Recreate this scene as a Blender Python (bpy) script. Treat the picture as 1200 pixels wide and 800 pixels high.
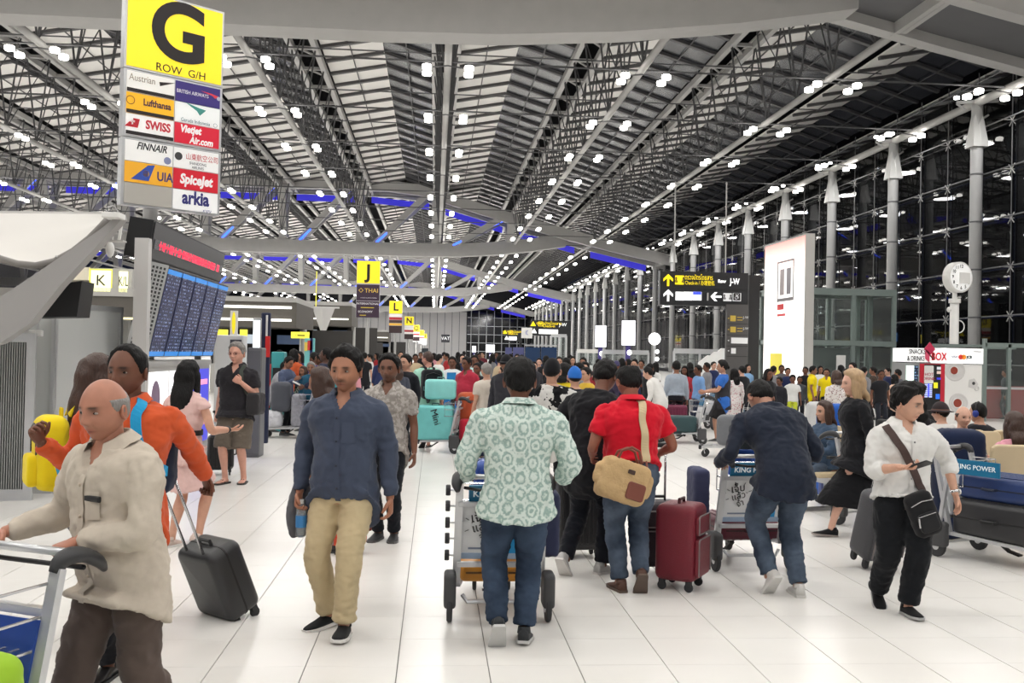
import bpy, bmesh, math, random
from math import sin, cos, pi, radians as R, sqrt, atan2, exp
from mathutils import Vector as V, Matrix as M, noise as NZ
from mathutils.bvhtree import BVHTree

for _o in list(bpy.data.objects): bpy.data.objects.remove(_o)
scene = bpy.context.scene
col = scene.collection
random.seed(7)

# ------------------------------------------------------------------ camera
EYE = V((0, 0, 1.68)); FPX = 1130.0
_ya, _pi, _ro = R(4.55), R(0.76), R(1.2)
_f = V((sin(_ya)*cos(_pi), cos(_ya)*cos(_pi), sin(_pi)))
_r0 = V((cos(_ya), -sin(_ya), 0)); _u0 = _r0.cross(_f)
_rt = _r0*cos(_ro) + _u0*sin(_ro); _up = _u0*cos(_ro) - _r0*sin(_ro)
cd = bpy.data.cameras.new('camera'); cam = bpy.data.objects.new('camera', cd); col.objects.link(cam)
cd.sensor_width = 36; cd.lens = 36*FPX/1200; cd.clip_end = 800; cd.clip_start = 0.05
cam.matrix_world = M(((_rt.x, _up.x, -_f.x, EYE.x), (_rt.y, _up.y, -_f.y, EYE.y), (_rt.z, _up.z, -_f.z, EYE.z), (0, 0, 0, 1)))
scene.camera = cam
def ray(px, py): return _f + _rt*((px-600)/FPX) - _up*((py-400)/FPX)
def at(px, py, Y):              # the point at hall depth Y that the photograph shows at px, py
    d = ray(px, py); return EYE + d*((Y-EYE.y)/d.y)
def gnd(px, py):                # the floor point shown at px, py
    d = ray(px, py); return EYE + d*(-EYE.z/d.z)

# ------------------------------------------------------------------ world, exposure
w = bpy.data.worlds.new('night'); scene.world = w; w.use_nodes = True
w.node_tree.nodes['Background'].inputs[0].default_value = (0.010, 0.012, 0.022, 1)
w.node_tree.nodes['Background'].inputs[1].default_value = 1.0
vs = scene.view_settings
vs.view_transform = 'Standard'; vs.look = 'None'; vs.gamma = 1; vs.use_curve_mapping = False
vs.exposure = 0.0
LAMP_W = 278.0                  # watts of each ceiling lamp cluster

# ------------------------------------------------------------------ materials
def C(r, g=None, b=None):
    if g is None: g = b = r
    return tuple((c/12.92 if c <= .04045 else ((c+.055)/1.055)**2.4) for c in (r/255, g/255, b/255))
MATS = {}
def NT(name):
    m = bpy.data.materials.new(name); m.use_nodes = True
    nt = m.node_tree; return m, nt, nt.nodes, nt.links, nt.nodes['Principled BSDF']
def mat(name, c=(.8, .8, .8), rough=.6, metal=0., var=.0, vscale=8., bump=0., bscale=60., emit=0., ecol=None, spec=.5, sheen=0., stretch=(1, 1, 1), coat=0., bdist=.01):
    if name in MATS: return MATS[name]
    m, nt, N, L, P = NT(name); MATS[name] = m
    P.inputs['Base Color'].default_value = (*c, 1); P.inputs['Roughness'].default_value = rough
    P.inputs['Metallic'].default_value = metal; P.inputs['Specular IOR Level'].default_value = spec
    if coat: P.inputs['Coat Weight'].default_value = coat
    if sheen: P.inputs['Sheen Weight'].default_value = sheen
    if emit:
        P.inputs['Emission Color'].default_value = (*(ecol or c), 1); P.inputs['Emission Strength'].default_value = emit
    if var or bump:
        tc = N.new('ShaderNodeTexCoord'); mp = N.new('ShaderNodeMapping'); mp.inputs['Scale'].default_value = stretch
        L.new(tc.outputs['Object'], mp.inputs['Vector'])
        if var:
            n = N.new('ShaderNodeTexNoise'); n.inputs['Scale'].default_value = vscale; n.inputs['Detail'].default_value = 4
            L.new(mp.outputs[0], n.inputs['Vector'])
            mx = N.new('ShaderNodeMix'); mx.data_type = 'RGBA'
            mx.inputs['A'].default_value = (*[x*(1-var) for x in c], 1); mx.inputs['B'].default_value = (*[min(1, x*(1+var)) for x in c], 1)
            L.new(n.outputs['Fac'], mx.inputs['Factor']); L.new(mx.outputs['Result'], P.inputs['Base Color'])
        if bump:
            n2 = N.new('ShaderNodeTexNoise'); n2.inputs['Scale'].default_value = bscale; n2.inputs['Detail'].default_value = 3
            if bdist > .02: n2.noise_type = 'RIDGED_MULTIFRACTAL'; n2.inputs['Scale'].default_value = 5; n2.inputs['Detail'].default_value = 2
            L.new(mp.outputs[0], n2.inputs['Vector'])
            b = N.new('ShaderNodeBump'); b.inputs['Strength'].default_value = bump; b.inputs['Distance'].default_value = bdist
            L.new(n2.outputs['Fac'], b.inputs['Height']); L.new(b.outputs[0], P.inputs['Normal'])
    return m
def emat(name, c, s=1.):
    return mat(name, c, .5, emit=s)
def hexname(c): return '%02x%02x%02x' % tuple(int(x) for x in c)
def cloth(c, rough=.9, var=.16, kind=''):
    return mat('cloth_'+kind+hexname(c), C(*c), rough, var=var, vscale=5, bump=.5, bscale=13, sheen=.1, spec=.2, bdist=.025)
def plain(c, rough=.5, metal=0.): return mat('plain_%s_%d_%d' % (hexname(c), rough*100, metal*10), C(*c), rough, metal, var=.06, vscale=6)
def glass_mat(name, tint=(.55, .6, .6), alpha=.35, rough=.03):
    if name in MATS: return MATS[name]
    m, nt, N, L, P = NT(name); MATS[name] = m
    out = N['Material Output']; N.remove(P)
    tr = N.new('ShaderNodeBsdfTransparent'); tr.inputs[0].default_value = (*tint, 1)
    gl = N.new('ShaderNodeBsdfGlossy'); gl.inputs['Roughness'].default_value = rough
    df = N.new('ShaderNodeBsdfDiffuse'); df.inputs[0].default_value = (*tint, 1)
    m1 = N.new('ShaderNodeMixShader'); m1.inputs[0].default_value = alpha
    fr = N.new('ShaderNodeFresnel'); fr.inputs[0].default_value = 1.28 if name == 'night_glass' else 1.45
    m2 = N.new('ShaderNodeMixShader')
    L.new(tr.outputs[0], m1.inputs[1]); L.new(df.outputs[0], m1.inputs[2])
    L.new(fr.outputs[0], m2.inputs[0]); L.new(m1.outputs[0], m2.inputs[1]); L.new(gl.outputs[0], m2.inputs[2])
    L.new(m2.outputs[0], out.inputs[0])
    return m

# ------------------------------------------------------------------ mesh helpers
class MB:
    def __init__(s): s.v = []; s.f = []; s.mi = []; s.cur = 0
    def add(s, vs, fs):
        o = len(s.v); s.v += [tuple(v) for v in vs]; s.f += [tuple(i+o for i in f) for f in fs]; s.mi += [s.cur]*len(fs); return s
    def m(s, i): s.cur = i; return s
    def box(s, x0, y0, z0, x1, y1, z1, T=None):
        vs = [V((x, y, z)) for z in (z0, z1) for y in (y0, y1) for x in (x0, x1)]
        if T is not None: vs = [T @ v for v in vs]
        return s.add(vs, [(0, 2, 3, 1), (4, 5, 7, 6), (0, 1, 5, 4), (2, 6, 7, 3), (0, 4, 6, 2), (1, 3, 7, 5)])
    def bar(s, p, q, w, h=None, up=(0, 0, 1)):          # rectangular bar from p to q
        p, q = V(p), V(q); h = h or w; d = (q-p).normalized(); u = V(up)
        if abs(d.dot(u)) > .97: u = V((0, 1, 0))
        r = d.cross(u).normalized()*w/2; t = r.cross(d).normalized()*h/2
        vs = [p-r-t, p+r-t, p+r+t, p-r+t, q-r-t, q+r-t, q+r+t, q-r+t]
        return s.add(vs, [(0, 1, 2, 3), (7, 6, 5, 4), (0, 4, 5, 1), (1, 5, 6, 2), (2, 6, 7, 3), (3, 7, 4, 0)])
    def rings(s, rs, closed=True, cap=True):
        n = len(rs[0]); o = len(s.v)
        for r in rs: s.v += [tuple(p) for p in r]
        fs = []
        for i in range(len(rs)-1):
            for j in range(n if closed else n-1):
                a, b = o+i*n+j, o+i*n+(j+1) % n; fs.append((a, b, b+n, a+n))
        if cap and closed:
            fs.append(tuple(o+j for j in range(n))[::-1]); fs.append(tuple(o+(len(rs)-1)*n+j for j in range(n)))
        s.f += fs; s.mi += [s.cur]*len(fs); return s
    def tube(s, pts, r, n=8, cap=True):
        pts = [V(p) for p in pts]; rs = []; last = None
        for i, p in enumerate(pts):
            d = (pts[min(i+1, len(pts)-1)]-pts[max(i-1, 0)]).normalized()
            if last is None:
                u = V((0, 0, 1)) if abs(d.z) < .9 else V((0, 1, 0))
                a = d.cross(u).normalized()
            else: a = (last-d*last.dot(d)).normalized()
            last = a; b = d.cross(a); rr = r[i] if isinstance(r, (list, tuple)) else r
            rs.append([p+a*(cos(2*pi*k/n)*rr)+b*(sin(2*pi*k/n)*rr) for k in range(n)])
        return s.rings(rs, True, cap)
    def lathe(s, prof, n=24, c=(0, 0, 0), axis='z'):
        rs = []
        for r, h in prof:
            ring = []
            for k in range(n):
                x, y = cos(2*pi*k/n)*r, sin(2*pi*k/n)*r
                p = (x, y, h) if axis == 'z' else ((h, x, y) if axis == 'x' else (x, h, -y))
                ring.append((p[0]+c[0], p[1]+c[1], p[2]+c[2]))
            rs.append(ring)
        return s.rings(rs)
    def ell(s, c, r, n=12, m=8, T=None):
        rs = []
        for i in range(m+1):
            t = pi*i/m; t = min(max(t, .05), pi-.05)
            ring = [V((c[0]+r[0]*sin(t)*cos(2*pi*k/n), c[1]+r[1]*sin(t)*sin(2*pi*k/n), c[2]-r[2]*cos(t))) for k in range(n)]
            if T is not None: ring = [T @ p for p in ring]
            rs.append(ring)
        return s.rings(rs)
    def rbox(s, sx, sy, sz, r, c=(0, 0, 0), seg=3, T=None, axis='z', flat=.0):
        # rounded box: rounded rectangle in the plane across AXIS, edges softened along it
        def rr(a, b, rad):
            pts = []
            for cx, cy, a0 in ((a-rad, b-rad, 0), (-a+rad, b-rad, 90), (-a+rad, -b+rad, 180), (a-rad, -b+rad, 270)):
                for k in range(seg+1):
                    t = R(a0+90*k/seg); pts.append((cx+rad*cos(t), cy+rad*sin(t)))
            return pts
        A, B, H = (sx/2, sy/2, sz/2) if axis == 'z' else ((sx/2, sz/2, sy/2) if axis == 'y' else (sy/2, sz/2, sx/2))
        e = flat or min(r, H)*.7; rs = []
        for h, ins in [(-H, e)] + [(-H+e*(1-cos(R(90*k/seg))), e*(1-sin(R(90*k/seg)))) for k in range(1, seg+1)] + [(H-e*(1-cos(R(90*k/seg))), e*(1-sin(R(90*k/seg)))) for k in range(seg, 0, -1)] + [(H, e)]:
            ring = []
            for x, y in rr(A-ins, B-ins, max(r-ins, .002)):
                p = (x, y, h) if axis == 'z' else ((x, -h, y) if axis == 'y' else (h, x, y))
                p = V(p)+V(c); ring.append(T @ p if T is not None else p)
            rs.append(ring)
        return s.rings(rs)
    def prism(s, poly, z0, z1, T=None):
        rs = [[V((x, y, z)) for x, y in poly] for z in (z0, z1)]
        if T is not None: rs = [[T @ p for p in r] for r in rs]
        return s.rings(rs)
    def mesh(s, name, mats, smooth=False):
        me = bpy.data.meshes.new(name); me.from_pydata(s.v, [], s.f)
        for mm in (mats if isinstance(mats, (list, tuple)) else [mats]): me.materials.append(mm)
        if len(me.materials) > 1: me.polygons.foreach_set('material_index', s.mi)
        if smooth: me.polygons.foreach_set('use_smooth', [True]*len(me.polygons))
        me.update(); return me
    def build(s, name, mats, parent=None, loc=None, rot=None, smooth=False, fix=False):
        me = s.mesh(name, mats, smooth)
        if fix:
            bm = bmesh.new(); bm.from_mesh(me); bmesh.ops.recalc_face_normals(bm, faces=bm.faces); bm.to_mesh(me); bm.free()
        return link(name, me, parent, loc, rot)
def link(name, me, parent=None, loc=None, rot=None):
    o = bpy.data.objects.new(name, me); col.objects.link(o)
    if parent is not None: o.parent = parent
    if loc is not None: o.location = loc
    if rot is not None: o.rotation_euler = rot
    return o
def tag(o, label=None, cat=None, group=None, kind=None):
    if label: o['label'] = label
    if cat: o['category'] = cat
    if group: o['group'] = group
    if kind: o['kind'] = kind
    return o
def thing(name, label, cat, loc=(0, 0, 0), rz=0, group=None):
    o = bpy.data.objects.new(name, None); col.objects.link(o); o.empty_display_size = .1
    o.location = loc; o.rotation_euler = (0, 0, R(rz)); return tag(o, label, cat, group)
def struct(o): o['kind'] = 'structure'; return o
KIDS = {}
def copy_tree(o, parent=None, loc=None, rz=None, label=None):
    c = o.copy(); col.objects.link(c); c.parent = parent
    if loc is not None: c.location = loc
    if rz is not None: c.rotation_euler = (0, 0, R(rz))
    if label: c['label'] = label
    for ch in o.children: copy_tree(ch, c)
    return c
def smooth_by_angle(o, a=40):
    me = o.data; me.polygons.foreach_set('use_smooth', [True]*len(me.polygons))
    me.set_sharp_from_angle(angle=R(a)); return o
TEXTN = {}
def text(s, size, mt, parent, loc, rot=(R(90), 0, 0), align='CENTER', name='lettering', font=None, ext=.002, sx=1., bold=0., shear=0.):
    cu = bpy.data.curves.new('t', 'FONT'); cu.body = s; cu.size = size; cu.align_x = align; cu.align_y = 'CENTER'
    cu.extrude = ext; cu.offset = bold; cu.resolution_u = 8 if size > .5 else 3; cu.shear = shear
    t = bpy.data.objects.new('t', cu)
    me = bpy.data.meshes.new_from_object(t); bpy.data.objects.remove(t); bpy.data.curves.remove(cu)
    me.materials.clear(); me.materials.append(mt)
    o = link(name, me, parent, loc, rot); o.scale = (sx, 1, 1); return o
# ------------------------------------------------------------------ hall materials
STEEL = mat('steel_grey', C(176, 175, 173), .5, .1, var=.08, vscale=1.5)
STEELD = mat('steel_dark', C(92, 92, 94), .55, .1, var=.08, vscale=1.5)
LIGHTG = mat('light_grey_paint', C(186, 184, 180), .5, var=.05, vscale=2)
ROOFW = mat('roof_white', C(232, 230, 226), .7, var=.06, vscale=.6)
ROOFD = mat('roof_glass_dark', C(50, 52, 58), .25, .0, var=.5, vscale=.5)
PURL = mat('purlin_grey', C(84, 83, 84), .6, var=.1, vscale=1)
WHITE = mat('white_paint', C(228, 227, 224), .45, var=.03)
BLACK = mat('black_plastic', C(22, 22, 24), .45, var=.1)
DGREY = mat('dark_grey_plastic', C(56, 56, 58), .5, var=.1)
ALU = mat('aluminium', C(205, 206, 208), .32, .55, var=.06)
CHROME = mat('chrome', C(200, 200, 202), .2, .9)
LAMPM = mat('lamp_glow', (1, .97, .92), .5, emit=14, ecol=(1, .965, .9))
BLUEM = mat('blue_led', (.02, .05, .9), .5, emit=5, ecol=(.02, .09, 1))
BLUEV = mat('violet_glow', (.05, .02, .8), .5, emit=.3, ecol=(.09, .10, 1))  # blue light on the upper chord faces, put in as emission
NIGHTG = glass_mat('night_glass', (.36, .38, .42), .01, .02)
BOOTHG = glass_mat('booth_glass', (.74, .76, .75), .8, .12)
ELEVG = glass_mat('elevator_glass', (.93, .965, .955), .04, .03)

def tile_mat():
    m, nt, N, L, P = NT('white_floor_tile')
    tc = N.new('ShaderNodeTexCoord'); n = N.new('ShaderNodeTexNoise'); n.inputs['Scale'].default_value = 1.3; n.inputs['Detail'].default_value = 5
    g = N.new('ShaderNodeNewGeometry'); L.new(g.outputs['Position'], n.inputs['Vector'])
    mx = N.new('ShaderNodeMix'); mx.data_type = 'RGBA'; mx.inputs['A'].default_value = (*C(222, 219, 214), 1); mx.inputs['B'].default_value = (*C(236, 234, 230), 1)
    L.new(n.outputs['Fac'], mx.inputs['Factor']); L.new(mx.outputs['Result'], P.inputs['Base Color'])
    P.inputs['Roughness'].default_value = .27; P.inputs['Specular IOR Level'].default_value = .22
    return m
TILE = tile_mat()
GROUT = mat('grout', C(120, 118, 114), .8, var=.1)

# ------------------------------------------------------------------ floor: 300 nearest tiles as parts, the rest joined
TW = .486
fl = struct(MB().box(-95, -45, -.3, 62, 325, -.012).build('floor', TILE))
tm = MB().add([(-.2405, -.2422, -.01), (.2405, -.2422, -.01), (.2405, .2422, -.01), (-.2405, .2422, -.01), (-.24, -.2419, 0), (.24, -.2419, 0), (.24, .2419, 0), (-.24, .2419, 0)],
              [(4, 5, 6, 7), (0, 1, 5, 4), (1, 2, 6, 5), (2, 3, 7, 6), (3, 0, 4, 7)]).mesh('tile', TILE)
X0 = .322; Y0 = 5.70            # joint lines run through here
cells = []
for j in range(-12, 72):
    for i in range(-46, 60):
        cells.append((X0+(i+.5)*TW, Y0+(j+.5)*TW))
def inview(x, y):
    if y < 4.2: return False
    d = V((x, y, 0))-EYE; z = d.dot(_f); u = 600+FPX*d.dot(_rt)/z; v = 400-FPX*d.dot(_up)/z
    return -40 < u < 1240 and v < 830
seen = sorted([c for c in cells if inview(*c)], key=lambda c: c[1])
own = set(seen[:300])
for c in seen[:300]: link('tile', tm, fl, (c[0], c[1], 0))
rest = MB()
for c in cells:
    if c not in own:
        rest.add([(c[0]+v.co.x, c[1]+v.co.y, v.co.z) for v in tm.vertices], [tuple(p.vertices) for p in tm.polygons])
o = rest.build('tile_field', TILE, fl); o['kind'] = 'stuff'
o = MB().box(X0-46*TW-.1, Y0-12*TW-.1, -.02, X0+60*TW+.1, Y0+72*TW+.1, -.008).build('grout_bed', GROUT, fl)

# ------------------------------------------------------------------ mega trusses
TR = (35.4, 116.4, 197.4, 278.4)
XL, XR = -92, 28.6
def zB(x):                       # upper chord: level on the left, falling to the facade on the right
    if x < -3: return 21.2
    t = (x+3)/31.6; return 21.2-7.9*(1.25*t-.25*t*t)
def zA(x):                       # lower chord
    t = max(0, (x+2)/17); return 13.95+1.6*t*t
for ti, Y in enumerate(TR):
    t = thing('roof_truss', ['huge grey roof truss crossing the top of the frame overhead', 'huge grey roof truss in mid hall glowing blue inside', 'far grey roof truss beyond the mid-hall one', 'farthest grey roof truss near the panelled end wall'][ti], 'truss', (0, Y, 0), 0, 'roof trusses')
    def chord(zf, x0, x1, h, d, n, yo=0):
        rs = []
        for k in range(n+1):
            x = x0+(x1-x0)*k/n; z = zf(x); rs.append([(x, yo-d/2, z-h/2), (x, yo+d/2, z-h/2), (x, yo+d/2, z+h/2), (x, yo-d/2, z+h/2)])
        return MB().rings(rs)
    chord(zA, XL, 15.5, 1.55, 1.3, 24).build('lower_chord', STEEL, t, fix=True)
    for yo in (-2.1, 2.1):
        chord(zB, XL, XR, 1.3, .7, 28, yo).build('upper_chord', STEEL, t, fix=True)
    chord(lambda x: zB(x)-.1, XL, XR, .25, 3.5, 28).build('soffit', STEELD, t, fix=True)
    for k in range(-9, 4):
        x = .3+9*k
        if k < 2:
            for yo in (-2.1, 2.1):
                MB().bar((x-.6, 0, zA(x)), (x-.6, yo, zB(x)), .85, .5, up=(0, 1, 0)).build('strut', STEEL, t)
                if x+8 < 12:
                    MB().bar((x+.6, 0, zA(x)), (x+7.6, yo, zB(x+7.6)), .7, .42, up=(0, 1, 0)).build('diagonal', STEEL, t)
            if ti > 0 and x+8 < 12:
                MB().bar((x+1.0, -.5, zA(x)+.35), (x+7.4, -1.5, zB(x+7.4)-.55), .16, .12, up=(0, 1, 0)).build('light_strip', BLUEM, t)
        MB().bar((x, -2.1, zB(x)-.3), (x, 2.1, zB(x)-.3), .5, .6).build('cross_beam', STEEL, t)
        if ti > 0 and k < 3:
            z0_, z1_ = zB(x+.6)-.72, zB(x+7.6)-.72
            MB().add([(x+.6, 1.74, z0_-.75), (x+7.6, 1.74, z1_-.75), (x+7.6, 1.74, z1_), (x+.6, 1.74, z0_), (x+.6, 1.8, z0_-.75), (x+7.6, 1.8, z1_-.75), (x+7.6, 1.8, z1_), (x+.6, 1.8, z0_)], [(0, 1, 2, 3), (7, 6, 5, 4), (0, 4, 5, 1), (1, 5, 6, 2), (2, 6, 7, 3), (3, 7, 4, 0)]).build('blue_glow_panel', BLUEV, t)  # added glowing sheet, imitates the blue glow falling on the chord

# ------------------------------------------------------------------ roof: secondary trusses, folded roof, lamps
ZT = 15.0; ZU = 20.8; YA, YB = -22, 282
KX = range(-8, 4)
roof = struct(MB().box(-92, YA, 25.2, 62, YB, 25.6).build('ceiling', mat('roof_shell', C(34, 34, 38), .9, var=.2, vscale=.2)))
def slope(x0, z0, x1, z1, y0, y1, th, m_):
    d = V((x1-x0, 0, z1-z0)).normalized(); n = V((-d.z, 0, d.x))*th
    a, b = V((x0, 0, z0)), V((x1, 0, z1))
    return [p+V((0, y, 0)) for y in (y0, y1) for p in (a, b, b+n, a+n)]
BOXF = [(0, 1, 2, 3), (7, 6, 5, 4), (0, 4, 5, 1), (1, 5, 6, 2), (2, 6, 7, 3), (3, 7, 4, 0)]
pan_w = pan_d = None
wm = MB().add(slope(-8.1, 21.4, -4.2, 22.15, -1.45, 1.45, .12, 0), BOXF).mesh('roof_panel', ROOFW)
gm = MB().add(slope(-4.2, 22.15, -.9, 21.15, -1.45, 1.45, .06, 0), BOXF).mesh('roof_pane', ROOFD)
b1 = MB().add(slope(-8.1, 21.2, -4.2, 21.95, -.17, .17, .2, 0), BOXF).mesh('purlin', PURL)
b2 = MB().add(slope(-4.2, 21.95, -.9, 20.95, -.17, .17, .2, 0), BOXF).mesh('purlin', PURL)
nwp = ngp = npu = 0
far = {0: MB(), 1: MB(), 2: MB()}
for k in range(-7, 7):
    xo = .3+9*k
    j = 0
    y = 36.0
    ys = []
    while y < 281: ys.append(y); y += 3
    for y in ys:
        near = y < 96
        if near and nwp < 290:
            link('roof_panel', wm, roof, (xo, y+1.5, 0)); nwp += 1
        else: far[0].add([(v.co.x+xo, v.co.y+y+1.5, v.co.z) for v in wm.vertices], BOXF)
        if near and ngp < 290:
            link('roof_pane', gm, roof, (xo, y+1.5, 0)); ngp += 1
        else: far[1].add([(v.co.x+xo, v.co.y+y+1.5, v.co.z) for v in gm.vertices], BOXF)
        for bm_ in (b1, b2):
            if y < 72 and npu < 290:
                link('purlin', bm_, roof, (xo, y, 0)); npu += 1
            else: far[2].add([(v.co.x+xo, v.co.y+y, v.co.z) for v in bm_.vertices], BOXF)
for i, (nm, m_) in enumerate((('roof_panel_field', ROOFW), ('roof_pane_field', ROOFD), ('purlin_field', PURL))):
    far[i].build(nm, m_, roof)['kind'] = 'stuff'
# behind the camera the roof is one plain sheet
MB().box(-92, YA, 22.5, 62, 36, 22.7).build('near_roof_sheet', ROOFW, roof)

lamp_mesh = MB().lathe([(.02, -.10), (.20, -.16), (.215, -.05), (.20, .02), (.06, .06), (.02, .06)], 10).mesh('lamp_glass', LAMPM, True)
arm_mesh = MB().tube([(-1.0, 0, -.1), (0, 0, .02), (1.0, 0, -.1)], .035, 5).mesh('lamp_arm', STEELD)
arm2_mesh = MB().tube([(0, -.55, -.05), (0, .55, -.05)], .03, 5).mesh('lamp_arm', STEELD)
GN = {-8: 'last left', -7: 'last but one left', -6: 'leftmost', -5: 'second leftmost', -4: 'third leftmost', -3: 'fourth leftmost', -2: 'fifth leftmost', -1: 'next left of centre', 0: 'centre', 1: 'next right of centre', 2: 'second right of centre', 3: 'facade side'}
def ORD(y):
    n = int(round((y-43.7)/9))+1
    if n < 1: return 'overhead %s' % ['', 'first', 'second', 'third', 'fourth', 'fifth', 'sixth', 'seventh', 'eighth'][1-n]
    return 'nearest' if n == 1 else ('%d%s nearest' % (n, {1: 'st', 2: 'nd', 3: 'rd'}.get(n % 10 if n not in (11, 12, 13) else 0, 'th')))
for k in KX:
    x = .3+9*k
    t = thing('ceiling_girder', 'long grey roof girder, %s row, one tube under twin beams' % GN[k], 'girder', (x, 0, 0), 0, 'roof girders')
    MB().tube([(0, YA, ZT), (0, YB, ZT)], .17 if k < 3 else .22, 8).build('tube', STEEL, t, smooth=True)
    if k < 3:
        for s in (-.75, .75):
            MB().bar((s, YA, ZU), (s, YB, ZU), .34, .42).build('top_beam', STEEL, t)
        we = MB(); wf = MB()
        for j in range(4, 22):
            y = 34.7+4.5*(j-4)+.0
            mb = we
            mb.tube([(0, y, ZT), (-.75, y+.0, ZU)], .055, 5); mb.tube([(0, y, ZT), (.75, y, ZU)], .055, 5)
            mb.tube([(0, y, ZT), (-.75, y+4.5, ZU)], .04, 4); mb.tube([(0, y, ZT), (.75, y+4.5, ZU)], .04, 4)
            wf.bar((-.75, y, ZU), (.75, y, ZU), .18, .2); wf.bar((-.75, y, ZU+.1), (.75, y+2.25, ZU+.1), .1, .1)
        we.build('web_struts', STEELD, t)['kind'] = 'stuff'; wf.build('top_ties', STEEL, t)['kind'] = 'stuff'
    # lamps, every nine metres
    for j in range(-7, 27):
        y = 43.7+9*(j)
        if y > YB-4: break
        if min(abs(y-q) for q in TR) < 3.2: continue
        if y > 150 and k < -5: continue
        if y < 36 and abs(x) > 30: continue
        ro = thing('ceiling_lamp', '%s four-globe lamp cluster under the %s roof girder' % (ORD(y), GN[k]), 'lamp', (x, y, ZT-.22), 0, 'lamps of the %s girder' % GN[k])
        dx = 0 if k < 3 else -1.2
        if y < 120 and y > 38:
            link('lamp_arm', arm_mesh, ro, (dx, 0, -.1))
            for sx in (-1, 1): link('lamp_arm', arm2_mesh, ro, (dx+sx*.95, 0, -.1))
        for sx in (-1, 1):
            for sy in (-1, 1):
                l = link('lamp_glass', lamp_mesh, ro, (dx+sx*.95, sy*.5, -.24))
        if y < 125 or (y < 275 and j % 3 == 0 and k % 2 == 0):
            ld = bpy.data.lights.new('lamp_light', 'AREA'); ld.shape = 'DISK'; ld.size = 1.6
            ld.energy = LAMP_W*(1 if y < 125 else 13); ld.color = (1, .985, .965)
            lo = bpy.data.objects.new('lamp_light', ld); col.objects.link(lo); lo.parent = ro; lo.location = (dx, 0, -.55)
for k in range(-7, 7):
    MB().bar((.3+9*k-6.3, 36, 21.66), (.3+9*k-6.3, 281, 21.66), .07, .06).build('roof_seam', PURL, roof)
    MB().bar((.3+9*k-2.6, 36, 21.5), (.3+9*k-2.6, 281, 21.5), .07, .06).build('roof_seam', PURL, roof)
# transverse tie rods at every lamp line
for j in range(0, 9):
    y = 43.7+9*j
    MB().tube([(-54, y+.6, ZT+.05), (27.3, y+.6, ZT+.05)], .05, 5).build('tie_rod', STEELD, roof)
    MB().tube([(-54, y+5.1, ZU-1.2), (27.3, y+5.1, ZU-1.2)], .045, 5).build('tie_rod', STEELD, roof)

# ------------------------------------------------------------------ facade on the right: columns, rails, night glass
colw = mat('column_white', C(168, 168, 168), .45, var=.05, vscale=1)
cm = MB().lathe([(.3, 0), (.3, 13.2), (.27, 14.9)], 16).mesh('column_shaft', colw, True)
sk = MB()
for a in range(8):
    t = 2*pi*a/8; u = 2*pi*(a+1)/8
    r0, r1 = .2, .42+(.16 if a % 2 else 0); r2 = .42+(.16 if not a % 2 else 0)
    sk.add([(r0*cos(t), r0*sin(t), 14.8), (r0*cos(u), r0*sin(u), 14.8), (r2*cos(u), r2*sin(u), 12.7), (r1*cos(t), r1*sin(t), 12.7),
            (r0*cos(t)*.9, r0*sin(t)*.9, 14.8), (r0*cos(u)*.9, r0*sin(u)*.9, 14.8), (r2*cos(u)*.95, r2*sin(u)*.95, 12.7), (r1*cos(t)*.95, r1*sin(t)*.95, 12.7)],
           [(0, 3, 2, 1), (4, 5, 6, 7), (3, 7, 6, 2), (0, 1, 5, 4)])
skm = sk.mesh('column_hood', mat('hood_white', C(190, 190, 188), .5))
hd = MB().bar((-1.1, 0, 14.95), (1.1, 0, 15.15), .14, .16).bar((0, -.9, 15.05), (0, .9, 15.05), .12, .12).tube([(-.6, 0, 14.6), (-1.1, 0, 14.9)], .06, 5).tube([(.6, 0, 14.4), (.0, 0, 14.0)], .06, 5).mesh('column_bracket', colw)
spot_mesh = MB().lathe([(.02, -.08), (.14, -.1), (.15, 0), (.05, .05)], 8).mesh('spot_lamp', LAMPM, True)
bandm = MB().lathe([(.33, -.04), (.33, .04)], 12).mesh('column_band', STEELD)
for i in range(26):
    y = 38.0+9*i
    ro = thing('facade_column', 'round white facade column with pleated hood, %s along the glass wall' % ('number %d from the nearest' % (i+1)), 'column', (27.3, y, 0), 0, 'facade columns')
    link('column_shaft', cm, ro); link('column_hood', skm, ro); link('column_bracket', hd, ro)
    for q in range(5 if i < 8 else 0): link('column_band', bandm, ro, (0, 0, 1.6+2.43*q))
    for sx, sy in ((-1.0, .2), (-.5, -.8)):
        link('spot_lamp', spot_mesh, ro, (sx, sy, 15.3))
wr = struct(MB().box(28.4, 30, -.1, 28.55, 300, .35).build('wall_right', STEELD))
for q in range(7):
    MB().tube([(27.75, 30, 1.65+2.43*q), (27.75, 290, 1.65+2.43*q)], .035, 6).build('glazing_rail', STEELD, wr)
mull = MB()
for i in range(84):
    y = 33.5+3*i
    mull.tube([(28.25, y, .3), (28.25, y, 17)], .03, 5)
mull.build('glazing_cables', STEELD, wr)['kind'] = 'stuff'
crs = MB()
for i in range(30):
    for q in range(6):
        y = 33.5+3*i; z = 1.65+2.43*q
        crs.bar((28.25, y-.25, z-.25), (28.25, y+.25, z+.25), .035).bar((28.25, y-.25, z+.25), (28.25, y+.25, z-.25), .035).bar((27.7, y, z), (28.4, y, z), .035)
crs.build('glazing_clamps', STEEL, wr)['kind'] = 'stuff'
pm = MB().box(0, -1.47, .03, .02, 1.47, 2.40).mesh('pane', NIGHTG)
npn = 0; pf = MB()
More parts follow.
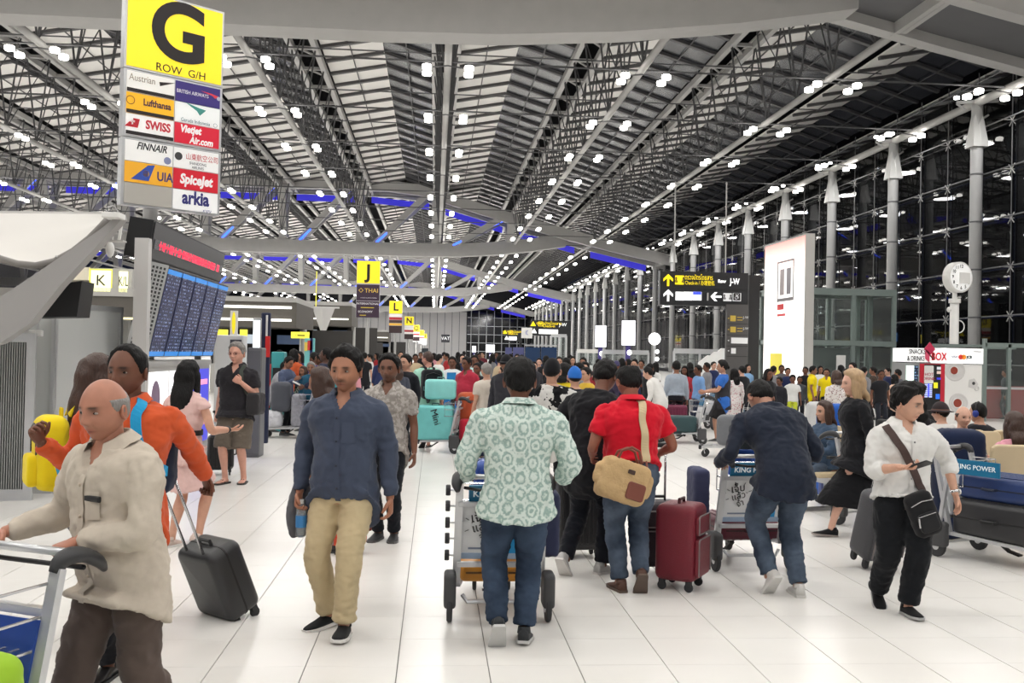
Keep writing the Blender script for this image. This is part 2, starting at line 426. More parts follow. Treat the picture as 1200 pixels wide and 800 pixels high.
for i in range(86):
    for q in range(7):
        y = 32+3*i; z = -.78+2.43*q
        if npn < 294 and y < 158:
            link('pane', pm, wr, (28.4, y, z)); npn += 1
        else: pf.box(28.4, y-1.47, z+.03, 28.42, y+1.47, z+2.4)
pf.build('pane_field', NIGHTG, wr)['kind'] = 'stuff'
# dim world outside the glass: road deck and the dark building across it
ex = struct(MB().box(28.6, 0, -.6, 80, 330, -.35).build('outer_road', mat('night_asphalt', C(40, 41, 44), .9, var=.2)))

# ------------------------------------------------------------------ end wall of tall grey panels
we_ = struct(MB().box(-92, 300.3, 0, 45, 300.8, 24).build('wall_back', mat('end_wall_dark', C(52, 52, 56), .8)))
epm = MB().box(-1.08, 0, 0, 1.08, .28, 14.5).mesh('wall_panel', mat('end_panel', C(240, 238, 235), .6, var=.04, vscale=.3))
for i in range(36): link('wall_panel', epm, we_, (8.5-2.28*i, 300.0, 0))
MB().box(9.8, 299.6, 0, 28.4, 300.1, 15).build('end_glass', mat('end_glass_dark', C(20, 22, 28), .1), we_)
for i in range(8): MB().tube([(11+2.4*i, 299.4, 0), (11+2.4*i, 299.4, 15)], .12, 6).build('mullion', ALU, we_)
for i in range(5): MB().bar((9.8, 299.3, 2.4+2.6*i), (28.4, 299.3, 2.4+2.6*i), .15).build('transom', ALU, we_)
wl = struct(MB().box(-92.5, YA, 0, -92, 300, 22).build('wall_left', mat('left_wall', C(110, 110, 114), .8)))
# ------------------------------------------------------------------ printed screens (flat print as shaders)
def rows_mat(name, bg, fg, rows, cols, seed=0., thr=.5, emit=1.0, fill=(.3, .75), ax=('X', 'Z'), band=None, bandc=(0, 0, 1)):
    m, nt, N, L, P = NT(name)
    tc = N.new('ShaderNodeTexCoord'); sp = N.new('ShaderNodeSeparateXYZ'); L.new(tc.outputs['Generated'], sp.inputs[0])
    def math_(op, a, b=None, c=None):
        n = N.new('ShaderNodeMath'); n.operation = op
        for i, q in enumerate((a, b, c)):
            if q is None: continue
            if isinstance(q, (int, float)): n.inputs[i].default_value = q
            else: L.new(q, n.inputs[i])
        return n.outputs[0]
    u, v = sp.outputs[ax[0]], sp.outputs[ax[1]]
    vr = math_('MULTIPLY', v, rows); fl_ = math_('FLOOR', vr); fr = math_('FRACT', vr)
    inrow = math_('MULTIPLY', math_('GREATER_THAN', fr, fill[0]), math_('LESS_THAN', fr, fill[1]))
    cb = N.new('ShaderNodeCombineXYZ'); L.new(math_('MULTIPLY', u, cols), cb.inputs[0]); L.new(math_('MULTIPLY', fl_, 7.31), cb.inputs[1]); cb.inputs[2].default_value = seed
    nz = N.new('ShaderNodeTexNoise'); nz.inputs['Scale'].default_value = 1; nz.inputs['Detail'].default_value = 2; L.new(cb.outputs[0], nz.inputs['Vector'])
    on = math_('MULTIPLY', inrow, math_('GREATER_THAN', nz.outputs['Fac'], thr))
    on = math_('MULTIPLY', on, math_('GREATER_THAN', u, .06)); on = math_('MULTIPLY', on, math_('LESS_THAN', u, .94))
    mx = N.new('ShaderNodeMix'); mx.data_type = 'RGBA'; mx.inputs['A'].default_value = (*bg, 1); mx.inputs['B'].default_value = (*fg, 1)
    L.new(on, mx.inputs['Factor']); res = mx.outputs['Result']
    if band:
        bb = math_('ADD', math_('LESS_THAN', v, band), math_('GREATER_THAN', v, 1-band))
        m2 = N.new('ShaderNodeMix'); m2.data_type = 'RGBA'; L.new(bb, m2.inputs['Factor']); L.new(res, m2.inputs['A']); m2.inputs['B'].default_value = (*bandc, 1); res = m2.outputs['Result']
    L.new(res, P.inputs['Base Color']); L.new(res, P.inputs['Emission Color']); P.inputs['Emission Strength'].default_value = emit
    P.inputs['Roughness'].default_value = .25
    return m
YEL = mat('sign_yellow', C(244, 222, 40), .4, emit=.45, ecol=C(244, 222, 40))
YELB = emat('sign_yellow_bright', C(240, 232, 70), .75)
INK = mat('ink_black', C(34, 26, 26), .5)
PW = lambda nm, c, e=.25: mat('plate_'+nm, C(*c), .35, emit=e, ecol=C(*c))
TXW = emat('letter_white', C(245, 245, 245), .8)
TXY = emat('letter_yellow', C(246, 220, 20), .8)
def tx(c, e=.0): return mat('letters_'+hexname(c)+str(e), C(*c), .5, emit=e, ecol=C(*c))

# ------------------------------------------------------------------ row sign G
pl, pr = at(141, 240, 13.07), at(257, 253, 13.93)
base = V(((pl.x+pr.x)/2, (pl.y+pr.y)/2, 0)); ang = math.degrees(atan2(pr.y-pl.y, pr.x-pl.x)); Wg = sqrt((pr.x-pl.x)**2+(pr.y-pl.y)**2)
zb_, zt_ = pl.z, at(147, -17, 13.07).z; Hg = zt_-zb_
g = thing('row_sign', 'tall row sign with a black G on yellow above airline plates', 'sign', base, ang, 'yellow row signs')
MB().lathe([(.10, 0), (.10, zt_-.1)], 14).build('post', STEEL, g, (-.12, .42, 0), smooth=True)
MB().box(-.3, .25, 0, .1, .6, .02).build('base_plate', STEEL, g)
for z_ in (zb_+.3, zt_-.4): MB().box(-.16, .1, z_, -.08, .42, z_+.06).build('bracket', STEEL, g)
def sframe(z0, z1, nm, mt_):
    MB().box(-Wg/2, .0, z0, Wg/2, .13, z1).build(nm+'_box', ALU, g)
    return MB().box(-Wg/2+.03, -.012, z0+.03, Wg/2-.03, .0, z1-.03).build(nm+'_face', mt_, g)
zy = zb_+Hg*.63; zm = zb_+Hg*.315
yf = sframe(zy, zt_, 'letter_panel', YEL)
text('G', 1.10, INK, yf, (.04, -.014, zy+.545*(zt_-zy)), bold=.032, ext=.006)
text('ROW  G/H', .15, INK, yf, (.08, -.014, zy+.085*(zt_-zy)), ext=.003)
def plates(z0, z1, spec):
    MB().box(-Wg/2, .0, z0+.01, Wg/2, .13, z1-.01).build('plate_rack', ALU, g)
    hh = (z1-z0-.06)/3
    for c_, colm in enumerate(spec):
        x0 = -Wg/2+.04 if c_ == 0 else .01; x1 = -.01 if c_ == 0 else Wg/2-.04
        for r_, (cc, txts, strip) in enumerate(colm):
            zt2 = z1-.03-hh*r_-.006-(.0); zb2 = zt2-hh+.012
            p = MB().box(x0, -.014, zb2, x1, 0, zt2).build('airline_plate', PW(hexname(cc), cc, .12 if cc[0] < 170 or cc[0] == cc[2] == 172 else .2), g)
            if strip: MB().box(x0, -.018, zb2, x1, -.014, zb2+hh*.17).build('dark_strip', INK, p)
            xc, zc = (x0+x1)/2, (zb2+zt2)/2+(hh*.08 if strip else 0)
            for q in txts:
                s_, sz, dx, dz, tc_ = q[:5]; kw = q[5] if len(q) > 5 else {}
                if callable(s_): s_(p, xc+dx, zc+dz, sz, tc_)
                else: text(s_, sz, tx(tc_, .1), p, (xc+dx, -.0165, zc+dz), ext=.001, **{'sx': .8, **kw})
def poly(pts): 
    def f(p, x, z, s, c): MB().prism([(a*s, b*s) for a, b in pts], 0, .003, M.Translation((x, -.0145, z)) @ M.Rotation(R(90), 4, 'X')).build('emblem', tx(c, .1), p)
    return f
def disc(p, x, z, s, c): MB().lathe([(s, 0), (s, .003)], 18).build('emblem', tx(c, .1), p, (x, -.0145, z), (R(90), 0, 0))
def ring(p, x, z, s, c):
    mb = MB(); n = 20
    a = [[(cos(2*pi*k/n)*r_*s, 0, sin(2*pi*k/n)*r_*s) for k in range(n)] for r_ in (1, .8)]
    mb.rings(a, True, False); mb.build('emblem', tx(c, .1), p, (x, -.016, z))
fin = poly([(-1, -.6), (.1, .6), (1, .6), (.75, -.6)])
plates(zm, zy, [
    [((240, 238, 232), [('Austrian', .13, -.12, .03, (150, 140, 130)), (poly([(-1, .1), (0, .0), (1, .35), (-.1, .2), (-.9, -.4), (-.4, .05)]), .11, .22, .03, (60, 50, 50))], 1),
     ((247, 186, 32), [('Lufthansa', .125, .09, .01, (70, 40, 60), {'bold': .004}), (ring, .06, -.27, .01, (150, 100, 30))], 1),
     ((244, 242, 240), [('SWISS', .16, .11, 0, (196, 42, 60), {'bold': .006}), (fin, .1, -.24, 0, (190, 30, 45)), ('+', .15, -.24, .01, (250, 250, 250), {'bold': .008})], 1)],
    [((58, 44, 122), [('BRITISH AIRWAYS', .072, -.08, .0, (235, 232, 240)), (poly([(-1, .25), (.2, .15), (1, 0), (.6, -.3), (.3, -.05)]), .13, .17, .03, (222, 60, 80)), (disc, .028, .3, .0, (180, 180, 200))], 0),
     ((240, 243, 242), [('Garuda Indonesia', .075, -.03, -.1, (100, 120, 130)), (poly([(-1, .5), (.3, .2), (1, .1), (.4, -.5), (.1, -.1)]), .15, -.03, .07, (70, 150, 140)), (ring, .03, .26, -.1, (140, 140, 150))], 0),
     ((214, 30, 56), [('Vietjet', .14, -.1, .06, (250, 245, 245), {'bold': .006, 'shear': .2}), ('Air.com', .13, .06, -.08, (250, 245, 245), {'bold': .005, 'shear': .2})], 0)]])
plates(zb_, zm, [
    [((240, 239, 236), [('FINNAIR', .135, .03, .07, (40, 40, 46), {'shear': .3, 'bold': .003}), (disc, .05, .25, -.07, (130, 135, 170))], 0),
     ((238, 172, 46), [('UIA', .17, .22, -.02, (60, 50, 110), {'bold': .004}), (poly([(-1, -.6), (.4, .7), (1, .8), (.5, -.6)]), .16, -.08, .0, (50, 80, 170)), (disc, .045, -.04, .0, (240, 180, 60))], 0),
     ((172, 168, 160), [], 0)],
    [((240, 240, 238), [('山東航空公司', .1, .08, .03, (190, 60, 70)), ('SHANDONG\nAIRLINES', .055, .02, -.08, (90, 90, 100)), (disc, .055, -.26, .02, (60, 60, 60))], 0),
     ((206, 30, 48), [('SpiceJet', .185, 0, 0, (250, 246, 246), {'bold': .008, 'shear': .15})], 0),
     ((244, 244, 244), [('arkia', .25, .0, .03, (50, 48, 116), {'bold': .009}), ('ארקיע', .06, .17, -.12, (90, 90, 150))], 0)]])

# ------------------------------------------------------------------ further row signs
def rowsign(ch, Y, px, lab, rows):
    b = at(px, 400, Y); g2 = thing('row_sign', lab, 'sign', (b.x, Y, 0), 0, 'yellow row signs')
    MB().lathe([(.12, 0), (.12, 7)], 10).build('post', STEEL, g2, (0, .2, 0), smooth=True)
    MB().box(-.7, 0, 3.7, .7, .14, 7.1).build('sign_box', ALU, g2)
    y_ = MB().box(-.68, -.02, 5.75, .68, 0, 7.08).build('letter_panel', YEL, g2)
    text(ch, 1.15, INK, y_, (0, -.025, 6.42), bold=.03)
    z = 5.7
    for cc, h, tl in rows:
        p = MB().box(-.68, -.02, z-h, .68, 0, z-.03).build('airline_plate', PW(hexname(cc), cc, .15), g2)
        for s_, sz, dx, dz, tc_ in tl: text(s_, sz, tx(tc_, .15), p, (dx, -.025, z-h/2+dz))
        z -= h
    return g2
PUR = (56, 38, 56)
rowsign('J', 58.2, 430, 'yellow row sign with a black J above a dark purple board', [
    (PUR, 1.0, [('THAI', .36, .2, .1, (226, 190, 80)), ('◇', .3, -.42, .1, (226, 190, 80)), ('A STAR ALLIANCE MEMBER', .08, .05, -.33, (220, 215, 220))]),
    (PUR, 1.0, [('INTERNATIONAL', .17, 0, .32, (240, 238, 240)), ('▬▬▬▬▬▬', .13, -.02, .1, (226, 200, 60)), ('ECONOMY', .17, -.14, -.16, (240, 238, 240)), ('▬▬▬', .12, -.28, -.36, (226, 200, 60))])])
mix = [((238, 236, 232), .32, []), ((176, 50, 60), .3, []), ((70, 52, 50), .34, []), ((226, 176, 70), .26, []), ((52, 36, 38), .8, [])]
rowsign('L', 103, 463, 'yellow row sign with a black L and small airline plates', mix)
rowsign('N', 147, 479, 'yellow row sign with a black N over white plates', [mix[0], mix[0], mix[1], mix[0], mix[4]])
rowsign('Q', 192, 487.5, 'small distant yellow row sign with a black Q', [mix[0], mix[1], mix[0], mix[4]])
rowsign('S', 236, 493.5, 'tiny yellow row sign behind the Q sign', [mix[0], mix[1], mix[0]])
rowsign('U', 280, 497.5, 'tiniest and farthest yellow row sign', [mix[0], mix[0]])

# ------------------------------------------------------------------ flight information board, LED ticker and their post
fb = thing('flight_board', 'tilted flight information board of five tall dark blue screens', 'board', (-3.5, 12, 0), 90)
T = M.Translation((0, 0, 1.56)) @ M.Rotation(R(11.5), 4, 'X')
scm = [rows_mat('flight_rows%d' % i, C(26, 33, 64), C(128, 142, 176), 24, 26, i*3.7, .575, .75, band=.055, bandc=C(52, 128, 204)) for i in range(5)]
MB().box(0, .0, 0, 3.45, .2, 1.12, T).build('housing', DGREY, fb)
pe = MB().box(-.012, -.03, -.02, 0, .24, 1.14, T).build('end_plate', mat('perforated_grey', C(186, 188, 188), .5), fb)
ph = MB()
for i in range(22):
    for j in range(5): ph.box(-.014, -.005+.045*j, .02+.05*i, -.0115, .02+.045*j, .05+.05*i, T)
ph.build('perforation', DGREY, pe)['kind'] = 'stuff'
for i in range(5):
    x0 = .02+.685*i
    s = MB().box(x0, -.02, .0, x0+.67, .0, 1.12, T).build('screen_frame', mat('screen_frame_dark', C(26, 28, 40), .4), fb)
    MB().box(x0+.02, 0, .01, x0+.65, .006, 1.1).build('screen', scm[i], s, (0, 0, 1.56), (R(11.5), 0, 0)).location = T @ V((0, -.03, 0))
for x in (.4, 3.1): MB().tube([(x, .12, 1.5), (x, .12, 1.7)], .05, 10).build('leg', STEEL, fb, smooth=True)
tk = thing('led_ticker', 'black ticker display with a line of red glowing letters', 'display', (-3.45, 11.75, 0), 90)
T2 = M.Translation((0, -.02, 2.72)) @ M.Rotation(R(8), 4, 'X')
MB().box(0, 0, 0, 3.9, .28, .47, T2).build('housing', BLACK, tk)
MB().box(.05, -.012, .02, 3.85, 0, .45, T2).build('display_face', mat('ticker_face', C(58, 56, 58), .35), tk)
lm = rows_mat('ticker_letters', C(58, 56, 58), C(235, 30, 70), 1, 46, 4.2, .46, 1.0, fill=(.05, .95))
o = MB().box(.12, 0, 0, 3.8, .005, .12).build('ticker_text', lm, tk, T2 @ V((0, -.02, .14)), (R(8), 0, 0))
MB().box(0.3, 0, .0, 3.3, .004, .03).build('ticker_text', tx((235, 30, 70), .9), tk, T2 @ V((0, -.026, .19)), (R(8), 0, 0))
pt = at(164.5, 420, 10.9)
MB().box(-.075, -.06, 0, .075, .06, 2.87).box(-.11, -.1, 0, .11, .1, .02).build('board_post', mat('post_grey', C(196, 194, 192), .5), None, (pt.x, 10.9, 0))
tag(bpy.data.objects['board_post'], 'pale grey square post holding up the black ticker display', 'post')
# backlit advertising unit below the board
ad = thing('advert_unit', 'low grey cabinet with backlit advertising screens under flight board', 'cabinet', (-3.55, 12.0, 0), 90)
MB().box(0, 0, 0, 3.6, .35, 1.42).box(-.02, -.02, 1.42, 3.62, .37, 1.5).build('body', LIGHTG, ad)
for i, (c_, nm) in enumerate(((C(240, 240, 240), 'white'), (C(238, 236, 240), 'pale'), (C(70, 70, 200), 'blue'))):
    q = MB().box(.12+1.15*i, -.012, .25, 1.2+1.15*i, 0, 1.36).build('poster', emat('advert_'+nm, c_, .85), ad)
    if i == 2:
        
        for nm_, x0_, x1_, z0_, z1_, cc_ in (('pink', 2.62, 3.4, 1.12, 1.2, (240, 150, 190)), ('white', 2.62, 3.0, .88, .98, (235, 235, 250)), ('white', 2.62, 3.1, .7, .8, (235, 235, 250)), ('pink', 2.95, 3.25, .5, .58, (240, 130, 160))): MB().box(x0_, -.017, z0_, x1_, -.012, z1_).build('printed_line', tx(cc_, .8), q)
    else: MB().ell((.62+1.15*i, -.014, 1.0), (.2, .006, .25), 14, 8).build('printed_figure', tx((120, 100, 120), .3), q)

# ------------------------------------------------------------------ glass booth with louvred door on the left
bo = thing('glass_booth', 'frosted glass booth with aluminium frame on the left edge', 'booth', (-4.3, 11.3, 0), 9)
MB().box(-3.4, 0, 0, 0, .06, .12).box(-3.4, 0, 2.08, 0, .06, 2.2).build('frame', ALU, bo)
for x in (-3.4, -2.3, -1.2, -.03): MB().box(x, -.01, 0, x+.05, .07, 2.2).build('mullion', ALU, bo)
for x0, x1 in ((-3.35, -2.3), (-2.25, -1.2), (-1.15, -.03)): MB().box(x0, .02, .12, x1, .035, 2.08).build('glass_pane', BOOTHG, bo)
MB().box(-3.4, -.15, 2.2, .02, .1, 2.3).build('roof_edge', LIGHTG, bo)
T3 = M.Rotation(R(60), 4, 'Z')
for i in range(1): MB().box(.03+1.1*i, 0, .1, 1.08+1.1*i, .015, 2.1, T3).build('glass_pane', BOOTHG, bo)
for i in range(2): MB().box(1.1*i-.01, -.02, 0, 1.1*i+.03, .03, 2.15, T3).build('mullion', ALU, bo)
MB().box(0, -.02, 2.1, 1.13, .04, 2.16, T3).build('top_rail', ALU, bo)
MB().box(-3.3, 1.5, 0, -.1, 1.55, 2.1).build('back_panel', mat('booth_inner', C(205, 208, 206), .7, var=.15, vscale=2), bo)
ld_ = thing('louvre_door', 'grey metal louvred door standing in front of glass booth', 'door', (-4.62, 10.72, 0), 9)
MB().box(-.33, 0, 0, -.24, .06, 1.8).box(.24, 0, 0, .33, .06, 1.8).box(-.24, 0, 0, .24, .06, .12).box(-.24, 0, 1.7, .24, .06, 1.8).build('frame', ALU, ld_)
lv = MB()
for i in range(20): lv.box(-.235+.0237*i, .005, .12, -.225+.0237*i, .04, 1.7)
lv.build('louvre_slats', mat('louvre_grey', C(158, 160, 158), .5), ld_)['kind'] = 'stuff'
MB().box(-.24, .04, .12, .24, .055, 1.7).build('back_sheet', mat('louvre_back', C(92, 94, 92), .7), ld_)
e = at(34, 388, 11.0); el = thing('exit_light', 'small white emergency lamp box above the louvred door', 'lamp', (e.x, 11.0, e.z-.05), 9)
MB().rbox(.28, .1, .07, .015, (0, 0, .03)).build('body', WHITE, el); MB().ell((0, .02, .28), (.045, .045, .06)).build('globe', mat('globe_lamp', (1, .96, .9), emit=3), el, smooth=True)
MB().bar((.08, .03, .05), (.08, .03, .4), .02).build('bracket', ALU, el)

# ------------------------------------------------------------------ fabric canopy over the counters, its steel arm
cp = thing('fabric_canopy', 'white stretched fabric canopy sagging over counters at left edge', 'canopy', at(60, 300, 9.6), 0)
o0 = V(cp.location); rows_ = []
prof = [(-260, 262), (-200, 290), (-120, 268), (-60, 280), (0, 303), (20, 309), (42, 311), (64, 306), (86, 294), (105, 279), (118, 266), (128, 255)]
for j in range(7):
    t_ = j/6; rr_ = []
    for i, (px, py) in enumerate(prof):
        a = at(px, py, 9.5); bx = at(-300+(432)*i/(len(prof)-1), 247+i*.4, 14.2)
        s_ = t_**.8; rr_.append(a.lerp(bx, s_)-o0-V((0, 0, .1*sin(pi*t_))))
    rows_.append(rr_)
mb = MB(); mb.rings(rows_, False, False); mb.rings([[p+V((0, 0, .012)) for p in r] for r in rows_], False, False)
mb.build('fabric', mat('canopy_fabric', C(206, 203, 198), .8, emit=.0), cp, smooth=True)
MB().tube([at(px, py, 9.48)-o0 for px, py in prof], .035, 7).build('front_rail', mat('rail_grey', C(128, 124, 120), .5), cp, smooth=True)
MB().tube([rows_[-1][0], rows_[-1][-1]], .04, 6).build('rear_rail', LIGHTG, cp)
ar = thing('canopy_arm', 'tapering grey steel arm rising under the white fabric canopy', 'bracket', at(20, 400, 9.3), 0)
o1 = V(ar.location); T4 = [at(px, py, 9.35)-o1 for px, py in ((-60, 385), (20, 335), (72, 300), (118, 268), (141, 249), (143, 256), (112, 290), (70, 335), (36, 378), (0, 402), (-60, 420))]
MB().rings([[p+V((0, dy, 0)) for p in T4] for dy in (0, .16)]).build('arm', mat('arm_grey', C(158, 156, 154), .5), ar)
tip = at(133, 253, 9.3)-o1
MB().rbox(.16, .2, .05, .01, tip).build('tip_plate', WHITE, ar)
MB().tube([tip+V((-.06, 0, .02)), tip+V((-.06, 0, .08)), tip+V((0, 0, .1)), tip+V((.05, 0, .03))], .008, 5).build('rope_ring', CHROME, ar)
bs = at(65, 352, 9.6)
sc = thing('speaker_box', 'black wedge-shaped box hanging below the canopy arm', 'speaker', (bs.x, 9.75, bs.z-.25), 0)
T5 = [at(px, py, 9.75)-V(sc.location) for px, py in ((34, 372), (62, 334), (96, 329), (90, 371))]
MB().rings([[p+V((0, dy, 0)) for p in T5] for dy in (0, .35)]).build('box', BLACK, sc); MB().bar(V(at(63, 352, 9.8))-V(sc.location), V(at(66, 300, 9.45))-V(sc.location), .02).build('hanger', STEEL, sc)
sp_ = at(129, 290, 10.4)
ss = thing('wall_speaker', 'small rounded white loudspeaker hung beneath the canopy tip', 'speaker', (sp_.x, 10.4, sp_.z-.1), 0)
MB().ell((0, 0, .08), (.045, .05, .085)).build('shell', WHITE, ss, smooth=True); MB().bar((0, .03, .1), (0, .03, .35), .015).build('bracket', STEEL, ss)
dv = at(136, 272, 10.2); dd = thing('antenna_shelf', 'small white antenna standing on a shelf by canopy tip', 'antenna', (dv.x, 10.2, dv.z-.1), 0)
MB().box(-.09, -.06, 0, .09, .06, .015).build('shelf', LIGHTG, dd); MB().bar((.03, 0, .01), (.055, 0, .2), .025).bar((-.03, 0, .01), (-.03, 0, .12), .012).build('aerial', WHITE, dd)

# ------------------------------------------------------------------ K counter island behind the booth
kk = thing('counter_island', 'check-in counter island with a lit yellow K sign box', 'counter', (-11.0, 26, 0), 0)
k0 = V(kk.location)
def pb(px0, py0, px1, py1, Y, d): 
    a, b = at(px0, py1, Y), at(px1, py0, Y); return (a.x-k0.x, Y-k0.y, a.z, b.x-k0.x, Y-k0.y+d, b.z)
MB().box(*pb(60, 345, 158, 369, 26, 3.0)).build('canopy_soffit', mat('soffit_brown', C(96, 92, 86), .7), kk)
MB().box(*pb(94, 338, 158, 346, 25.95, .3)).build('fascia', LIGHTG, kk)
MB().box(*pb(63, 313, 104, 327, 25.9, 1.0)).build('side_panel', mat('cream_panel', C(232, 224, 202), .6), kk)
MB().box(*pb(104, 315, 155, 342, 26.0, .8)).build('sign_box', LIGHTG, kk)
kp = MB().box(*pb(106, 317, 130, 341, 25.95, .05)).build('lit_face', emat('k_lit', C(250, 250, 205), .95), kk)
MB().box(*[x_ for x_ in pb(104.6, 315.6, 131.4, 342, 25.98, .05)]).build('yellow_rim', YELB, kk)
kq = MB().box(*pb(139, 318, 149.5, 342, 25.95, .05)).build('lit_face', MATS['k_lit'], kk)
text('K', .40, INK, kp, at(118, 329, 25.93)-k0); text('K/L', .36, INK, kq, at(144.3, 330, 25.93)-k0, sx=.5)
MB().box(*pb(126, 372, 158, 373.6, 26.5, .1)).build('light_strip', emat('warm_strip', C(255, 246, 190), 1.2), kk)
MB().box(*pb(-40, 372, 150, 470, 28.5, .3)).build('back_wall', mat('island_wall', C(176, 176, 172), .7, var=.1), kk)
MB().box(-6, .5, 0, 2.2, 1.2, 1.05).build('counter', LIGHTG, kk)

# ------------------------------------------------------------------ counter islands in the middle distance
def island(Y, px0, px1, ptop, pbot, lab, strips, depth=5):
    a, b = at(px0, ptop, Y), at(px1, pbot, Y); c = thing('counter_island', lab, 'counter', ((a.x+b.x)/2, Y, 0), 0, 'check-in islands'); o_ = V(c.location)
    h = a.z-b.z
    MB().box(a.x-o_.x, 0, b.z, b.x-o_.x, depth, a.z-h*.16).build('canopy_soffit', MATS['soffit_brown'], c)
    MB().box(a.x-o_.x, -.1, a.z-h*.16, b.x-o_.x, depth, a.z).build('fascia', LIGHTG, c)
    for q in strips:
        MB().box((a.x-o_.x)*.9, -.12, b.z+h*q, (b.x-o_.x)*.9, -.02, b.z+h*q+.09).build('light_strip', emat('strip_white', C(250, 248, 240), 1.3), c)
    n = max(2, int((b.x-a.x)/4))
    for i in range(n+1):
        x = (a.x-o_.x)*.96+((b.x-a.x)*.96)*i/n
        MB().lathe([(.14, 0), (.14, b.z)], 8).build('column', LIGHTG, c, (x, depth/2, 0), smooth=True)
    for i in range(n):
        x = (a.x-o_.x)*.9+((b.x-a.x)*.95)*i/n
        MB().box(x, 1, 0, x+2.6, 1.8, 1.1).build('counter', LIGHTG, c)
        s_ = MB().box(x+.6, 2.2, b.z-.6, x+1.5, 2.3, b.z-.25).build('counter_screen', [emat('screen_pale', C(200, 212, 222), .8), emat('screen_slate', C(70, 84, 110), .5), emat('screen_lime', C(222, 226, 40), .8)][i % 3], c); MB().box(x-.6, 3.6, 0, x+3.4, 3.7, b.z).build('rear_wall', mat('counter_rear', C(72, 70, 68), .8), c)
    return c
island(36, 236, 347, 346, 384, 'check-in island under a dark canopy beside the flight board', (.62, .2))
island(62, 335, 412, 352, 382, 'check-in island with a dark brown canopy left of sign J', (.25,))
island(92, 383, 423, 384, 400, 'small check-in island with lit edge below sign J', (.3,))
island(112, 422, 456, 386, 400, 'distant check-in island between the J and L signs', (.3,))
vp = at(379, 376, 44); vm = thing('fabric_cone', 'white upside-down fabric cone on a slim pole', 'canopy', (vp.x, 44, 0), 0)
MB().lathe([(.04, at(379, 394, 44).z), (.5, at(379, 361, 44).z), (.5, at(379, 360, 44).z)], 4).build('cone', WHITE, vm)
MB().lathe([(.09, 0), (.09, at(379, 390, 44).z)], 8).build('pole', LIGHTG, vm, smooth=True); MB().box(-.7, -.05, at(379, 361, 44).z, .7, .05, at(379, 359, 44).z).build('cross_bar', WHITE, vm)
MB().tube([(-.35, 0, at(379, 361, 44).z), (-.35, 0, at(379, 318, 44).z)], .02, 5).build('aerial', YELB, vm)

# ------------------------------------------------------------------ kiosks and panels on the left
def slab(name, lab, cat, px0, px1, ptop, Y, base_c, dep=.35, parts=()):
    a, b = at(px0, ptop, Y), at(px1, ptop, Y); c = thing(name, lab, cat, ((a.x+b.x)/2, Y, 0), 0); wv = (b.x-a.x)
    MB().rbox(wv, dep, a.z, .03, (0, dep/2, a.z/2)).build('body', plain(base_c, .45), c)
    for nm, u0, u1, v0, v1, mm in parts: MB().box(-wv/2+wv*u0, -.02, a.z*v0, -wv/2+wv*u1, 0.002, a.z*v1).build(nm, mm, c)
    return c
TEAL = (64, 156, 160)
slab('kiosk', 'teal self-service kiosk with a black screen', 'kiosk', 318, 333, 412, 20, TEAL, .4, [('screen', .15, .85, .55, .8, BLACK), ('slot', .2, .8, .38, .42, BLACK), ('red_side', -.35, 0, .3, .85, plain((210, 50, 40)))])
slab('banner_stand', 'tall pale aqua banner with a red and navy top', 'banner', 357, 369, 396, 24, (120, 196, 196), .1, [('red_block', .3, .75, .85, .97, plain((214, 60, 60))), ('navy_stripe', .55, .8, .7, 1.0, plain((30, 34, 90))), ('yellow_block', .0, .3, .84, .95, plain((230, 200, 90)))])
slab('totem_sign', 'navy and red vertical sign post beside lit screen', 'sign', 306, 317, 366, 17.5, (28, 36, 66), .12, [('red_block', .55, 1.05, .66, .82, plain((214, 40, 40))), ('white_edge', .55, .75, .82, .98, WHITE)])
slab('light_totem', 'bright white backlit totem beside the navy post', 'sign', 296.5, 306, 372, 17.2, (150, 150, 150), .12, [('lit_face', .08, .92, .45, .98, emat('totem_lit', C(232, 240, 244), 1.0))])
slab('grey_cabinet', 'dark grey steel cabinet behind the man in black polo', 'cabinet', 290, 307, 407, 15.2, (110, 110, 112), .4, [('door', .05, .95, .03, .97, plain((96, 96, 98)))])
slab('white_kiosk', 'white information kiosk with an oval yellow sign on top', 'kiosk', 252, 285, 392, 16.5, (206, 206, 206), .4, [('lettering_strip', .55, .95, .9, .96, plain((60, 60, 70)))])
q = at(272.5, 376, 16.6); tq = thing('oval_sign', 'white sign with an upright yellow oval above the kiosk', 'sign', (q.x, 16.7, q.z-.25), 0)
MB().box(-.06, 0, 0, .06, .06, .43).build('board', WHITE, tq); MB().ell((0, -.005, .22), (.03, .02, .19), 14, 10).build('oval', YEL, tq, smooth=True)
def hang(px0, py0, px1, py1, Y, lab, mt_, txt=None, tm_=None, name='hanging_sign', rod=True):
    a, b = at(px0, py1, Y), at(px1, py0, Y); c = thing(name, lab, 'sign', ((a.x+b.x)/2, Y, a.z), 0); wv, hv = b.x-a.x, b.z-a.z
    MB().box(-wv/2, 0, 0, wv/2, .12, hv).build('board', mt_, c)
    if rod:
        MB().bar((0, .1, -a.z), (0, .1, 0), .04).build('post', STEEL, c)
    if txt: text(txt, hv*.6, tm_, c, (0, -.01, hv/2))
    return c
hang(341, 389, 362, 396, 30, 'lime yellow lit sign hanging under the canopy', YELB, '◂ ▬▬', INK)
hang(254, 386, 266, 394, 22, 'small lime sign behind the flight board', YELB)
hang(281, 386, 289, 394, 22, 'tiny lime sign next to the white kiosk', YELB)
hang(517, 392, 527, 401, 140, 'small dark notice board in front of end wall', plain((66, 66, 72)), 'VAT', TXW)
hang(494, 408, 502, 413, 120, 'tiny dark notice left of the end-wall notice board', plain((50, 60, 66)))

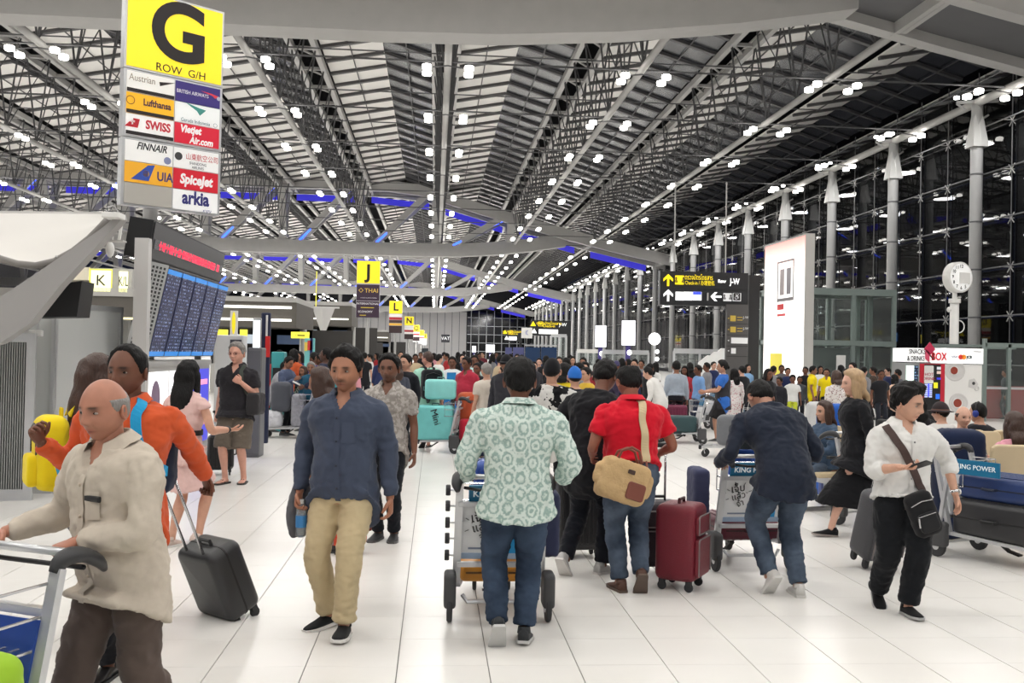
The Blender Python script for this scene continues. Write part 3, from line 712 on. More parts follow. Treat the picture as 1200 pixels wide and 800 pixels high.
# ------------------------------------------------------------------ overhead direction signs on the right
ds = thing('direction_sign', 'large black hanging direction sign reading J-W with yellow arrow', 'sign', (at(825, 400, 38).x, 38, 0), 0)
d0 = V(ds.location); a, b = at(773, 357, 38), at(877, 320, 38)
MB().box(a.x-d0.x, 0, a.z, b.x-d0.x, .3, b.z).build('board', mat('sign_black', C(26, 27, 30), .4), ds)
MB().box(a.x-d0.x, -.02, (a.z+b.z)/2-.02, b.x-d0.x, 0, (a.z+b.z)/2+.02).build('seam', BLACK, ds)
def arrow(p, px, py, s, mt_, rot=0, Y=37.9):
    T = M.Translation(at(px, py, Y)-d0) @ M.Rotation(R(rot), 4, 'Y') @ M.Rotation(R(90), 4, 'X')
    MB().prism([(-.09*s, -.5*s), (.09*s, -.5*s), (.09*s, .15*s), (.4*s, -.12*s), (.4*s, .12*s), (0, .5*s), (-.4*s, .12*s), (-.4*s, -.12*s), (-.09*s, .15*s)], 0, .02, T).build('arrow', mt_, p)
arrow(ds, 783, 328, .48, TXY); arrow(ds, 783, 346, .48, TXW); arrow(ds, 839, 347.5, .45, TXW, -90)
MB().box(*[*(at(791.5, 333, 37.9)-d0)], *(at(801, 323, 37.97)-d0)).build('pictogram', TXY, ds); text('♟♟', .22, INK, ds, at(796.5, 328, 37.85)-d0)
text('ตรวจบัตรโดยสาร', .27, TXY, ds, at(819, 325.3, 37.9)-d0, sx=.62); text('Check-in / 办理登机', .21, TXY, ds, at(820, 331.8, 37.9)-d0, sx=.68)
text('Row', .17, TXW, ds, at(846, 329.5, 37.9)-d0, bold=.01); text('J-W', .33, TXW, ds, at(861, 330, 37.9)-d0, bold=.01, sx=.72)
for i, px in enumerate((796.5, 806.5, 817)): 
    MB().box(*(at(px-4.6, 351.6, 37.9)-d0), *(at(px+4.6, 342, 37.97)-d0)).build('pictogram', TXW, ds)
MB().box(*(at(812.5, 345, 37.86)-d0), *(at(821.5, 342, 37.9)-d0)).build('blue_corner', emat('picto_blue', C(60, 80, 240), .8), ds)
MB().box(*(at(828.8, 352, 37.9)-d0), *(at(829.8, 343, 37.97)-d0)).build('divider', LIGHTG, ds)
for px in (852.5, 863.5):
    MB().box(*(at(px-4.4, 352.6, 37.9)-d0), *(at(px+4.4, 343.6, 37.97)-d0)).build('pictogram', emat('picto_grey', C(200, 200, 200), .7), ds)
text('♟♟', .2, INK, ds, at(852.5, 348, 37.85)-d0); text('♿', .28, INK, ds, at(863.5, 348, 37.85)-d0)
for px in (790, 850): MB().tube([at(px, 320, 38.1)-d0, at(px, 300, 38.1)-d0+V((0, 0, 3))], .03, 6).build('hanger', STEEL, ds)
dp = thing('sign_pillar', 'black square pillar carrying the large direction sign', 'pillar', (at(884, 400, 38).x, 38.1, 0), 0)
MB().box(-.22, 0, 0, .22, .45, at(884, 322, 38).z).box(-.3, -.05, 0, .3, .5, .06).build('shaft', mat('pillar_black', C(18, 18, 20), .5), dp)
dr = thing('directory_board', 'dark grey directory board with small arrow rows beside pillar', 'sign', (at(864, 400, 37.8).x, 37.8, 0), 0)
r0_ = V(dr.location); a, b = at(850, 470, 37.8), at(877, 357, 37.8)
MB().box(a.x-r0_.x, 0, 0, b.x-r0_.x, .2, b.z).build('board', mat('board_grey', C(74, 72, 72), .55), dr)
for i, (py, yy) in enumerate(((373, 1), (386, 1), (399, 0), (411, 0))):
    m_ = tx((176, 150, 60), .25) if yy else tx((196, 196, 196), .4)
    MB().box(*(at(856 if yy else 857, py+3.2, 37.75)-r0_), *(at(862 if yy else 876 if i == 2 else 862, py-3.2, 37.79)-r0_)).build('pictogram', m_, dr)
    text('◂', .22, m_, dr, at(853.5, py, 37.74)-r0_)
    if yy: text('▬▬\n▬▬', .11, m_, dr, at(867, py, 37.74)-r0_); text('J-W', .14, tx((190, 190, 190), .3), dr, at(874, py-1, 37.74)-r0_)
    MB().box(a.x-r0_.x, -.012, at(860, py+6.4, 37.8).z-.01, b.x-r0_.x, 0, at(860, py+6.4, 37.8).z+.01).build('seam', BLACK, dr)
# backlit billboard
a, b = at(894, 430, 39.5), at(942, 430, 35.2)
bb = thing('billboard', 'tall bright backlit white billboard with red corner and printed window', 'billboard', (a.x, a.y, 0), math.degrees(atan2(b.y-a.y, b.x-a.x)))
Lb = sqrt((a.x-b.x)**2+(a.y-b.y)**2); zt = at(942, 273, 35.2).z
MB().box(0, 0, 0, Lb, .35, zt).build('cabinet', LIGHTG, bb)
def bill_mat():
    m, nt, N, L, P = NT('billboard_print'); tc = N.new('ShaderNodeTexCoord'); sp = N.new('ShaderNodeSeparateXYZ'); L.new(tc.outputs['Generated'], sp.inputs[0])
    cr = N.new('ShaderNodeValToRGB'); L.new(sp.outputs['Z'], cr.inputs[0])
    cr.color_ramp.elements[0].position = .80; cr.color_ramp.elements[0].color = (*C(250, 248, 244), 1); cr.color_ramp.elements[1].position = 1.; cr.color_ramp.elements[1].color = (*C(240, 150, 140), 1)
    L.new(cr.outputs[0], P.inputs['Base Color']); L.new(cr.outputs[0], P.inputs['Emission Color']); P.inputs['Emission Strength'].default_value = 1.15; return m
bf = MB().box(.08, -.012, .1, Lb-.06, 0, zt-.08).build('lit_face', bill_mat(), bb)
for x0, z0, x1, z1, c_ in ((.35, .62, .75, .64, (120, 116, 116)), (.35, .86, .75, .87, (120, 116, 116)), (.35, .62, .37, .87, (120, 116, 116)), (.73, .62, .75, .87, (120, 116, 116)), (.42, .66, .52, .82, (150, 140, 140)), (.58, .66, .68, .82, (130, 126, 130)), (.36, .57, .52, .605, (200, 60, 60)), (.36, .53, .56, .545, (210, 70, 70)), (.2, .1, .5, .3, (236, 220, 80))):
    MB().box(Lb*x0, -.02, zt*z0, Lb*x1, -.012, zt*z1).build('print_block', tx(c_, .5), bf)

# ------------------------------------------------------------------ glass elevator
ev = thing('glass_elevator', 'green tinted glass elevator shaft with steel frame', 'elevator', (at(980, 400, 50).x, 50, 0), 0)
e0 = V(ev.location); zt = at(980, 340, 50).z; xa, xb = at(916, 400, 50).x-e0.x, at(1047, 400, 50).x-e0.x
EF = mat('elevator_frame', C(128, 140, 136), .45, .2, var=.05)
for x in (xa, xa+1.55, xa+3.9, xb):
    for y in (0, 3.2): MB().box(x-.1, y-.1, 0, x+.1, y+.1, zt).build('post', EF, ev)
for z in (2.65, zt-.12):
    for y in (0, 3.2): MB().box(xa-.1, y-.12, z-.14, xb+.1, y+.12, z+.14).build('beam', EF, ev)
    for x in (xa, xa+1.55, xa+3.9, xb): MB().box(x-.08, 0, z-.12, x+.08, 3.2, z+.12).build('beam', EF, ev)
for x0, x1 in ((xa, xa+1.55), (xa+1.55, xa+3.9), (xa+3.9, xb)):
    for z0, z1 in ((.05, 2.5), (2.8, zt-.3)):
        for y in (0, 3.2): MB().box(x0+.1, y-.01, z0, x1-.1, y+.01, z1).build('glass_pane', ELEVG, ev)
for x in (xa, xb):
    for z0, z1 in ((.05, 2.5), (2.8, zt-.3)): MB().box(x-.01, .1, z0, x+.01, 3.1, z1).build('glass_pane', ELEVG, ev)
MB().box(xa-.1, -.1, zt, xb+.1, 3.3, zt+.1).build('roof_slab', EF, ev)
MB().box(xa+2.0, .9, .1, xb-1.9, 2.6, 2.4).build('lift_car', mat('lift_car_grey', C(120, 128, 126), .4, .2), ev)
MB().box(xb-1.6, 1, 0, xb-1.4, 1.2, zt-.2).box(xb-.9, 1, 0, xb-.7, 1.2, zt-.2).build('guide_rail', EF, ev)
MB().box(xa+.15, .5, 2.9, xa+.5, .6, 5).build('blue_panel', emat('panel_blue', C(90, 140, 200), .5), ev); MB().box(xa+.62, .5, 2.9, xa+.85, .6, zt-.3).build('white_tube', emat('panel_white', C(235, 240, 240), .9), ev)
MB().box(xa+3.0, -.06, .9, xa+3.5, -.03, 2.0).build('notice', WHITE, ev)

# ------------------------------------------------------------------ clock post
ck = thing('clock_post', 'round white clock on a white post, its hands papered over', 'clock', (at(1118, 400, 33).x, 33, 0), 0)
c0 = V(ck.location); cz = at(1120, 325, 33).z; cx = at(1122, 325, 33).x-c0.x; CR = 18.8*33/1130
MB().lathe([(.15, 0), (.15, at(1119, 352, 33).z)], 14).build('post', WHITE, ck, smooth=True)
MB().lathe([(.2, at(1119, 355, 33).z), (.2, at(1119, 350, 33).z)], 14).lathe([(.08, at(1119, 352, 33).z), (.08, cz-CR+.05)], 10).build('neck', WHITE, ck)
dr_ = MB().lathe([(CR*.9, -.17), (CR, -.15), (CR, .15), (CR*.9, .17)], 32, axis='y').build('drum', WHITE, ck, (cx, 0, cz), (0, 0, R(16)))
smooth_by_angle(dr_, 35)
fc = MB().lathe([(CR*.88, -.175), (CR*.88, -.172)], 32, axis='y').build('dial', emat('clock_dial', C(236, 236, 234), .35), ck, (cx, 0, cz), (0, 0, R(16)))
for h in range(1, 13):
    if h in (1, 2, 3): continue
    a_ = R(90-30*h); text(str(h), .17, INK, fc, (cos(a_)*CR*.7, -.18, sin(a_)*CR*.7), name='numeral', bold=.004)
MB().box(-.1, -.21, -.22, .38, -.19, .17).build('paper_sheet', WHITE, fc)
MB().tube([(.15+.02+.2*sin(R(t)), 0, 3.0-.22*cos(R(t))) for t in range(0, 181, 20)], .02, 6).build('hoop', WHITE, ck)
MB().ell((-.2, 0, 3.6), (.08, .08, .1)).build('camera_bulb', WHITE, ck, smooth=True)

# ------------------------------------------------------------------ vending machines
def vend():
    Yv = 26; X_ = lambda px: at(px, 415, Yv).x; zt = at(1110, 412, Yv).z
    v = thing('drinks_machine', 'black and red drinks vending machine headed SNACKS & DRINKS', 'vending machine', (X_(1087), Yv, 0), 0)
    v0 = V(v.location); hw = (X_(1108)-X_(1061))/2; xl = X_(1061)-v0.x
    MB().box(xl, 0, 0, X_(1108)-v0.x, .8, 1.68).build('body', mat('vend_grey', C(150, 152, 152), .5), v)
    MB().box(X_(1078)-v0.x, -.02, .0, X_(1107)-v0.x, 0, 1.66).build('red_front', plain((196, 36, 56), .4), v)
    bk = MB().box(X_(1083)-v0.x, -.03, .0, X_(1102)-v0.x, -.02, 1.64).build('black_front', BLACK, v)
    MB().box(X_(1062)-v0.x, -.02, .5, X_(1071)-v0.x, 0, 1.6).build('glass_front', emat('vend_lit', C(214, 232, 222), .9), v)
    MB().box(X_(1071)-v0.x, -.02, .5, X_(1076)-v0.x, 0, 1.6).build('bottle_column', rows_mat('vend_bottles', C(36, 44, 60), C(120, 150, 190), 14, 4, 2, .5, .4), v)
    MB().rbox(.27, .02, .5, .03, (X_(1088)-v0.x, -.04, 1.36), axis='y').build('poster', WHITE, v)
    text('HOT\nDRINK', .12, tx((180, 60, 90)), v, (X_(1088)-v0.x, -.06, 1.3))
    for i in range(2):
        for j in range(8): MB().box(X_(1083.5+5*i)-v0.x, -.045, .72+.055*j, X_(1087+5*i)-v0.x, -.03, .76+.055*j).build('button', emat('btn', C(180, 190, 240), .6), bk)
    MB().box(X_(1087.2)-v0.x, -.045, .75, X_(1088.8)-v0.x, -.03, 1.1).build('blue_strip', emat('btn_blue', C(50, 60, 240), .9), bk)
    for px, z0, z1, c_ in ((1096.5, .98, 1.14, (226, 220, 40)), (1099, .68, .82, (40, 110, 230)), (1100, 1.22, 1.28, (60, 60, 200)), (1100, 1.5, 1.58, (200, 200, 205)), (1100, 1.38, 1.46, (210, 190, 180))):
        MB().box(X_(px-2.5)-v0.x, -.045, z0, X_(px+2.0)-v0.x, -.03, z1).build('panel_button', tx(c_, .5), bk)
    hz0, hz1 = 1.70, at(1080, 409.5, Yv).z+.04
    hd_ = MB().box(xl, -.06, hz0, X_(1107)-v0.x, .75, hz1).build('header', emat('header_white', C(238, 238, 238), .55), v)
    hc = (hz0+hz1)/2
    text('SNACKS', .19, INK, hd_, (X_(1073.5)-v0.x, -.07, hc+.09), bold=.003, sx=.68); text('& DRINKS', .19, INK, hd_, (X_(1072)-v0.x, -.07, hc-.1), bold=.003, sx=.6)
    text('N', .26, INK, hd_, (X_(1089.5)-v0.x, -.07, hc-.04), bold=.006); text('BOX', .3, tx((200, 30, 50), .2), hd_, (X_(1099)-v0.x, -.07, hc-.04), bold=.01, sx=.72)
    MB().prism([(0, .19), (.16, 0), (0, -.19), (-.16, 0)], 0, .03, M.Translation((X_(1087.5)-v0.x, -.07, hz1-.02)) @ M.Rotation(R(90), 4, 'X')).build('emblem', plain((190, 40, 80)), hd_)
    MB().prism([(-.06, .15), (.06, .08), (.06, -.2), (-.06, -.1)], 0, .03, M.Translation((X_(1085)-v0.x, -.07, hc)) @ M.Rotation(R(90), 4, 'X')).build('emblem', plain((214, 80, 110)), hd_)
    w_ = thing('coffee_machine', 'white coffee vending machine printed with cups seen from above', 'vending machine', (X_(1129), Yv-.02, 0), 0); w0 = V(w_.location)
    xl2, xr2 = X_(1107.6)-w0.x, X_(1150.5)-w0.x
    MB().box(xl2, 0, 0, xr2, .85, 1.66).build('body', mat('coffee_white', C(232, 231, 228), .45), w_)
    h2 = MB().box(xl2, -.06, 1.68, xr2, .8, hz1+.02).build('header', MATS['header_white'], w_)
    text('VISA', .09, tx((60, 60, 110)), h2, (X_(1117)-w0.x, -.065, hc-.03)); text('JCB', .1, tx((40, 60, 60)), h2, (X_(1134)-w0.x, -.065, hc-.03), bold=.006)
    for dx, c_ in ((-.05, (214, 60, 60)), (.04, (240, 150, 50))): MB().lathe([(.07, 0), (.07, .004)], 16).build('card_mark', tx(c_, .2), h2, (X_(1126)-w0.x+dx, -.064, hc-.03), (R(90), 0, 0))
    MB().box(X_(1139)-w0.x, -.064, hc+.12, X_(1148)-w0.x, -.06, hc+.14).build('printed_line', INK, h2)
    for px, py, r1, r2 in ((1117, 434, .3, .125), (1121, 472, .28, .14)):
        p = at(px, py, Yv)-w0
        MB().lathe([(r1, 0), (r1*.9, .012), (r1*.7, .004)], 24).build('saucer', mat('saucer_grey', C(206, 204, 202), .5), w_, (p.x+.04, -.002, p.z), (R(90), 0, 0))
        MB().lathe([(r2, .0), (r2, .03), (r2*.9, .03), (r2*.85, .02)], 20).m(1).lathe([(r2*.85, .018), (r2*.85, .022)], 20).build('coffee_cup', [WHITE, plain((150, 66, 52), .3)], w_, (p.x, -.012, p.z), (R(90), 0, 0))
    p = at(1140, 449, Yv)-w0
    MB().prism([(-.14, -.1), (.06, -.16), (.14, -.02), (.02, .14), (-.12, .1)], 0, .02, M.Translation((p.x, 0, p.z)) @ M.Rotation(R(90), 4, 'X')).build('printed_cup', MATS['saucer_grey'], w_)
    MB().tube([(p.x+.1+.06*cos(R(t)), -.015, p.z-.14+.06*sin(R(t))) for t in range(-180, 91, 30)], .014, 5).build('cup_handle', MATS['saucer_grey'], w_)
    MB().lathe([(.05, 0), (.05, .006)], 6).build('cup_mark', DGREY, w_, (p.x+.0, -.022, p.z), (R(90), 0, 0))
vend()
# glass smoking booth at the right edge
gb = thing('glass_room', 'glass-walled room with grey steel frame at the right edge', 'booth', (at(1175, 400, 27.2).x, 27.2, 0), 0); g0 = V(gb.location)
x0, x1 = at(1154, 400, 27.2).x-g0.x, at(1260, 400, 27.2).x-g0.x; zt = at(1170, 397, 27.2).z
for x in (x0, x0+.75, x0+1.6): MB().box(x-.05, -.05, 0, x+.05, .05, zt if x == x0 else zt-.15).build('post', EF, gb)
MB().box(x0, -.05, zt-.25, x1, .05, zt-.12).box(x0, 2.9, zt-.25, x1, 3, zt-.12).build('beam', EF, gb)
for i in range(3): MB().box(x0+.05+.8*i, -.01, .1, x0+.78+.8*i, .01, zt-.25).build('glass_pane', ELEVG, gb)
MB().box(x0-.01, 0, .1, x0+.01, 2.9, zt-.25).build('glass_pane', ELEVG, gb)
MB().box(x0, -.03, .95, x1, .0, 1.02).build('hand_rail', ALU, gb)
MB().box(x0+.5, 1.5, 0, x1, 1.9, 1.0).build('bench', plain((150, 60, 60)), gb)

# ------------------------------------------------------------------ far screens, signs and lamps along the facade side
def screen(px0, py0, px1, py1, Y, lab, e=1.4, c=(248, 248, 255)):
    a, b = at(px0, py1, Y), at(px1, py0, Y); s_ = thing('lit_screen', lab, 'screen', ((a.x+b.x)/2, Y, 0), 0, 'bright screens on stands'); wv = b.x-a.x
    MB().box(-wv/2, 0, a.z, wv/2, .18, b.z).build('cabinet', DGREY, s_); MB().box(-wv/2*.96, -.02, a.z+.03, wv/2*.96, 0, b.z-.03).build('lit_face', emat('screen_white%d' % (e*10), C(*c), e), s_)
    MB().box(-.12, .02, 0, .12, .15, a.z).build('stand', mat('stand_violet', C(60, 50, 120), .5), s_); MB().ell((.05, -.08, a.z-.35), (.12, .12, .14)).build('globe', emat('stand_globe', (1, .98, .95), 2.5), s_, smooth=True)
screen(697, 381, 711, 407, 55, 'left of two bright white upright screens on violet stands')
screen(728, 375, 745, 405, 50, 'right and larger of two bright white upright screens')
screen(569, 403.5, 580, 413, 120, 'small bright screen far back left of the dark blue panels', .9)
screen(553, 405, 558, 413, 120, 'tiny bright screen farthest back by the end wall', .9)
lp = thing('street_lamp', 'single glaring white globe lamp on a slim post', 'lamp', (at(767, 400, 45).x, 45, 0), 0)
zl = at(767, 397, 45).z; MB().lathe([(.06, 0), (.06, zl)], 8).build('post', ALU, lp); MB().ell((0, 0, zl), (.28, .28, .28), 16, 10).build('globe', emat('globe_bright', (1, .99, .97), 9), lp, smooth=True)
for z in (zl-.6, zl-.95, zl-1.3): MB().ell((.12, -.1, z), (.09, .09, .1)).build('small_globe', MATS['stand_globe'], lp, smooth=True)
def farsign(px0, py0, px1, py1, Y, lab):
    a, b = at(px0, py1, Y), at(px1, py0, Y); s_ = thing('direction_sign', lab, 'sign', ((a.x+b.x)/2, Y, a.z), 0); wv, hv = b.x-a.x, b.z-a.z
    MB().box(-wv/2, 0, 0, wv/2, .25, hv).build('board', MATS['sign_black'], s_)
    text('▲ ▣', hv*.4, TXY, s_, (-wv*.36, -.02, hv*.74)); text('ตรวจบัตรโดยสาร', hv*.24, TXY, s_, (-wv*.05, -.02, hv*.8)); text('Check-in', hv*.22, TXY, s_, (-wv*.05, -.02, hv*.63))
    text('▲', hv*.4, TXW, s_, (-wv*.42, -.02, hv*.28)); MB().box(-wv*.3, -.03, hv*.12, wv*.18, 0, hv*.42).build('pictograms', TXW, s_)
    if wv > 3: text('J-W', hv*.3, TXW, s_, (wv*.3, -.02, hv*.74))
    MB().box(wv/2-.3, .05, -a.z, wv/2, .25, 0).build('pillar', MATS['pillar_black'], s_)
farsign(622, 376, 669, 393, 85, 'smaller black direction sign hanging in the far hall')
farsign(592, 386, 612, 400, 110, 'smallest and farthest black direction sign')
a = at(608, 385, 84); hang(611, 384, 624, 396, 84, 'white square sign with a blue swirl beside far direction sign', WHITE, '☾', tx((90, 90, 190)), rod=True)
db = thing('blue_partition', 'pair of dark blue partition screens behind the queue', 'partition', (at(634, 400, 40).x, 40, 0), 0)
for i, (p0, p1) in enumerate(((615.5, 633), (634, 652.5))):
    a, b = at(p0, 423, 40), at(p1, 407, 40); MB().box(a.x-db.location.x, 0, 0, b.x-db.location.x, .1, b.z).build('panel', mat('navy_panel', C(34, 62, 100), .35, var=.1), db)
a, b = at(614.5, 423, 40), at(653, 406, 40); MB().box(a.x-db.location.x, -.02, b.z, b.x-db.location.x, .12, b.z+.06).build('top_rail', ALU, db)
d2 = thing('violet_partition', 'muted violet partition screen left of the dark blue pair', 'partition', (at(604, 400, 44).x, 44, 0), 0)
for p0, p1 in ((592, 600), (601, 614)):
    a, b = at(p0, 423, 44), at(p1, 407, 44); MB().box(a.x-d2.location.x, 0, 0, b.x-d2.location.x, .1, b.z).build('panel', plain((92, 96, 146)), d2)
# glass entrance vestibules along the facade
for i, (px0, px1, py, Y) in enumerate(((676, 702, 411, 60), (646, 664, 393, 72), (706, 760, 412, 52), (790, 850, 411, 46))):
    a, b = at(px0, py, Y), at(px1, py, Y); v = thing('glass_vestibule', ['glass vestibule with a white header beside the left bright screen', 'narrow glass vestibule under the far direction sign', 'glass vestibule behind the right bright screen', 'wide glass vestibule behind the woman with the trolley'][i], 'vestibule', ((a.x+b.x)/2, Y, 0), 0); h_ = (b.x-a.x)/2
    n = max(2, int(2*h_/1.1))
    for k in range(n+1): MB().box(-h_+2*h_*k/n-.05, -.05, 0, -h_+2*h_*k/n+.05, .05, a.z).build('post', ALU, v)
    for k in range(n): MB().box(-h_+2*h_*k/n+.05, -.01, .05, -h_+2*h_*(k+1)/n-.05, .01, a.z-.1).build('glass_pane', ELEVG, v)
    MB().box(-h_, -.08, a.z-.12, h_, .08, a.z+.12).build('header', WHITE if i == 0 else ALU, v)
# white arched tents seen behind the facade queue
aw = thing('white_arch', 'white arched tent frames beyond the queue', 'tent', (at(838, 430, 42).x, 42, 0), 0)
for i, px in enumerate((826, 834, 842)):
    p = at(px, 416-4*i, 42+.3*i)-V(aw.location); MB().prism([(-.45, 0), (.45, 0), (.45, p.z*.75), (.38, p.z), (.1, p.z*1.0), (-.3, p.z*.82)], 0, .08, M.Translation((p.x, .3*i, 0)) @ M.Rotation(R(90), 4, 'X')).build('arch_panel', mat('arch_white', C(238, 238, 236), .6, emit=.25), aw)
# outdoor lights glimpsed through the facade
for i, (px, py, w_) in enumerate(((1078, 397, 11), (1101, 399, 8), (1143, 398, 6), (1053, 395, 5))):
    a = at(px-w_/2, py+5, 75); b = at(px+w_/2, py-5, 75); s_ = thing('street_sign', ['wide yellow lit sign outside the dark glass', 'narrow yellow lit sign outside behind the clock post', 'pale lit poster outside right of clock post', 'blue lit poster outside left of wide yellow sign'][i], 'sign', ((a.x+b.x)/2, 75, 0), 0)
    MB().box(-(b.x-a.x)/2, 0, a.z, (b.x-a.x)/2, .2, b.z).build('lit_face', emat('outdoor_%d' % i, (C(206, 190, 60), C(206, 190, 60), C(210, 215, 245), C(110, 160, 220))[i], .9), s_); MB().box(-.1, .05, 0, .1, .15, a.z).build('post', STEELD, s_)
# ------------------------------------------------------------------ remeshing in a scene of its own (keeps it quick)
tmps = bpy.data.scenes.new('workbench')
def remesh(mb, voxel, smooth=4, fac=.5):
    me = mb.mesh('tmp', MATS['white_paint']); o = bpy.data.objects.new('tmp', me); tmps.collection.objects.link(o)
    m = o.modifiers.new('r', 'REMESH'); m.mode = 'VOXEL'; m.voxel_size = voxel
    if smooth:
        s = o.modifiers.new('s', 'SMOOTH'); s.factor = fac; s.iterations = smooth
    with bpy.context.temp_override(scene=tmps, view_layer=tmps.view_layers[0]): dg = bpy.context.evaluated_depsgraph_get()
    dg.update()
    r = bpy.data.meshes.new_from_object(o.evaluated_get(dg)); bpy.data.objects.remove(o); bpy.data.meshes.remove(me)
    r.materials.clear(); r.polygons.foreach_set('use_smooth', [True]*len(r.polygons)); return r
def wrinkle(me, amp, sc, seed=0, zs=2.2):
    for v, n in zip(me.vertices, me.vertex_normals):
        p = v.co; q = V((p.x*sc+seed, p.y*sc, p.z*sc*zs)); q = q+NZ.noise_vector(q*.7)*.6
        d = (1-3.2*abs(NZ.noise(q)))*.6+(1-3*abs(NZ.noise(q*1.9+V((3, 1, seed)))))*.4
        v.co = p+n.vector*(d*amp*.55)
def loft(mb, pts, rad, up=None, n=18, sub=4, ex=2.0):
    """pts: spine points; rad: (rx, ry) at each; up: side vector giving the direction of rx"""
    P = [V(p) for p in pts]; Q = []; RR = []; k = len(P)
    def cr(a, b, c, d, t): return .5*((2*b)+(c-a)*t+(2*a-5*b+4*c-d)*t*t+(3*b-a-3*c+d)*t*t*t)
    rad = [(r, r) if not isinstance(r, (tuple, list)) else r for r in rad]
    for i in range(k-1):
        a, b, c, d = P[max(i-1, 0)], P[i], P[i+1], P[min(i+2, k-1)]
        ra, rb, rc, rd = rad[max(i-1, 0)], rad[i], rad[i+1], rad[min(i+2, k-1)]
        for s in range(sub):
            t = s/sub; Q.append(cr(a, b, c, d, t)); RR.append(tuple(cr(ra[j], rb[j], rc[j], rd[j], t) for j in (0, 1)))
    Q.append(P[-1]); RR.append(rad[-1]); rs = []; u = V(up) if up is not None else None
    for i, p in enumerate(Q):
        d = (Q[min(i+1, len(Q)-1)]-Q[max(i-1, 0)]).normalized()
        if u is None: u = d.cross(V((0, 1, 0)) if abs(d.y) < .9 else V((1, 0, 0)))
        a = u-d*u.dot(d)
        a = a.normalized(); u = a; b = d.cross(a)
        ring = []
        for j in range(n):
            t = 2*pi*j/n; c_, s_ = cos(t), sin(t)
            if ex != 2: c_ = math.copysign(abs(c_)**(2/ex), c_); s_ = math.copysign(abs(s_)**(2/ex), s_)
            ring.append(p+a*(c_*RR[i][0])+b*(s_*RR[i][1]))
        rs.append(ring)
    mb.rings(rs); return mb
def ik(a, b, l1, l2, hint):
    a, b, h = V(a), V(b), V(hint); d = b-a; L = d.length
    if L > (l1+l2)*.999: b = a+d*((l1+l2)*.999/L); d = b-a; L = d.length
    x = (l1*l1-l2*l2+L*L)/(2*L); y = sqrt(max(0, l1*l1-x*x)); e = d/L
    q = h-e*h.dot(e); q = q.normalized() if q.length > 1e-4 else V((0, 1, 0))
    return a+e*x+q*y, b

# ------------------------------------------------------------------ head
def sstep(a, b, x): 
    t = min(1, max(0, (x-a)/(b-a))); return t*t*(3-2*t)
def gz(x, s): return exp(-(x/s)**2)
def headpt(al, th, f=True):
    """al: azimuth from the face (0) round; th: polar from top. Head about 0.235 tall, centre at origin, face +y"""
    d = V((sin(th)*sin(al), sin(th)*cos(al), cos(th)))
    p = V((d.x*.077, d.y*.098, d.z*.118)); z = p.z
    if d.y < 0: p.y *= 1.02
    lo = sstep(.0, -.115, z)
    p.x *= 1-.24*lo**1.3
    if d.y < 0: p.y *= 1-.52*sstep(-.01, -.10, z)
    else: p.y *= 1-.06*lo
    p.x *= 1+.05*gz(z-.045, .05)*(1 if d.y < 0 else .3)
    if f and d.y > 0:
        x = p.x; k = sstep(0, .5, d.y)
        a = 0
        a += .004*gz(z-.020, .012)*gz(abs(x)-.028, .022)
        a -= .0125*gz(z+.002, .014)*gz(abs(x)-.031, .017)
        pr = .004*gz(z-.01, .02)+.011*gz(z+.018, .018)+.0185*gz(z+.035, .0135)
        a += pr*gz(x, .0125)+.010*gz(z+.039, .009)*gz(abs(x)-.012, .007)
        a += .006*gz(z+.03, .022)*gz(abs(x)-.042, .02)
        a += .0075*gz(z+.064, .006)*gz(x, .021)+.0075*gz(z+.077, .006)*gz(x, .018)-.004*gz(z+.0705, .003)*gz(x, .022)
        a += .015*gz(z+.100, .018)*gz(x, .026)-.003*gz(z+.088, .007)*gz(x, .02)
        p.y += a*k
    return p
def hairline(al, st):
    a = abs(math.degrees((al+pi) % (2*pi)-pi)); rec = st.get('recede', 0)
    ks = [(0, .073+rec), (28, .070+rec*1.25), (48, .058+rec*.9), (62, .030+rec*.4), (74, -.006), (82, -.022), (94, -.01), (105, -.035), (140, -.062), (180, -.07)]
    for (a0, z0), (a1, z1) in zip(ks, ks[1:]):
        if a <= a1: return z0+(z1-z0)*(a-a0)/(a1-a0)
    return -.07
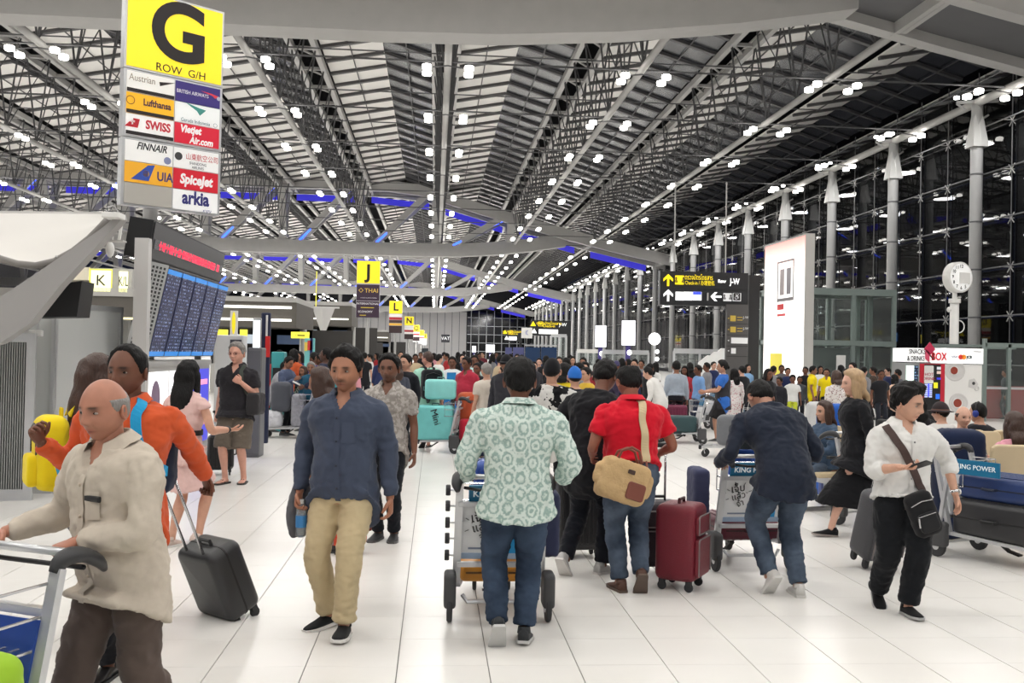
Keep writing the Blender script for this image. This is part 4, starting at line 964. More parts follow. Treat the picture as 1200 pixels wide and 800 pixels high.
def head_mesh(mb, cols, T, s, nu, nv, look, ears=True):
    """adds skin head, with per-vertex tint"""
    rs = []; o = len(mb.v); sk = look
    for i in range(nv+1):
        th = .03+(pi-.06)*i/nv; r = []
        for j in range(nu):
            b = 2*pi*j/nu-pi; al = b-.45*sin(b) if nu > 30 else b
            p = headpt(al, th); r.append(T @ (p*s)); x, y, z = p
            t = [1, 1, 1]
            if y > 0.03:
                lip = gz(z+.0705, .0095)*gz(x, .021)
                t = [t[0]*(1-.12*lip), t[1]*(1-.42*lip), t[2]*(1-.38*lip)]
                if not look.get('nobrow'):
                    br = gz(z-.019-.05*(.03-abs(x))*(1 if abs(x) > .03 else 0), .0058)*(gz(abs(x)-.031, .017))
                    g = 1-min(1, br*1.5)*(.9 if not look.get('paleb') else .3); t = [q*g for q in t]
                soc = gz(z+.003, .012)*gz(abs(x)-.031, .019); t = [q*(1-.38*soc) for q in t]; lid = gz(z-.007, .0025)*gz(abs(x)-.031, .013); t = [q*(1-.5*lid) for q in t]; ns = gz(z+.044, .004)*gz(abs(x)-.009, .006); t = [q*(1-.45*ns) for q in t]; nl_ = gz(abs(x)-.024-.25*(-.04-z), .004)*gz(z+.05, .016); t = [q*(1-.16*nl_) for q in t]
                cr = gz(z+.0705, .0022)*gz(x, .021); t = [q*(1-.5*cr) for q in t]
                if look.get('moust'):
                    mo = gz(z+.053, .0065)*gz(x, .024); t = [q*(1-.75*mo) for q in t]
            if look.get('stubble'):
                be = sstep(-.045, -.07, z)*sstep(-.01, .03, y)+gz(z+.053, .008)*gz(x, .028)*(1 if y > .05 else 0)
                t = [q*(1-look['stubble']*min(1, be)) for q in t]
            cols.append(t)
        rs.append(r)
    mb.rings(rs)
    n0 = len(mb.v)
    if ears:
        for sx in (-1, 1):
            E = T @ M.Scale(s, 4) @ M.Translation((sx*.079, -.012, -.008)) @ M.Rotation(R(-sx*22), 4, 'Z') @ M.Rotation(R(-10), 4, 'X')
            n_ = 12; rr = []
            for k, (ox, sc_) in enumerate(((-.006, .75), (.004, 1.0), (.010, .96), (.008, .72), (.002, .5))):
                rr.append([E @ V((sx*ox, sc_*.0185*cos(2*pi*q/n_), sc_*(.031*sin(2*pi*q/n_)+(.004*cos(2*pi*q/n_)*0)))) for q in range(n_)])
            if sx < 0: rr = [r[::-1] for r in rr]
            mb.rings(rr)
    cols += [[1, .93, .92]]*(len(mb.v)-n0)
def hair_mesh(look, T, s, nu=44, nv=30, seed=0):
    st = look.get('hair', {}); mb = MB(); rs = []; thk = st.get('thick', .018); lines = []
    for i in range(nv+1):
        th = .03+(pi-.06)*i/nv; r = []
        for j in range(nu):
            al = 2*pi*j/nu-pi; p = headpt(al, th, False); n = V((p.x/.006, p.y/.0096, p.z/.0139)).normalized()
            zl = hairline(al, st); m = sstep(-.004, .022, p.z-zl+.007*NZ.noise(V((al*9, seed, 0))))
            if st.get('bald'):
                m *= 1-sstep(.035, .06, p.z)*sstep(-.085, -.06, p.y) if st['bald'] == 1 else 1-sstep(.085, .1, p.z)*gz(p.y+.03, .06)*.999
            top = .25+.75*sstep(-.01, .085, p.z)
            h = thk*(top+.35*NZ.noise(p*38+V((seed, 0, 0)))+.25*NZ.noise(V((p.x*90, p.y*30, p.z*30+seed))))*(1+st.get('quiff', 0)*gz(al, .6)*sstep(.04, .09, p.z))
            r.append(T @ ((p+n*(h*m-.012*(1-m)+.002*m))*s))
        rs.append(r)
    mb.rings(rs)
    return mb

# ------------------------------------------------------------------ hand
def hand(mb, wrist, d, pn, k, side, curl=18, spread=4, thumb=30):
    """d: pointing direction, pn: palm-facing normal, side: +1 right hand"""
    d = V(d).normalized(); pn = V(pn); pn = (pn-d*pn.dot(d)).normalized(); x = d.cross(pn)*side   # x points to the thumb side
    w = V(wrist); kn = w+d*(.088*k)
    loft(mb, [w-d*.03*k, w+d*.012*k, w+d*.05*k, kn, kn+d*.012*k], [(.025*k, .019*k), (.027*k, .017*k), (.040*k, .0155*k), (.041*k, .013*k), (.033*k, .008*k)], up=x, n=10, sub=2)
    c = R(curl)
    for i, (off, L) in enumerate(((.030, .069), (.010, .078), (-.011, .072), (-.030, .056))):
        p = kn+x*(off*k)-d*.004*k; dd = (d+x*(off*spread*.8)).normalized(); ax = x.normalized()
        pts = [p-dd*.012*k, p]; a = 0
        for seg in (.44, .31, .25):
            a += c*(1.0 if seg > .4 else 1.15); q = dd*cos(a)+pn*sin(a); pts.append(pts[-1]+q*(L*seg*k))
        mb.tube(pts, [.0085*k, .0092*k, .0085*k, .0077*k, .0055*k], 7)
    p = w+d*.028*k+x*.026*k; q1 = (d*.62+x*.75+pn*.35).normalized(); t = R(thumb)
    q2 = (d*.9+x*(.45-.6*sin(t))+pn*(.3+.5*sin(t))).normalized()
    mb.tube([p-q1*.02*k, p+q1*.028*k, p+q1*.028*k+q2*.03*k, p+q1*.028*k+q2*.054*k], [.012*k, .0115*k, .0098*k, .0065*k], 7)

# ------------------------------------------------------------------ shoes (shared meshes, origin at the ankle, toe +y, sized for a 1.7 m person)
def shoe_mesh(kind):
    up = MB(); so = MB()
    ys = [(-.075, .026, .030, .062), (-.06, .034, .036, .07), (-.02, .036, .040, .075), (.03, .041, .041, .058), (.08, .047, .047, .036), (.12, .047, .047, .025), (.155, .038, .038, .017), (.18, .02, .02, .008)]
    rs = []; rs2 = []
    for y, w1, w2, h in ys:
        z0 = -.072; ring = []
        for j in range(14):
            t = 2*pi*j/14; c_, s_ = cos(t), sin(t)
            x = math.copysign(abs(c_)**.75, c_)*w1; zz = z0+ (h*(abs(s_)**.8) if s_ > 0 else 0)
            ring.append((x, y, zz))
        rs.append(ring)
        rs2.append([(w1*1.07+.002, y*1.02, -.084), (w1*1.1+.002, y*1.02, -.066), (-w1*1.1-.002, y*1.02, -.066), (-w1*1.07-.002, y*1.02, -.084)])
    up.rings(rs)
    if kind != 'flip': up.tube([(0, -.028, -.03), (0, -.026, .008)], [.042, .036], 12)
    so.rings(rs2)
    return up, so
SHOES = {}
def shoe(root, ank, yaw, pitch, H, kind, c_up, c_so, roll=0):
    if kind not in SHOES:
        u, s = shoe_mesh(kind)
        if kind == 'flip':
            f = MB().tube([(-.04, .045, -.07), (-.012, .06, -.03), (0, .10, -.055), (.0, .115, -.066)], .006, 6).tube([(.04, .045, -.07), (.012, .06, -.03), (0, .10, -.055)], .006, 6); u = f
        SHOES[kind] = (u.mesh('shoe', MATS['white_paint'], True), s.mesh('sole', MATS['white_paint'], False))
    mu, ms = SHOES[kind]; o = link('shoe', mu, root, ank); o.rotation_euler = (M.Rotation(yaw, 3, 'Z') @ M.Rotation(pitch, 3, 'X')).to_euler(); o.scale = [H/1.7]*3
    p = link('sole', ms, o)
    for q, m_ in ((o, c_up), (p, c_so)): q.material_slots[0].link = 'OBJECT'; q.material_slots[0].material = m_
    return o

def skin_mat(c):
    nm = 'skin_'+hexname(c)
    if nm in MATS: return MATS[nm]
    m, nt, N, L, P = NT(nm); MATS[nm] = m
    a = N.new('ShaderNodeAttribute'); a.attribute_name = 'tint'
    n = N.new('ShaderNodeTexNoise'); n.inputs['Scale'].default_value = 22; tc = N.new('ShaderNodeTexCoord'); L.new(tc.outputs['Object'], n.inputs['Vector'])
    mx = N.new('ShaderNodeMix'); mx.data_type = 'RGBA'; cc = C(*c); mx.inputs['A'].default_value = (*[x*.86 for x in cc], 1); mx.inputs['B'].default_value = (*[min(1, x*1.12) for x in cc], 1)
    L.new(n.outputs['Fac'], mx.inputs['Factor'])
    mu = N.new('ShaderNodeMix'); mu.data_type = 'RGBA'; mu.blend_type = 'MULTIPLY'; mu.inputs['Factor'].default_value = 1
    L.new(mx.outputs['Result'], mu.inputs['A']); L.new(a.outputs['Color'], mu.inputs['B']); L.new(mu.outputs['Result'], P.inputs['Base Color'])
    P.inputs['Roughness'].default_value = .48; P.inputs['Specular IOR Level'].default_value = .4
    P.inputs['Subsurface Weight'].default_value = .0
    return m
HAIRB = mat('hair_black', C(14, 12, 12), .6, spec=.25, var=.4, vscale=60, bump=.6, bscale=120, stretch=(1, 1, .25))
HAIRBR = mat('hair_brown', C(62, 40, 30), .45, var=.4, vscale=60, bump=.6, bscale=120, stretch=(1, 1, .25))
HAIRG = mat('hair_grey', C(130, 126, 122), .5, var=.4, vscale=60, bump=.6, bscale=120, stretch=(1, 1, .25))
HAIRBL = mat('hair_blonde', C(176, 146, 110), .45, var=.35, vscale=40, bump=.5, bscale=90, stretch=(1, 1, .2))
EYEW = mat('eye_white', C(150, 140, 132), .25); EYED = mat('eye_iris', C(26, 16, 12), .15)
WHITEW = WHITE

class P: pass
PLACED = []
def person(label, pos, yaw, H=1.7, group=None, lod=1, skin=(150, 105, 80), pose=None, look=None, top=None, bottom=None, shoes=None, cat='person'):
    """builds one person. Local frame: +y is where the person faces, +x their right hand side."""
    pose = pose or {}; look = look or {}; top = top or {}; bottom = bottom or {}; shoes = shoes or {}
    k = H/1.7; me_ = P(); rt = thing('person', label, cat, (pos[0], pos[1], 0), yaw, group); me_.root = rt; me_.H = H; PLACED.append((pos[0], pos[1]))
    lean, bend, side, twist = [R(pose.get(q, 0)) for q in ('lean', 'bend', 'side', 'twist')]
    vox = {0: .0105, 1: .017, 2: .026}[lod]; nn = {0: 22, 1: 16, 2: 12}[lod]
    sit = pose.get('sit')
    hip_z = pose.get('hip', .515*H); hipy = pose.get('hipy', 0.)
    pel = V((pose.get('hipx', 0.), hipy, hip_z))
    # feet
    ank = {}; 
    dfl = {'R': (.075*k, .0, 0, 8), 'L': (-.075*k, .0, 0, 8)}       # x, y, pitch, yaw out
    for s_ in 'RL':
        f = pose.get('foot'+s_, dfl[s_]); x, y, pit = f[0], f[1], R(f[2]); yo = f[3] if len(f) > 3 else 8
        lift = f[4] if len(f) > 4 else 0
        z = (.084*cos(pit)+(.115*sin(pit) if pit > 0 else -.07*sin(pit)))*k+lift
        ank[s_] = (V((x, y, z)), R(-yo if s_ == 'R' else yo), pit)
    # spine
    def spine(t):
        n = 10; p = V(pel); 
        if t <= 0:
            a = lean*.5; return p+V((0, sin(a), cos(a)))*t, V((0, sin(a), cos(a)))
        for i in range(n):
            q = (i+.5)/n*t; a = lean+bend*min(1, q/(.26*H)); b = side*min(1, q/(.2*H))
            dirv = V((sin(b), sin(a)*cos(b), cos(a)*cos(b))); p = p+dirv*(t/n)
        return p, dirv
    def frame(t):
        p, u = spine(t); tw = twist*min(1, max(0, t/(.28*H))); r = V((cos(tw), sin(tw), 0)); r = (r-u*r.dot(u)).normalized(); f = u.cross(r); return p, u, r, f
    sw = look.get('shoulder', 1.0); g = look.get('girth', 1.0); fem = look.get('fem', 0)
    shp, shu, shr, shf = frame(.278*H)
    sh = {'R': shp+shr*(.108*H*sw), 'L': shp-shr*(.108*H*sw)}
    shrug = pose.get('shrug', 0); 
    for s_ in 'RL': sh[s_] = sh[s_]+shu*shrug
    hipj = {'R': pel+V((.052*H, 0, -.01*H)), 'L': pel+V((-.052*H, 0, -.01*H))}
    arm = {}; LU, LF = .172*H, .152*H
    for s_, sx in (('R', 1), ('L', -1)):
        a = pose.get('arm'+s_, None)
        if a is None: a = ((sh[s_].x+sx*.07, sh[s_].y+.03, sh[s_].z-.315*H),)
        hint = V(a[1]) if len(a) > 1 and a[1] is not None else V((sx*.6, -1, -.1))
        hint = V((hint.x*.35, hint.y, hint.z-.25))
        el, wr = ik(sh[s_], a[0], LU, LF, hint); arm[s_] = (sh[s_], el, wr)
    leg = {}
    for s_, sx in (('R', 1), ('L', -1)):
        h = pose.get('knee'+s_, (sx*.12, 1, 0)); kn, an = ik(hipj[s_], ank[s_][0], .238*H, .238*H, h); leg[s_] = (hipj[s_], kn, an)
    me_.pos = pos; me_.arm = arm; me_.leg = leg; me_.frame = frame; me_.sh = sh
    # ---------------- torso sections (fractions of H): t, rx, ry, forward shift
    bel = look.get('belly', 0.)
    if fem: sec = [(-.055, .101, .072, -.004), (0, .1, .072, -.004), (.06, .084, .06, 0), (.105, .072, .053, .0), (.16, .08, .06, .004), (.205, .088, .072, .01), (.25, .09, .062, .002), (.282, .084, .05, -.004), (.302, .066, .042, -.006), (.318, .042, .038, -.006)]
    else: sec = [(-.055, .1, .07, -.002), (0, .098, .071+bel*.3, bel*.3), (.06, .089, .066+bel*.9, bel*.9), (.105, .087, .064+bel, bel), (.16, .092, .067+bel*.5, bel*.5), (.205, .1, .073, .003), (.25, .103, .07, .0), (.282, .096, .058, -.003), (.302, .074, .047, -.005), (.318, .046, .042, -.006)]
    def torso(mb, off, t0=-1, t1=9, wid=1., n=None):
        pts, rad = [], []
        for t, rx, ry, fw in sec:
            if t < t0-1e-6 or t > t1: continue
            p, u, r, f = frame(t*H); gg = g if t < .27 else (1+(g-1)*.5)
            pts.append(p+f*(fw*H)); rad.append((rx*H*gg*wid*(sw if t > .2 else 1)+off, ry*H*gg+off))
        return pts, rad
    def tor(mb, pts, rad, ex=2.35):
        loft(mb, pts, rad, up=shr if abs(shr.x) > .3 else V((1, 0, 0)), n=nn+6, sub=3, ex=ex)
    # ---------------- body
    cols = []; mb = MB()
    pts, rad = torso(mb, -.004); tor(mb, pts, rad)
    nb, nu_, nr, nf = frame(.312*H)
    hp, hy, hr = [R(pose.get(q, 0)) for q in ('head_pitch', 'head_yaw', 'head_roll')]
    na = lean+bend; nk = na*.55+hp*.4
    ndir = V((sin(side)*.5, sin(nk)*cos(0), cos(nk))).normalized()
    hc0 = nb+ndir*(.052*H)
    tw = twist; HR = M.Rotation(tw+hy, 4, 'Z') @ M.Rotation(-(hp+na*pose.get('headfollow', .3)), 4, 'X') @ M.Rotation(hr, 4, 'Y')
    hs = k*look.get('headscale', 1.1)
    hc = hc0+(HR.to_3x3() @ V((0, .022, .066)))*k
    HT = M.Translation(hc) @ HR
    loft(mb, [nb-ndir*.05*H, nb, nb+ndir*.02*H, hc0+(HR.to_3x3() @ V((0, .0, .02)))*k, hc+(HR.to_3x3() @ V((0, -.02, .0)))*k], [(.05*k*1.2, .05*k), (.061*k, .060*k), (.056*k, .057*k), (.055*k, .058*k), (.05*k, .06*k)] if not fem else [(.05*k, .05*k), (.052*k, .052*k), (.046*k, .048*k), (.046*k, .05*k), (.045*k, .055*k)], up=(HR.to_3x3() @ V((1, 0, 0))), n=nn, sub=2)
    for s_ in 'RL':
        a, b, c = arm[s_]
        loft(mb, [a, a.lerp(b, .5), b, b.lerp(c, .35), c, c+(c-b).normalized()*.02*k], [.034*k, .041*k*g, .038*k, .039*k, .026*k, .024*k], n=nn, sub=3)
        a, b, c = leg[s_]
        f_ = (V((0, 1, 0)))
        loft(mb, [a, a.lerp(b, .5), b, b.lerp(c, .33), b.lerp(c, .8), c+V((0, 0, -.03*k))], [.078*k*g, .068*k*g, .052*k, .054*k, .036*k, .036*k], n=nn, sub=3)
        if shoes.get('kind') == 'flip' or look.get('feet'):
            y_ = ank[s_][1]; fd = V((-sin(y_), cos(y_), 0))*cos(ank[s_][2])+V((0, 0, -sin(ank[s_][2]))); ub = V((0, 0, 1)); o_ = ank[s_][0]
            loft(mb, [o_-fd*.05*k+V((0, 0, -.05*k)), o_+V((0, 0, -.045*k)), o_+fd*.07*k+V((0, 0, -.052*k)), o_+fd*.13*k+V((0, 0, -.058*k)), o_+fd*.17*k+V((0, 0, -.062*k))], [(.026*k, .02*k), (.033*k, .03*k), (.038*k, .02*k), (.042*k, .013*k), (.03*k, .008*k)], up=fd.cross(ub), n=10, sub=2)
    bm_ = remesh(mb, vox*1.05, 2)
    hb = MB(); hb.v = [tuple(v.co) for v in bm_.vertices]; hb.f = [tuple(p.vertices) for p in bm_.polygons]; hb.mi = [0]*len(hb.f); cols = [[1, 1, 1]]*len(hb.v); bpy.data.meshes.remove(bm_)
    head_mesh(hb, cols, HT, hs, *{0: (64, 52), 1: (44, 34), 2: (26, 22)}[lod], look)
    n0 = len(hb.v)
    for s_, sx in (('R', 1), ('L', -1)):
        a, b, c = arm[s_]; hd = pose.get('hand'+s_, {}); d = V(hd['dir']) if 'dir' in hd else (c-b).normalized()
        hand(hb, c, d, hd.get('palm', (-sx, .0, 0)), k*(.94 if fem else 1.04), sx if True else 1, hd.get('curl', 22), thumb=hd.get('thumb', 30))
    cols += [[1, .96, .95]]*(len(hb.v)-n0)
    body = hb.build('body', skin_mat(skin), rt, smooth=True); bm_ = body.data
    at_ = bm_.attributes.new('tint', 'FLOAT_COLOR', 'POINT'); at_.data.foreach_set('color', [q for c_ in cols for q in (*c_, 1)])
    me_.body = body; me_.HT = HT; me_.hs = hs
    if lod < 2 or look.get('eyes'):
        for sx in (-1, 1):
            e = MB(); n_ = 12
            c_ = V((sx*.031, .0735, -.001)); e.ell((0, 0, 0), (.0140, .0100, .0060), 14, 8); o = e.mesh('eye', [EYEW, EYED], True)
            dx = look.get('gaze', 0)*.004
            for pl in o.polygons:
                q = pl.center
                if q.y > 0 and (q.x-dx)**2/(.0075**2)+q.z**2/(.0085**2) < 1: pl.material_index = 1
            link('eye', o, rt).matrix_local = HT @ M.Scale(hs, 4) @ M.Translation(c_)
    hst = look.get('hair')
    if look.get('cap') and hst and not hst.get('long'): hst = dict(hst, thick=.003); look = dict(look, hair=hst)
    if hst is not None:
        hm = hst.get('mat', HAIRB); sd = random.random()*50
        hmb = hair_mesh(look, HT, hs, *({0: (72, 52), 1: (40, 28), 2: (26, 18)}[lod]), sd)
        L_ = hst.get('long')
        if L_:      # hair falling behind, to the shoulders or below
            X3 = HR.to_3x3(); b0 = hc+X3 @ V((0, -.02, .085))*k; b1 = hc+X3 @ V((0, -.075, .02))*k; dn = V((0, 0, -1))
            back = X3 @ V((0, -1, 0)); wv = hst.get('wide', 1)
            pts = [b0, b1, hc+X3 @ V((0, -.07, -.07))*k]; ln = L_*k
            tb = hc+back*(.085*k)
            for q in (.35, .7, 1.0): pts.append(V((tb.x, tb.y, hc.z-.07*k))+dn*ln*q+back*(.03*k if q < .8 else .02*k))
            loft(hmb, pts, [(.05*k, .04*k), (.088*k*wv, .05*k), (.098*k*wv, .05*k), (.1*k*wv, .045*k), (.09*k*wv, .035*k), (.06*k*wv, .02*k)], up=X3 @ V((1, 0, 0)), n=16, sub=4)
            for sx in (-1, 1):
                if hst.get('sides', 1):
                    s0 = hc+X3 @ V((sx*.066, .02, .06))*k; loft(hmb, [s0, hc+X3 @ V((sx*.088, .012, 0))*k, hc+X3 @ V((sx*.09, .01, -.07))*k, hc+X3 @ V((sx*.092, -.015, -.07))*k+dn*ln*.5, hc+X3 @ V((sx*.08, -.04, -.07))*k+dn*ln*.85], [(.016*k, .03*k), (.02*k, .045*k), (.02*k, .048*k), (.02*k, .045*k), (.012*k, .03*k)], up=X3 @ V((1, 0, 0)), n=10, sub=3)
            hme = remesh(hmb, .010 if lod == 0 else .014, 3); wrinkle(hme, .006, 26, sd, .3); hme.materials.append(hm); o = link('hair', hme, rt)
        else:
            if hst.get('bun'): hmb.ell(hc+HR.to_3x3() @ V((0, -.12, .0))*k, (.04*k, .04*k, .04*k), 12, 8)
            o = hmb.build('hair', hm, rt, smooth=True)
    cap = look.get('cap')
    if cap:
        cm_ = MB(); rs = []
        for i in range(12):
            th = .03+(pi*.53)*i/11; rs.append([HT @ ((headpt(2*pi*j/28-pi, th, False)*1.10+V((0, 0, .006)))*hs) for j in range(28)])
        cm_.rings(rs)
        brim = cap.get('brim', 1)     # 1 front, -1 worn backwards, 0 all round
        X3 = HR.to_3x3()
        if brim == 0:
            rs = [[HT @ (V((sin(2*pi*j/28)*.088*q, cos(2*pi*j/28)*.11*q, .022-(.012 if q > 1.2 else 0)+dz))*hs) for j in range(28)] for q, dz in ((.95, 0), (1.45, 0), (1.45, .006), (.95, .008))]; cm_.rings(rs)
            if 'band' in cap:
                bb_ = MB(); bb_.rings([[HT @ ((headpt(2*pi*j/28-pi, pi*.5+dz, False)*1.115+V((0, 0, .006)))*hs) for j in range(28)] for dz in (.0, -.28)], True, False); bb_.build('hat_band', cap['band'], rt, smooth=True)
        else:
            pts = []
            for dz in (0, .006):
                pts += [HT @ (V((sin(a)*.078, brim*(.07+cos(a)*.105), .02-.02*cos(a)+dz))*hs) for a in [R(-80+16*q) for q in range(11)]]
            cm_.rings([pts[:11]+[HT @ (V((0, brim*.06, .02))*hs)], pts[11:]+[HT @ (V((0, brim*.06, .026))*hs)]])
        cm_.build('cap', cap['mat'], rt, smooth=True, fix=True)
    # ---------------- top garment
    if top.get('mat'):
        mb = MB(); hem = top.get('hem', .03 if bottom.get('tuck') else -.075); off = top.get('loose', .015)*1.0
        pts, rad = torso(mb, off, wid=1.02)
        p, u, r, f = frame(hem*H); last = rad[0]
        pts = [p+f*(sec[0][3]*H+bel*.15*H)]+[q for q, t in zip(pts, sec) if t[0] > hem+.01]; rad = [(last[0]*top.get('flare', 1.06), last[1]*top.get('flare', 1.06)*1.12+bel*.15*H)]+[q for q, t in zip(rad, sec) if t[0] > hem+.01]
        if hem < 0 and not sit:
            ys_ = [(leg[q][1].y-leg[q][0].y)*min(1, -hem*H/(.238*H)) for q in 'RL']; sp_ = (max(ys_)-min(ys_))/2
            pts[0] = pts[0]+V((0, (ys_[0]+ys_[1])/2, 0)); rad[0] = (rad[0][0]+.008, rad[0][1]+sp_+.012)
        if top.get('tank'): pts = pts[:-1]; rad = rad[:-1]
        pts[-1] = pts[-1]-u*.004; tor(mb, pts, rad)
        sl = top.get('sleeve', 'long'); slz = top.get('sl', 1.)
        for s_ in 'RL':
            a, b, c = arm[s_]; inn = a-(shr if s_ == 'R' else -shr)*(.045*k)-shu*(.012*k)
            if sl == 'long': loft(mb, [inn, a.lerp(b, .12), a.lerp(b, .5), b, b.lerp(c, .35), b.lerp(c, .75), b.lerp(c, .97)], [.042*k*slz, .056*k*slz, .055*k*slz, .05*k*slz, .047*k*slz, .041*k*slz, .037*k*slz], n=nn, sub=4)
            elif sl == 'roll': loft(mb, [inn, a.lerp(b, .12), a.lerp(b, .5), b, b.lerp(c, .25), b.lerp(c, .4)], [.042*k*slz, .057*k*slz, .06*k*slz, .056*k*slz, .054*k*slz, .05*k*slz], n=nn, sub=4)
            elif sl == 'short': loft(mb, [inn, a.lerp(b, .12), a.lerp(b, .4), a.lerp(b, .68)], [.042*k*slz, .057*k*slz, .06*k*slz, .062*k*slz], n=nn, sub=4)
            elif sl == 'cap': loft(mb, [inn, a.lerp(b, .1), a.lerp(b, .3)], [.04*k, .05*k, .056*k], n=nn, sub=4)
            else: loft(mb, [inn, a.lerp(b, .05)], [.05*k, .05*k], n=nn, sub=2)
        sm = remesh(mb, vox, 5 if lod == 0 else 3); cfr = frame(.29*H)
        if lod < 2: wrinkle(sm, top.get('wr', .021 if lod == 0 else .013), 7, random.random()*9, 1.0); wrinkle(sm, .007 if lod == 0 else .005, 15, random.random()*9, 1.6)
        if top.get('collar') and top.get('open', 26) > 22:
            vb = top.get('vee', .262); ta = .322
            for v in sm.vertices:
                p, u, r, f = cfr; dd = v.co-p; tz = dd.dot(u)/H+.29; fx_ = dd.dot(f); rx_ = abs(dd.dot(r))
                if fx_ > .01 and tz > vb:
                    wv_ = (tz-vb)/(ta-vb)*.062*k+.004
                    if rx_ < wv_: v.co = v.co-f*(.05*k)*min(1, (wv_-rx_)/.008)
        sm.materials.append(top['mat']); me_.top = link(top.get('name', 'shirt'), sm, rt); me_.bvh = BVHTree.FromPolygons([v.co for v in sm.vertices], [p.vertices for p in sm.polygons])
        if top.get('collar'):
            cb = MB(); n_ = 26; rowsc = []; cp_, cu, cr, cf = frame(.316*H); op = top.get('open', 26)
            lo_ = max(0, off-.012)/k
            for r_, h_, fl in ((.074+lo_*.6, -.03, 0), (.068+lo_*.3, .046, 0), (.080+lo_*.4, .044, 0), (.106+lo_, .006, 1)):
                row = []
                for j in range(n_):
                    a = R(op+(360-2*op)*j/(n_-1)); ed = max(0, 1-min(j, n_-1-j)/5.)
                    x, y = sin(a)*r_*k*1.0, cos(a)*r_*k*1.08; hh = h_*k-(.034*k*ed if fl else 0); pt = cp_+cr*x+cf*(y-.004*k+ed*fl*.016*k)+cu*(hh-.030*k*max(0, cos(a)))
                    row.append(pt)
                rowsc.append(row)
            cb.rings(rowsc, False, False); cb.rings([[q+cu*.002-((q-cp_).normalized())*.004 for q in row] for row in rowsc], False, False)
            cb.build('collar', top.get('collar_mat', top['mat']), me_.top if top.get('collar') == 1 else rt, smooth=True)
        if top.get('placket'):
            def fp(z_, dx=0, dy=.5): 
                p, u, r, f = frame(z_*H); hit = me_.bvh.ray_cast(p+f*dy+r*dx, -f); return (hit[0], hit[1], r, u) if hit[0] else None
            strip = []; 
            zs = [.26-.02*q for q in range(17) if .285-.02*q > hem+.01]
            for z_ in zs:
                h_ = fp(z_)
                if h_: strip.append([h_[0]+h_[1]*.007-h_[2]*.016, h_[0]+h_[1]*.007+h_[2]*.016])
            st_ = MB(); st_.rings(strip, False, False); st_.build('placket', top['mat'], me_.top, smooth=True)
            for z_ in zs[1::4]:
                h_ = fp(z_)
                if h_: MB().ell(h_[0]+h_[1]*.010, (.007, .005, .007), 8, 6).build('button', top.get('button', WHITE), me_.top)
            if top.get('pocket'):
                rows = []
                for z_ in (.225, .2, .175, .155):
                    row = []
                    for dx in (-.10, -.075, -.05, -.03): 
                        h_ = fp(z_, dx*top.get('pocket')*k*1.0)
                        if h_: row.append(h_[0]+h_[1]*.009)
                    if len(row) == 4: rows.append(row)
                if len(rows) > 1: MB().rings(rows, False, False).build('pocket', top['mat'], me_.top, smooth=True)
                me_.fp = fp
    # ---------------- bottom garment
    bk = bottom.get('kind', 'trousers')
    if bottom.get('mat'):
        mb = MB(); w_ = bottom.get('wide', 1.); tuck = bottom.get('tuck', 0)
        off = .018 if tuck else .0; top_t = .065 if tuck else .025
        pts, rad = [], []
        for t, rx, ry, fw in ([(-.05, .09, .072, 0)] if not sit else []) + [q for q in sec if -.001 <= q[0] <= top_t]:
            p, u, r, f = frame(t*H); pts.append(p+f*(fw*H)); rad.append((rx*H*g+off, ry*H*g+off))
        p, u, r, f = frame(top_t*H); pts.append(p+f*((bel*.9*H if not fem else 0) if tuck else 0)); rad.append((rad[-1][0]*.98, rad[-1][1]))
        tor(mb, pts, rad)
        if bk == 'skirt':
            ln = bottom.get('len', .25)*H; mid = (leg['R'][1]+leg['L'][1])/2; sp_ = abs(leg['R'][1].x-leg['L'][1].x)/2
            e_ = pel.lerp(mid, min(1.6, ln/(.238*H))); dy = abs(leg['R'][1].y-leg['L'][1].y)/2
            if ln > .3*H: ma = (leg['R'][2]+leg['L'][2])/2; e_ = mid.lerp(ma, (ln-.25*H)/(.235*H)); dy = abs(leg['R'][2].y-leg['L'][2].y)/2*.8
            fl = bottom.get('flare', 1.25)
            loft(mb, [pel+V((0, 0, .01)), pel.lerp(e_, .35), pel.lerp(e_, .75), e_], [(rad[0][0]*1.0, rad[0][1]*1.05), (rad[0][0]*1.05, rad[0][1]*1.12), (rad[0][0]*(1+(fl-1)*.7), rad[0][1]*(1+(fl-1)*.7)+dy*.7), (rad[0][0]*fl, rad[0][1]*fl+dy)], up=V((1, 0, 0)), n=nn+8, sub=4)
        else:
            fr = {'trousers': 1.0, 'shorts': bottom.get('len', .9)}[bk]
            for s_ in 'RL':
                a, b, c = leg[s_]; c2 = c+(c-b).normalized()*(.0*k)
                if bk == 'shorts':
                    e_ = a.lerp(b, fr) if fr <= 1 else b.lerp(c, fr-1)
                    loft(mb, [a+V((0, 0, .02)), a.lerp(e_, .3), a.lerp(e_, .7), e_], [.09*k*g, .092*k*w_*g, .086*k*w_*g, .084*k*w_*g], n=nn, sub=4)
                else:
                    cf = bottom.get('cuff', .98)
                    loft(mb, [a+V((0, 0, .02)), a.lerp(b, .18), a.lerp(b, .55), b, b.lerp(c, .35), b.lerp(c, .75), b.lerp(c, cf)], [.078*k*g, .082*k*w_*g, .078*k*w_*g, .067*k*w_, .065*k*w_, .058*k*w_, .056*k*w_*bottom.get('hemw', 1)], n=nn, sub=5)
        bm2 = remesh(mb, vox, 4 if lod == 0 else 2)
        if lod < 2:
            wrinkle(bm2, .012 if lod == 0 else .008, 8, random.random()*9, 1.3); wrinkle(bm2, .008 if lod == 0 else .006, 13, random.random()*9, 2.0)
        bm2.materials.append(bottom['mat']); me_.bot = link({'skirt': 'skirt'}.get(bk, bottom.get('name', 'trousers')), bm2, rt)
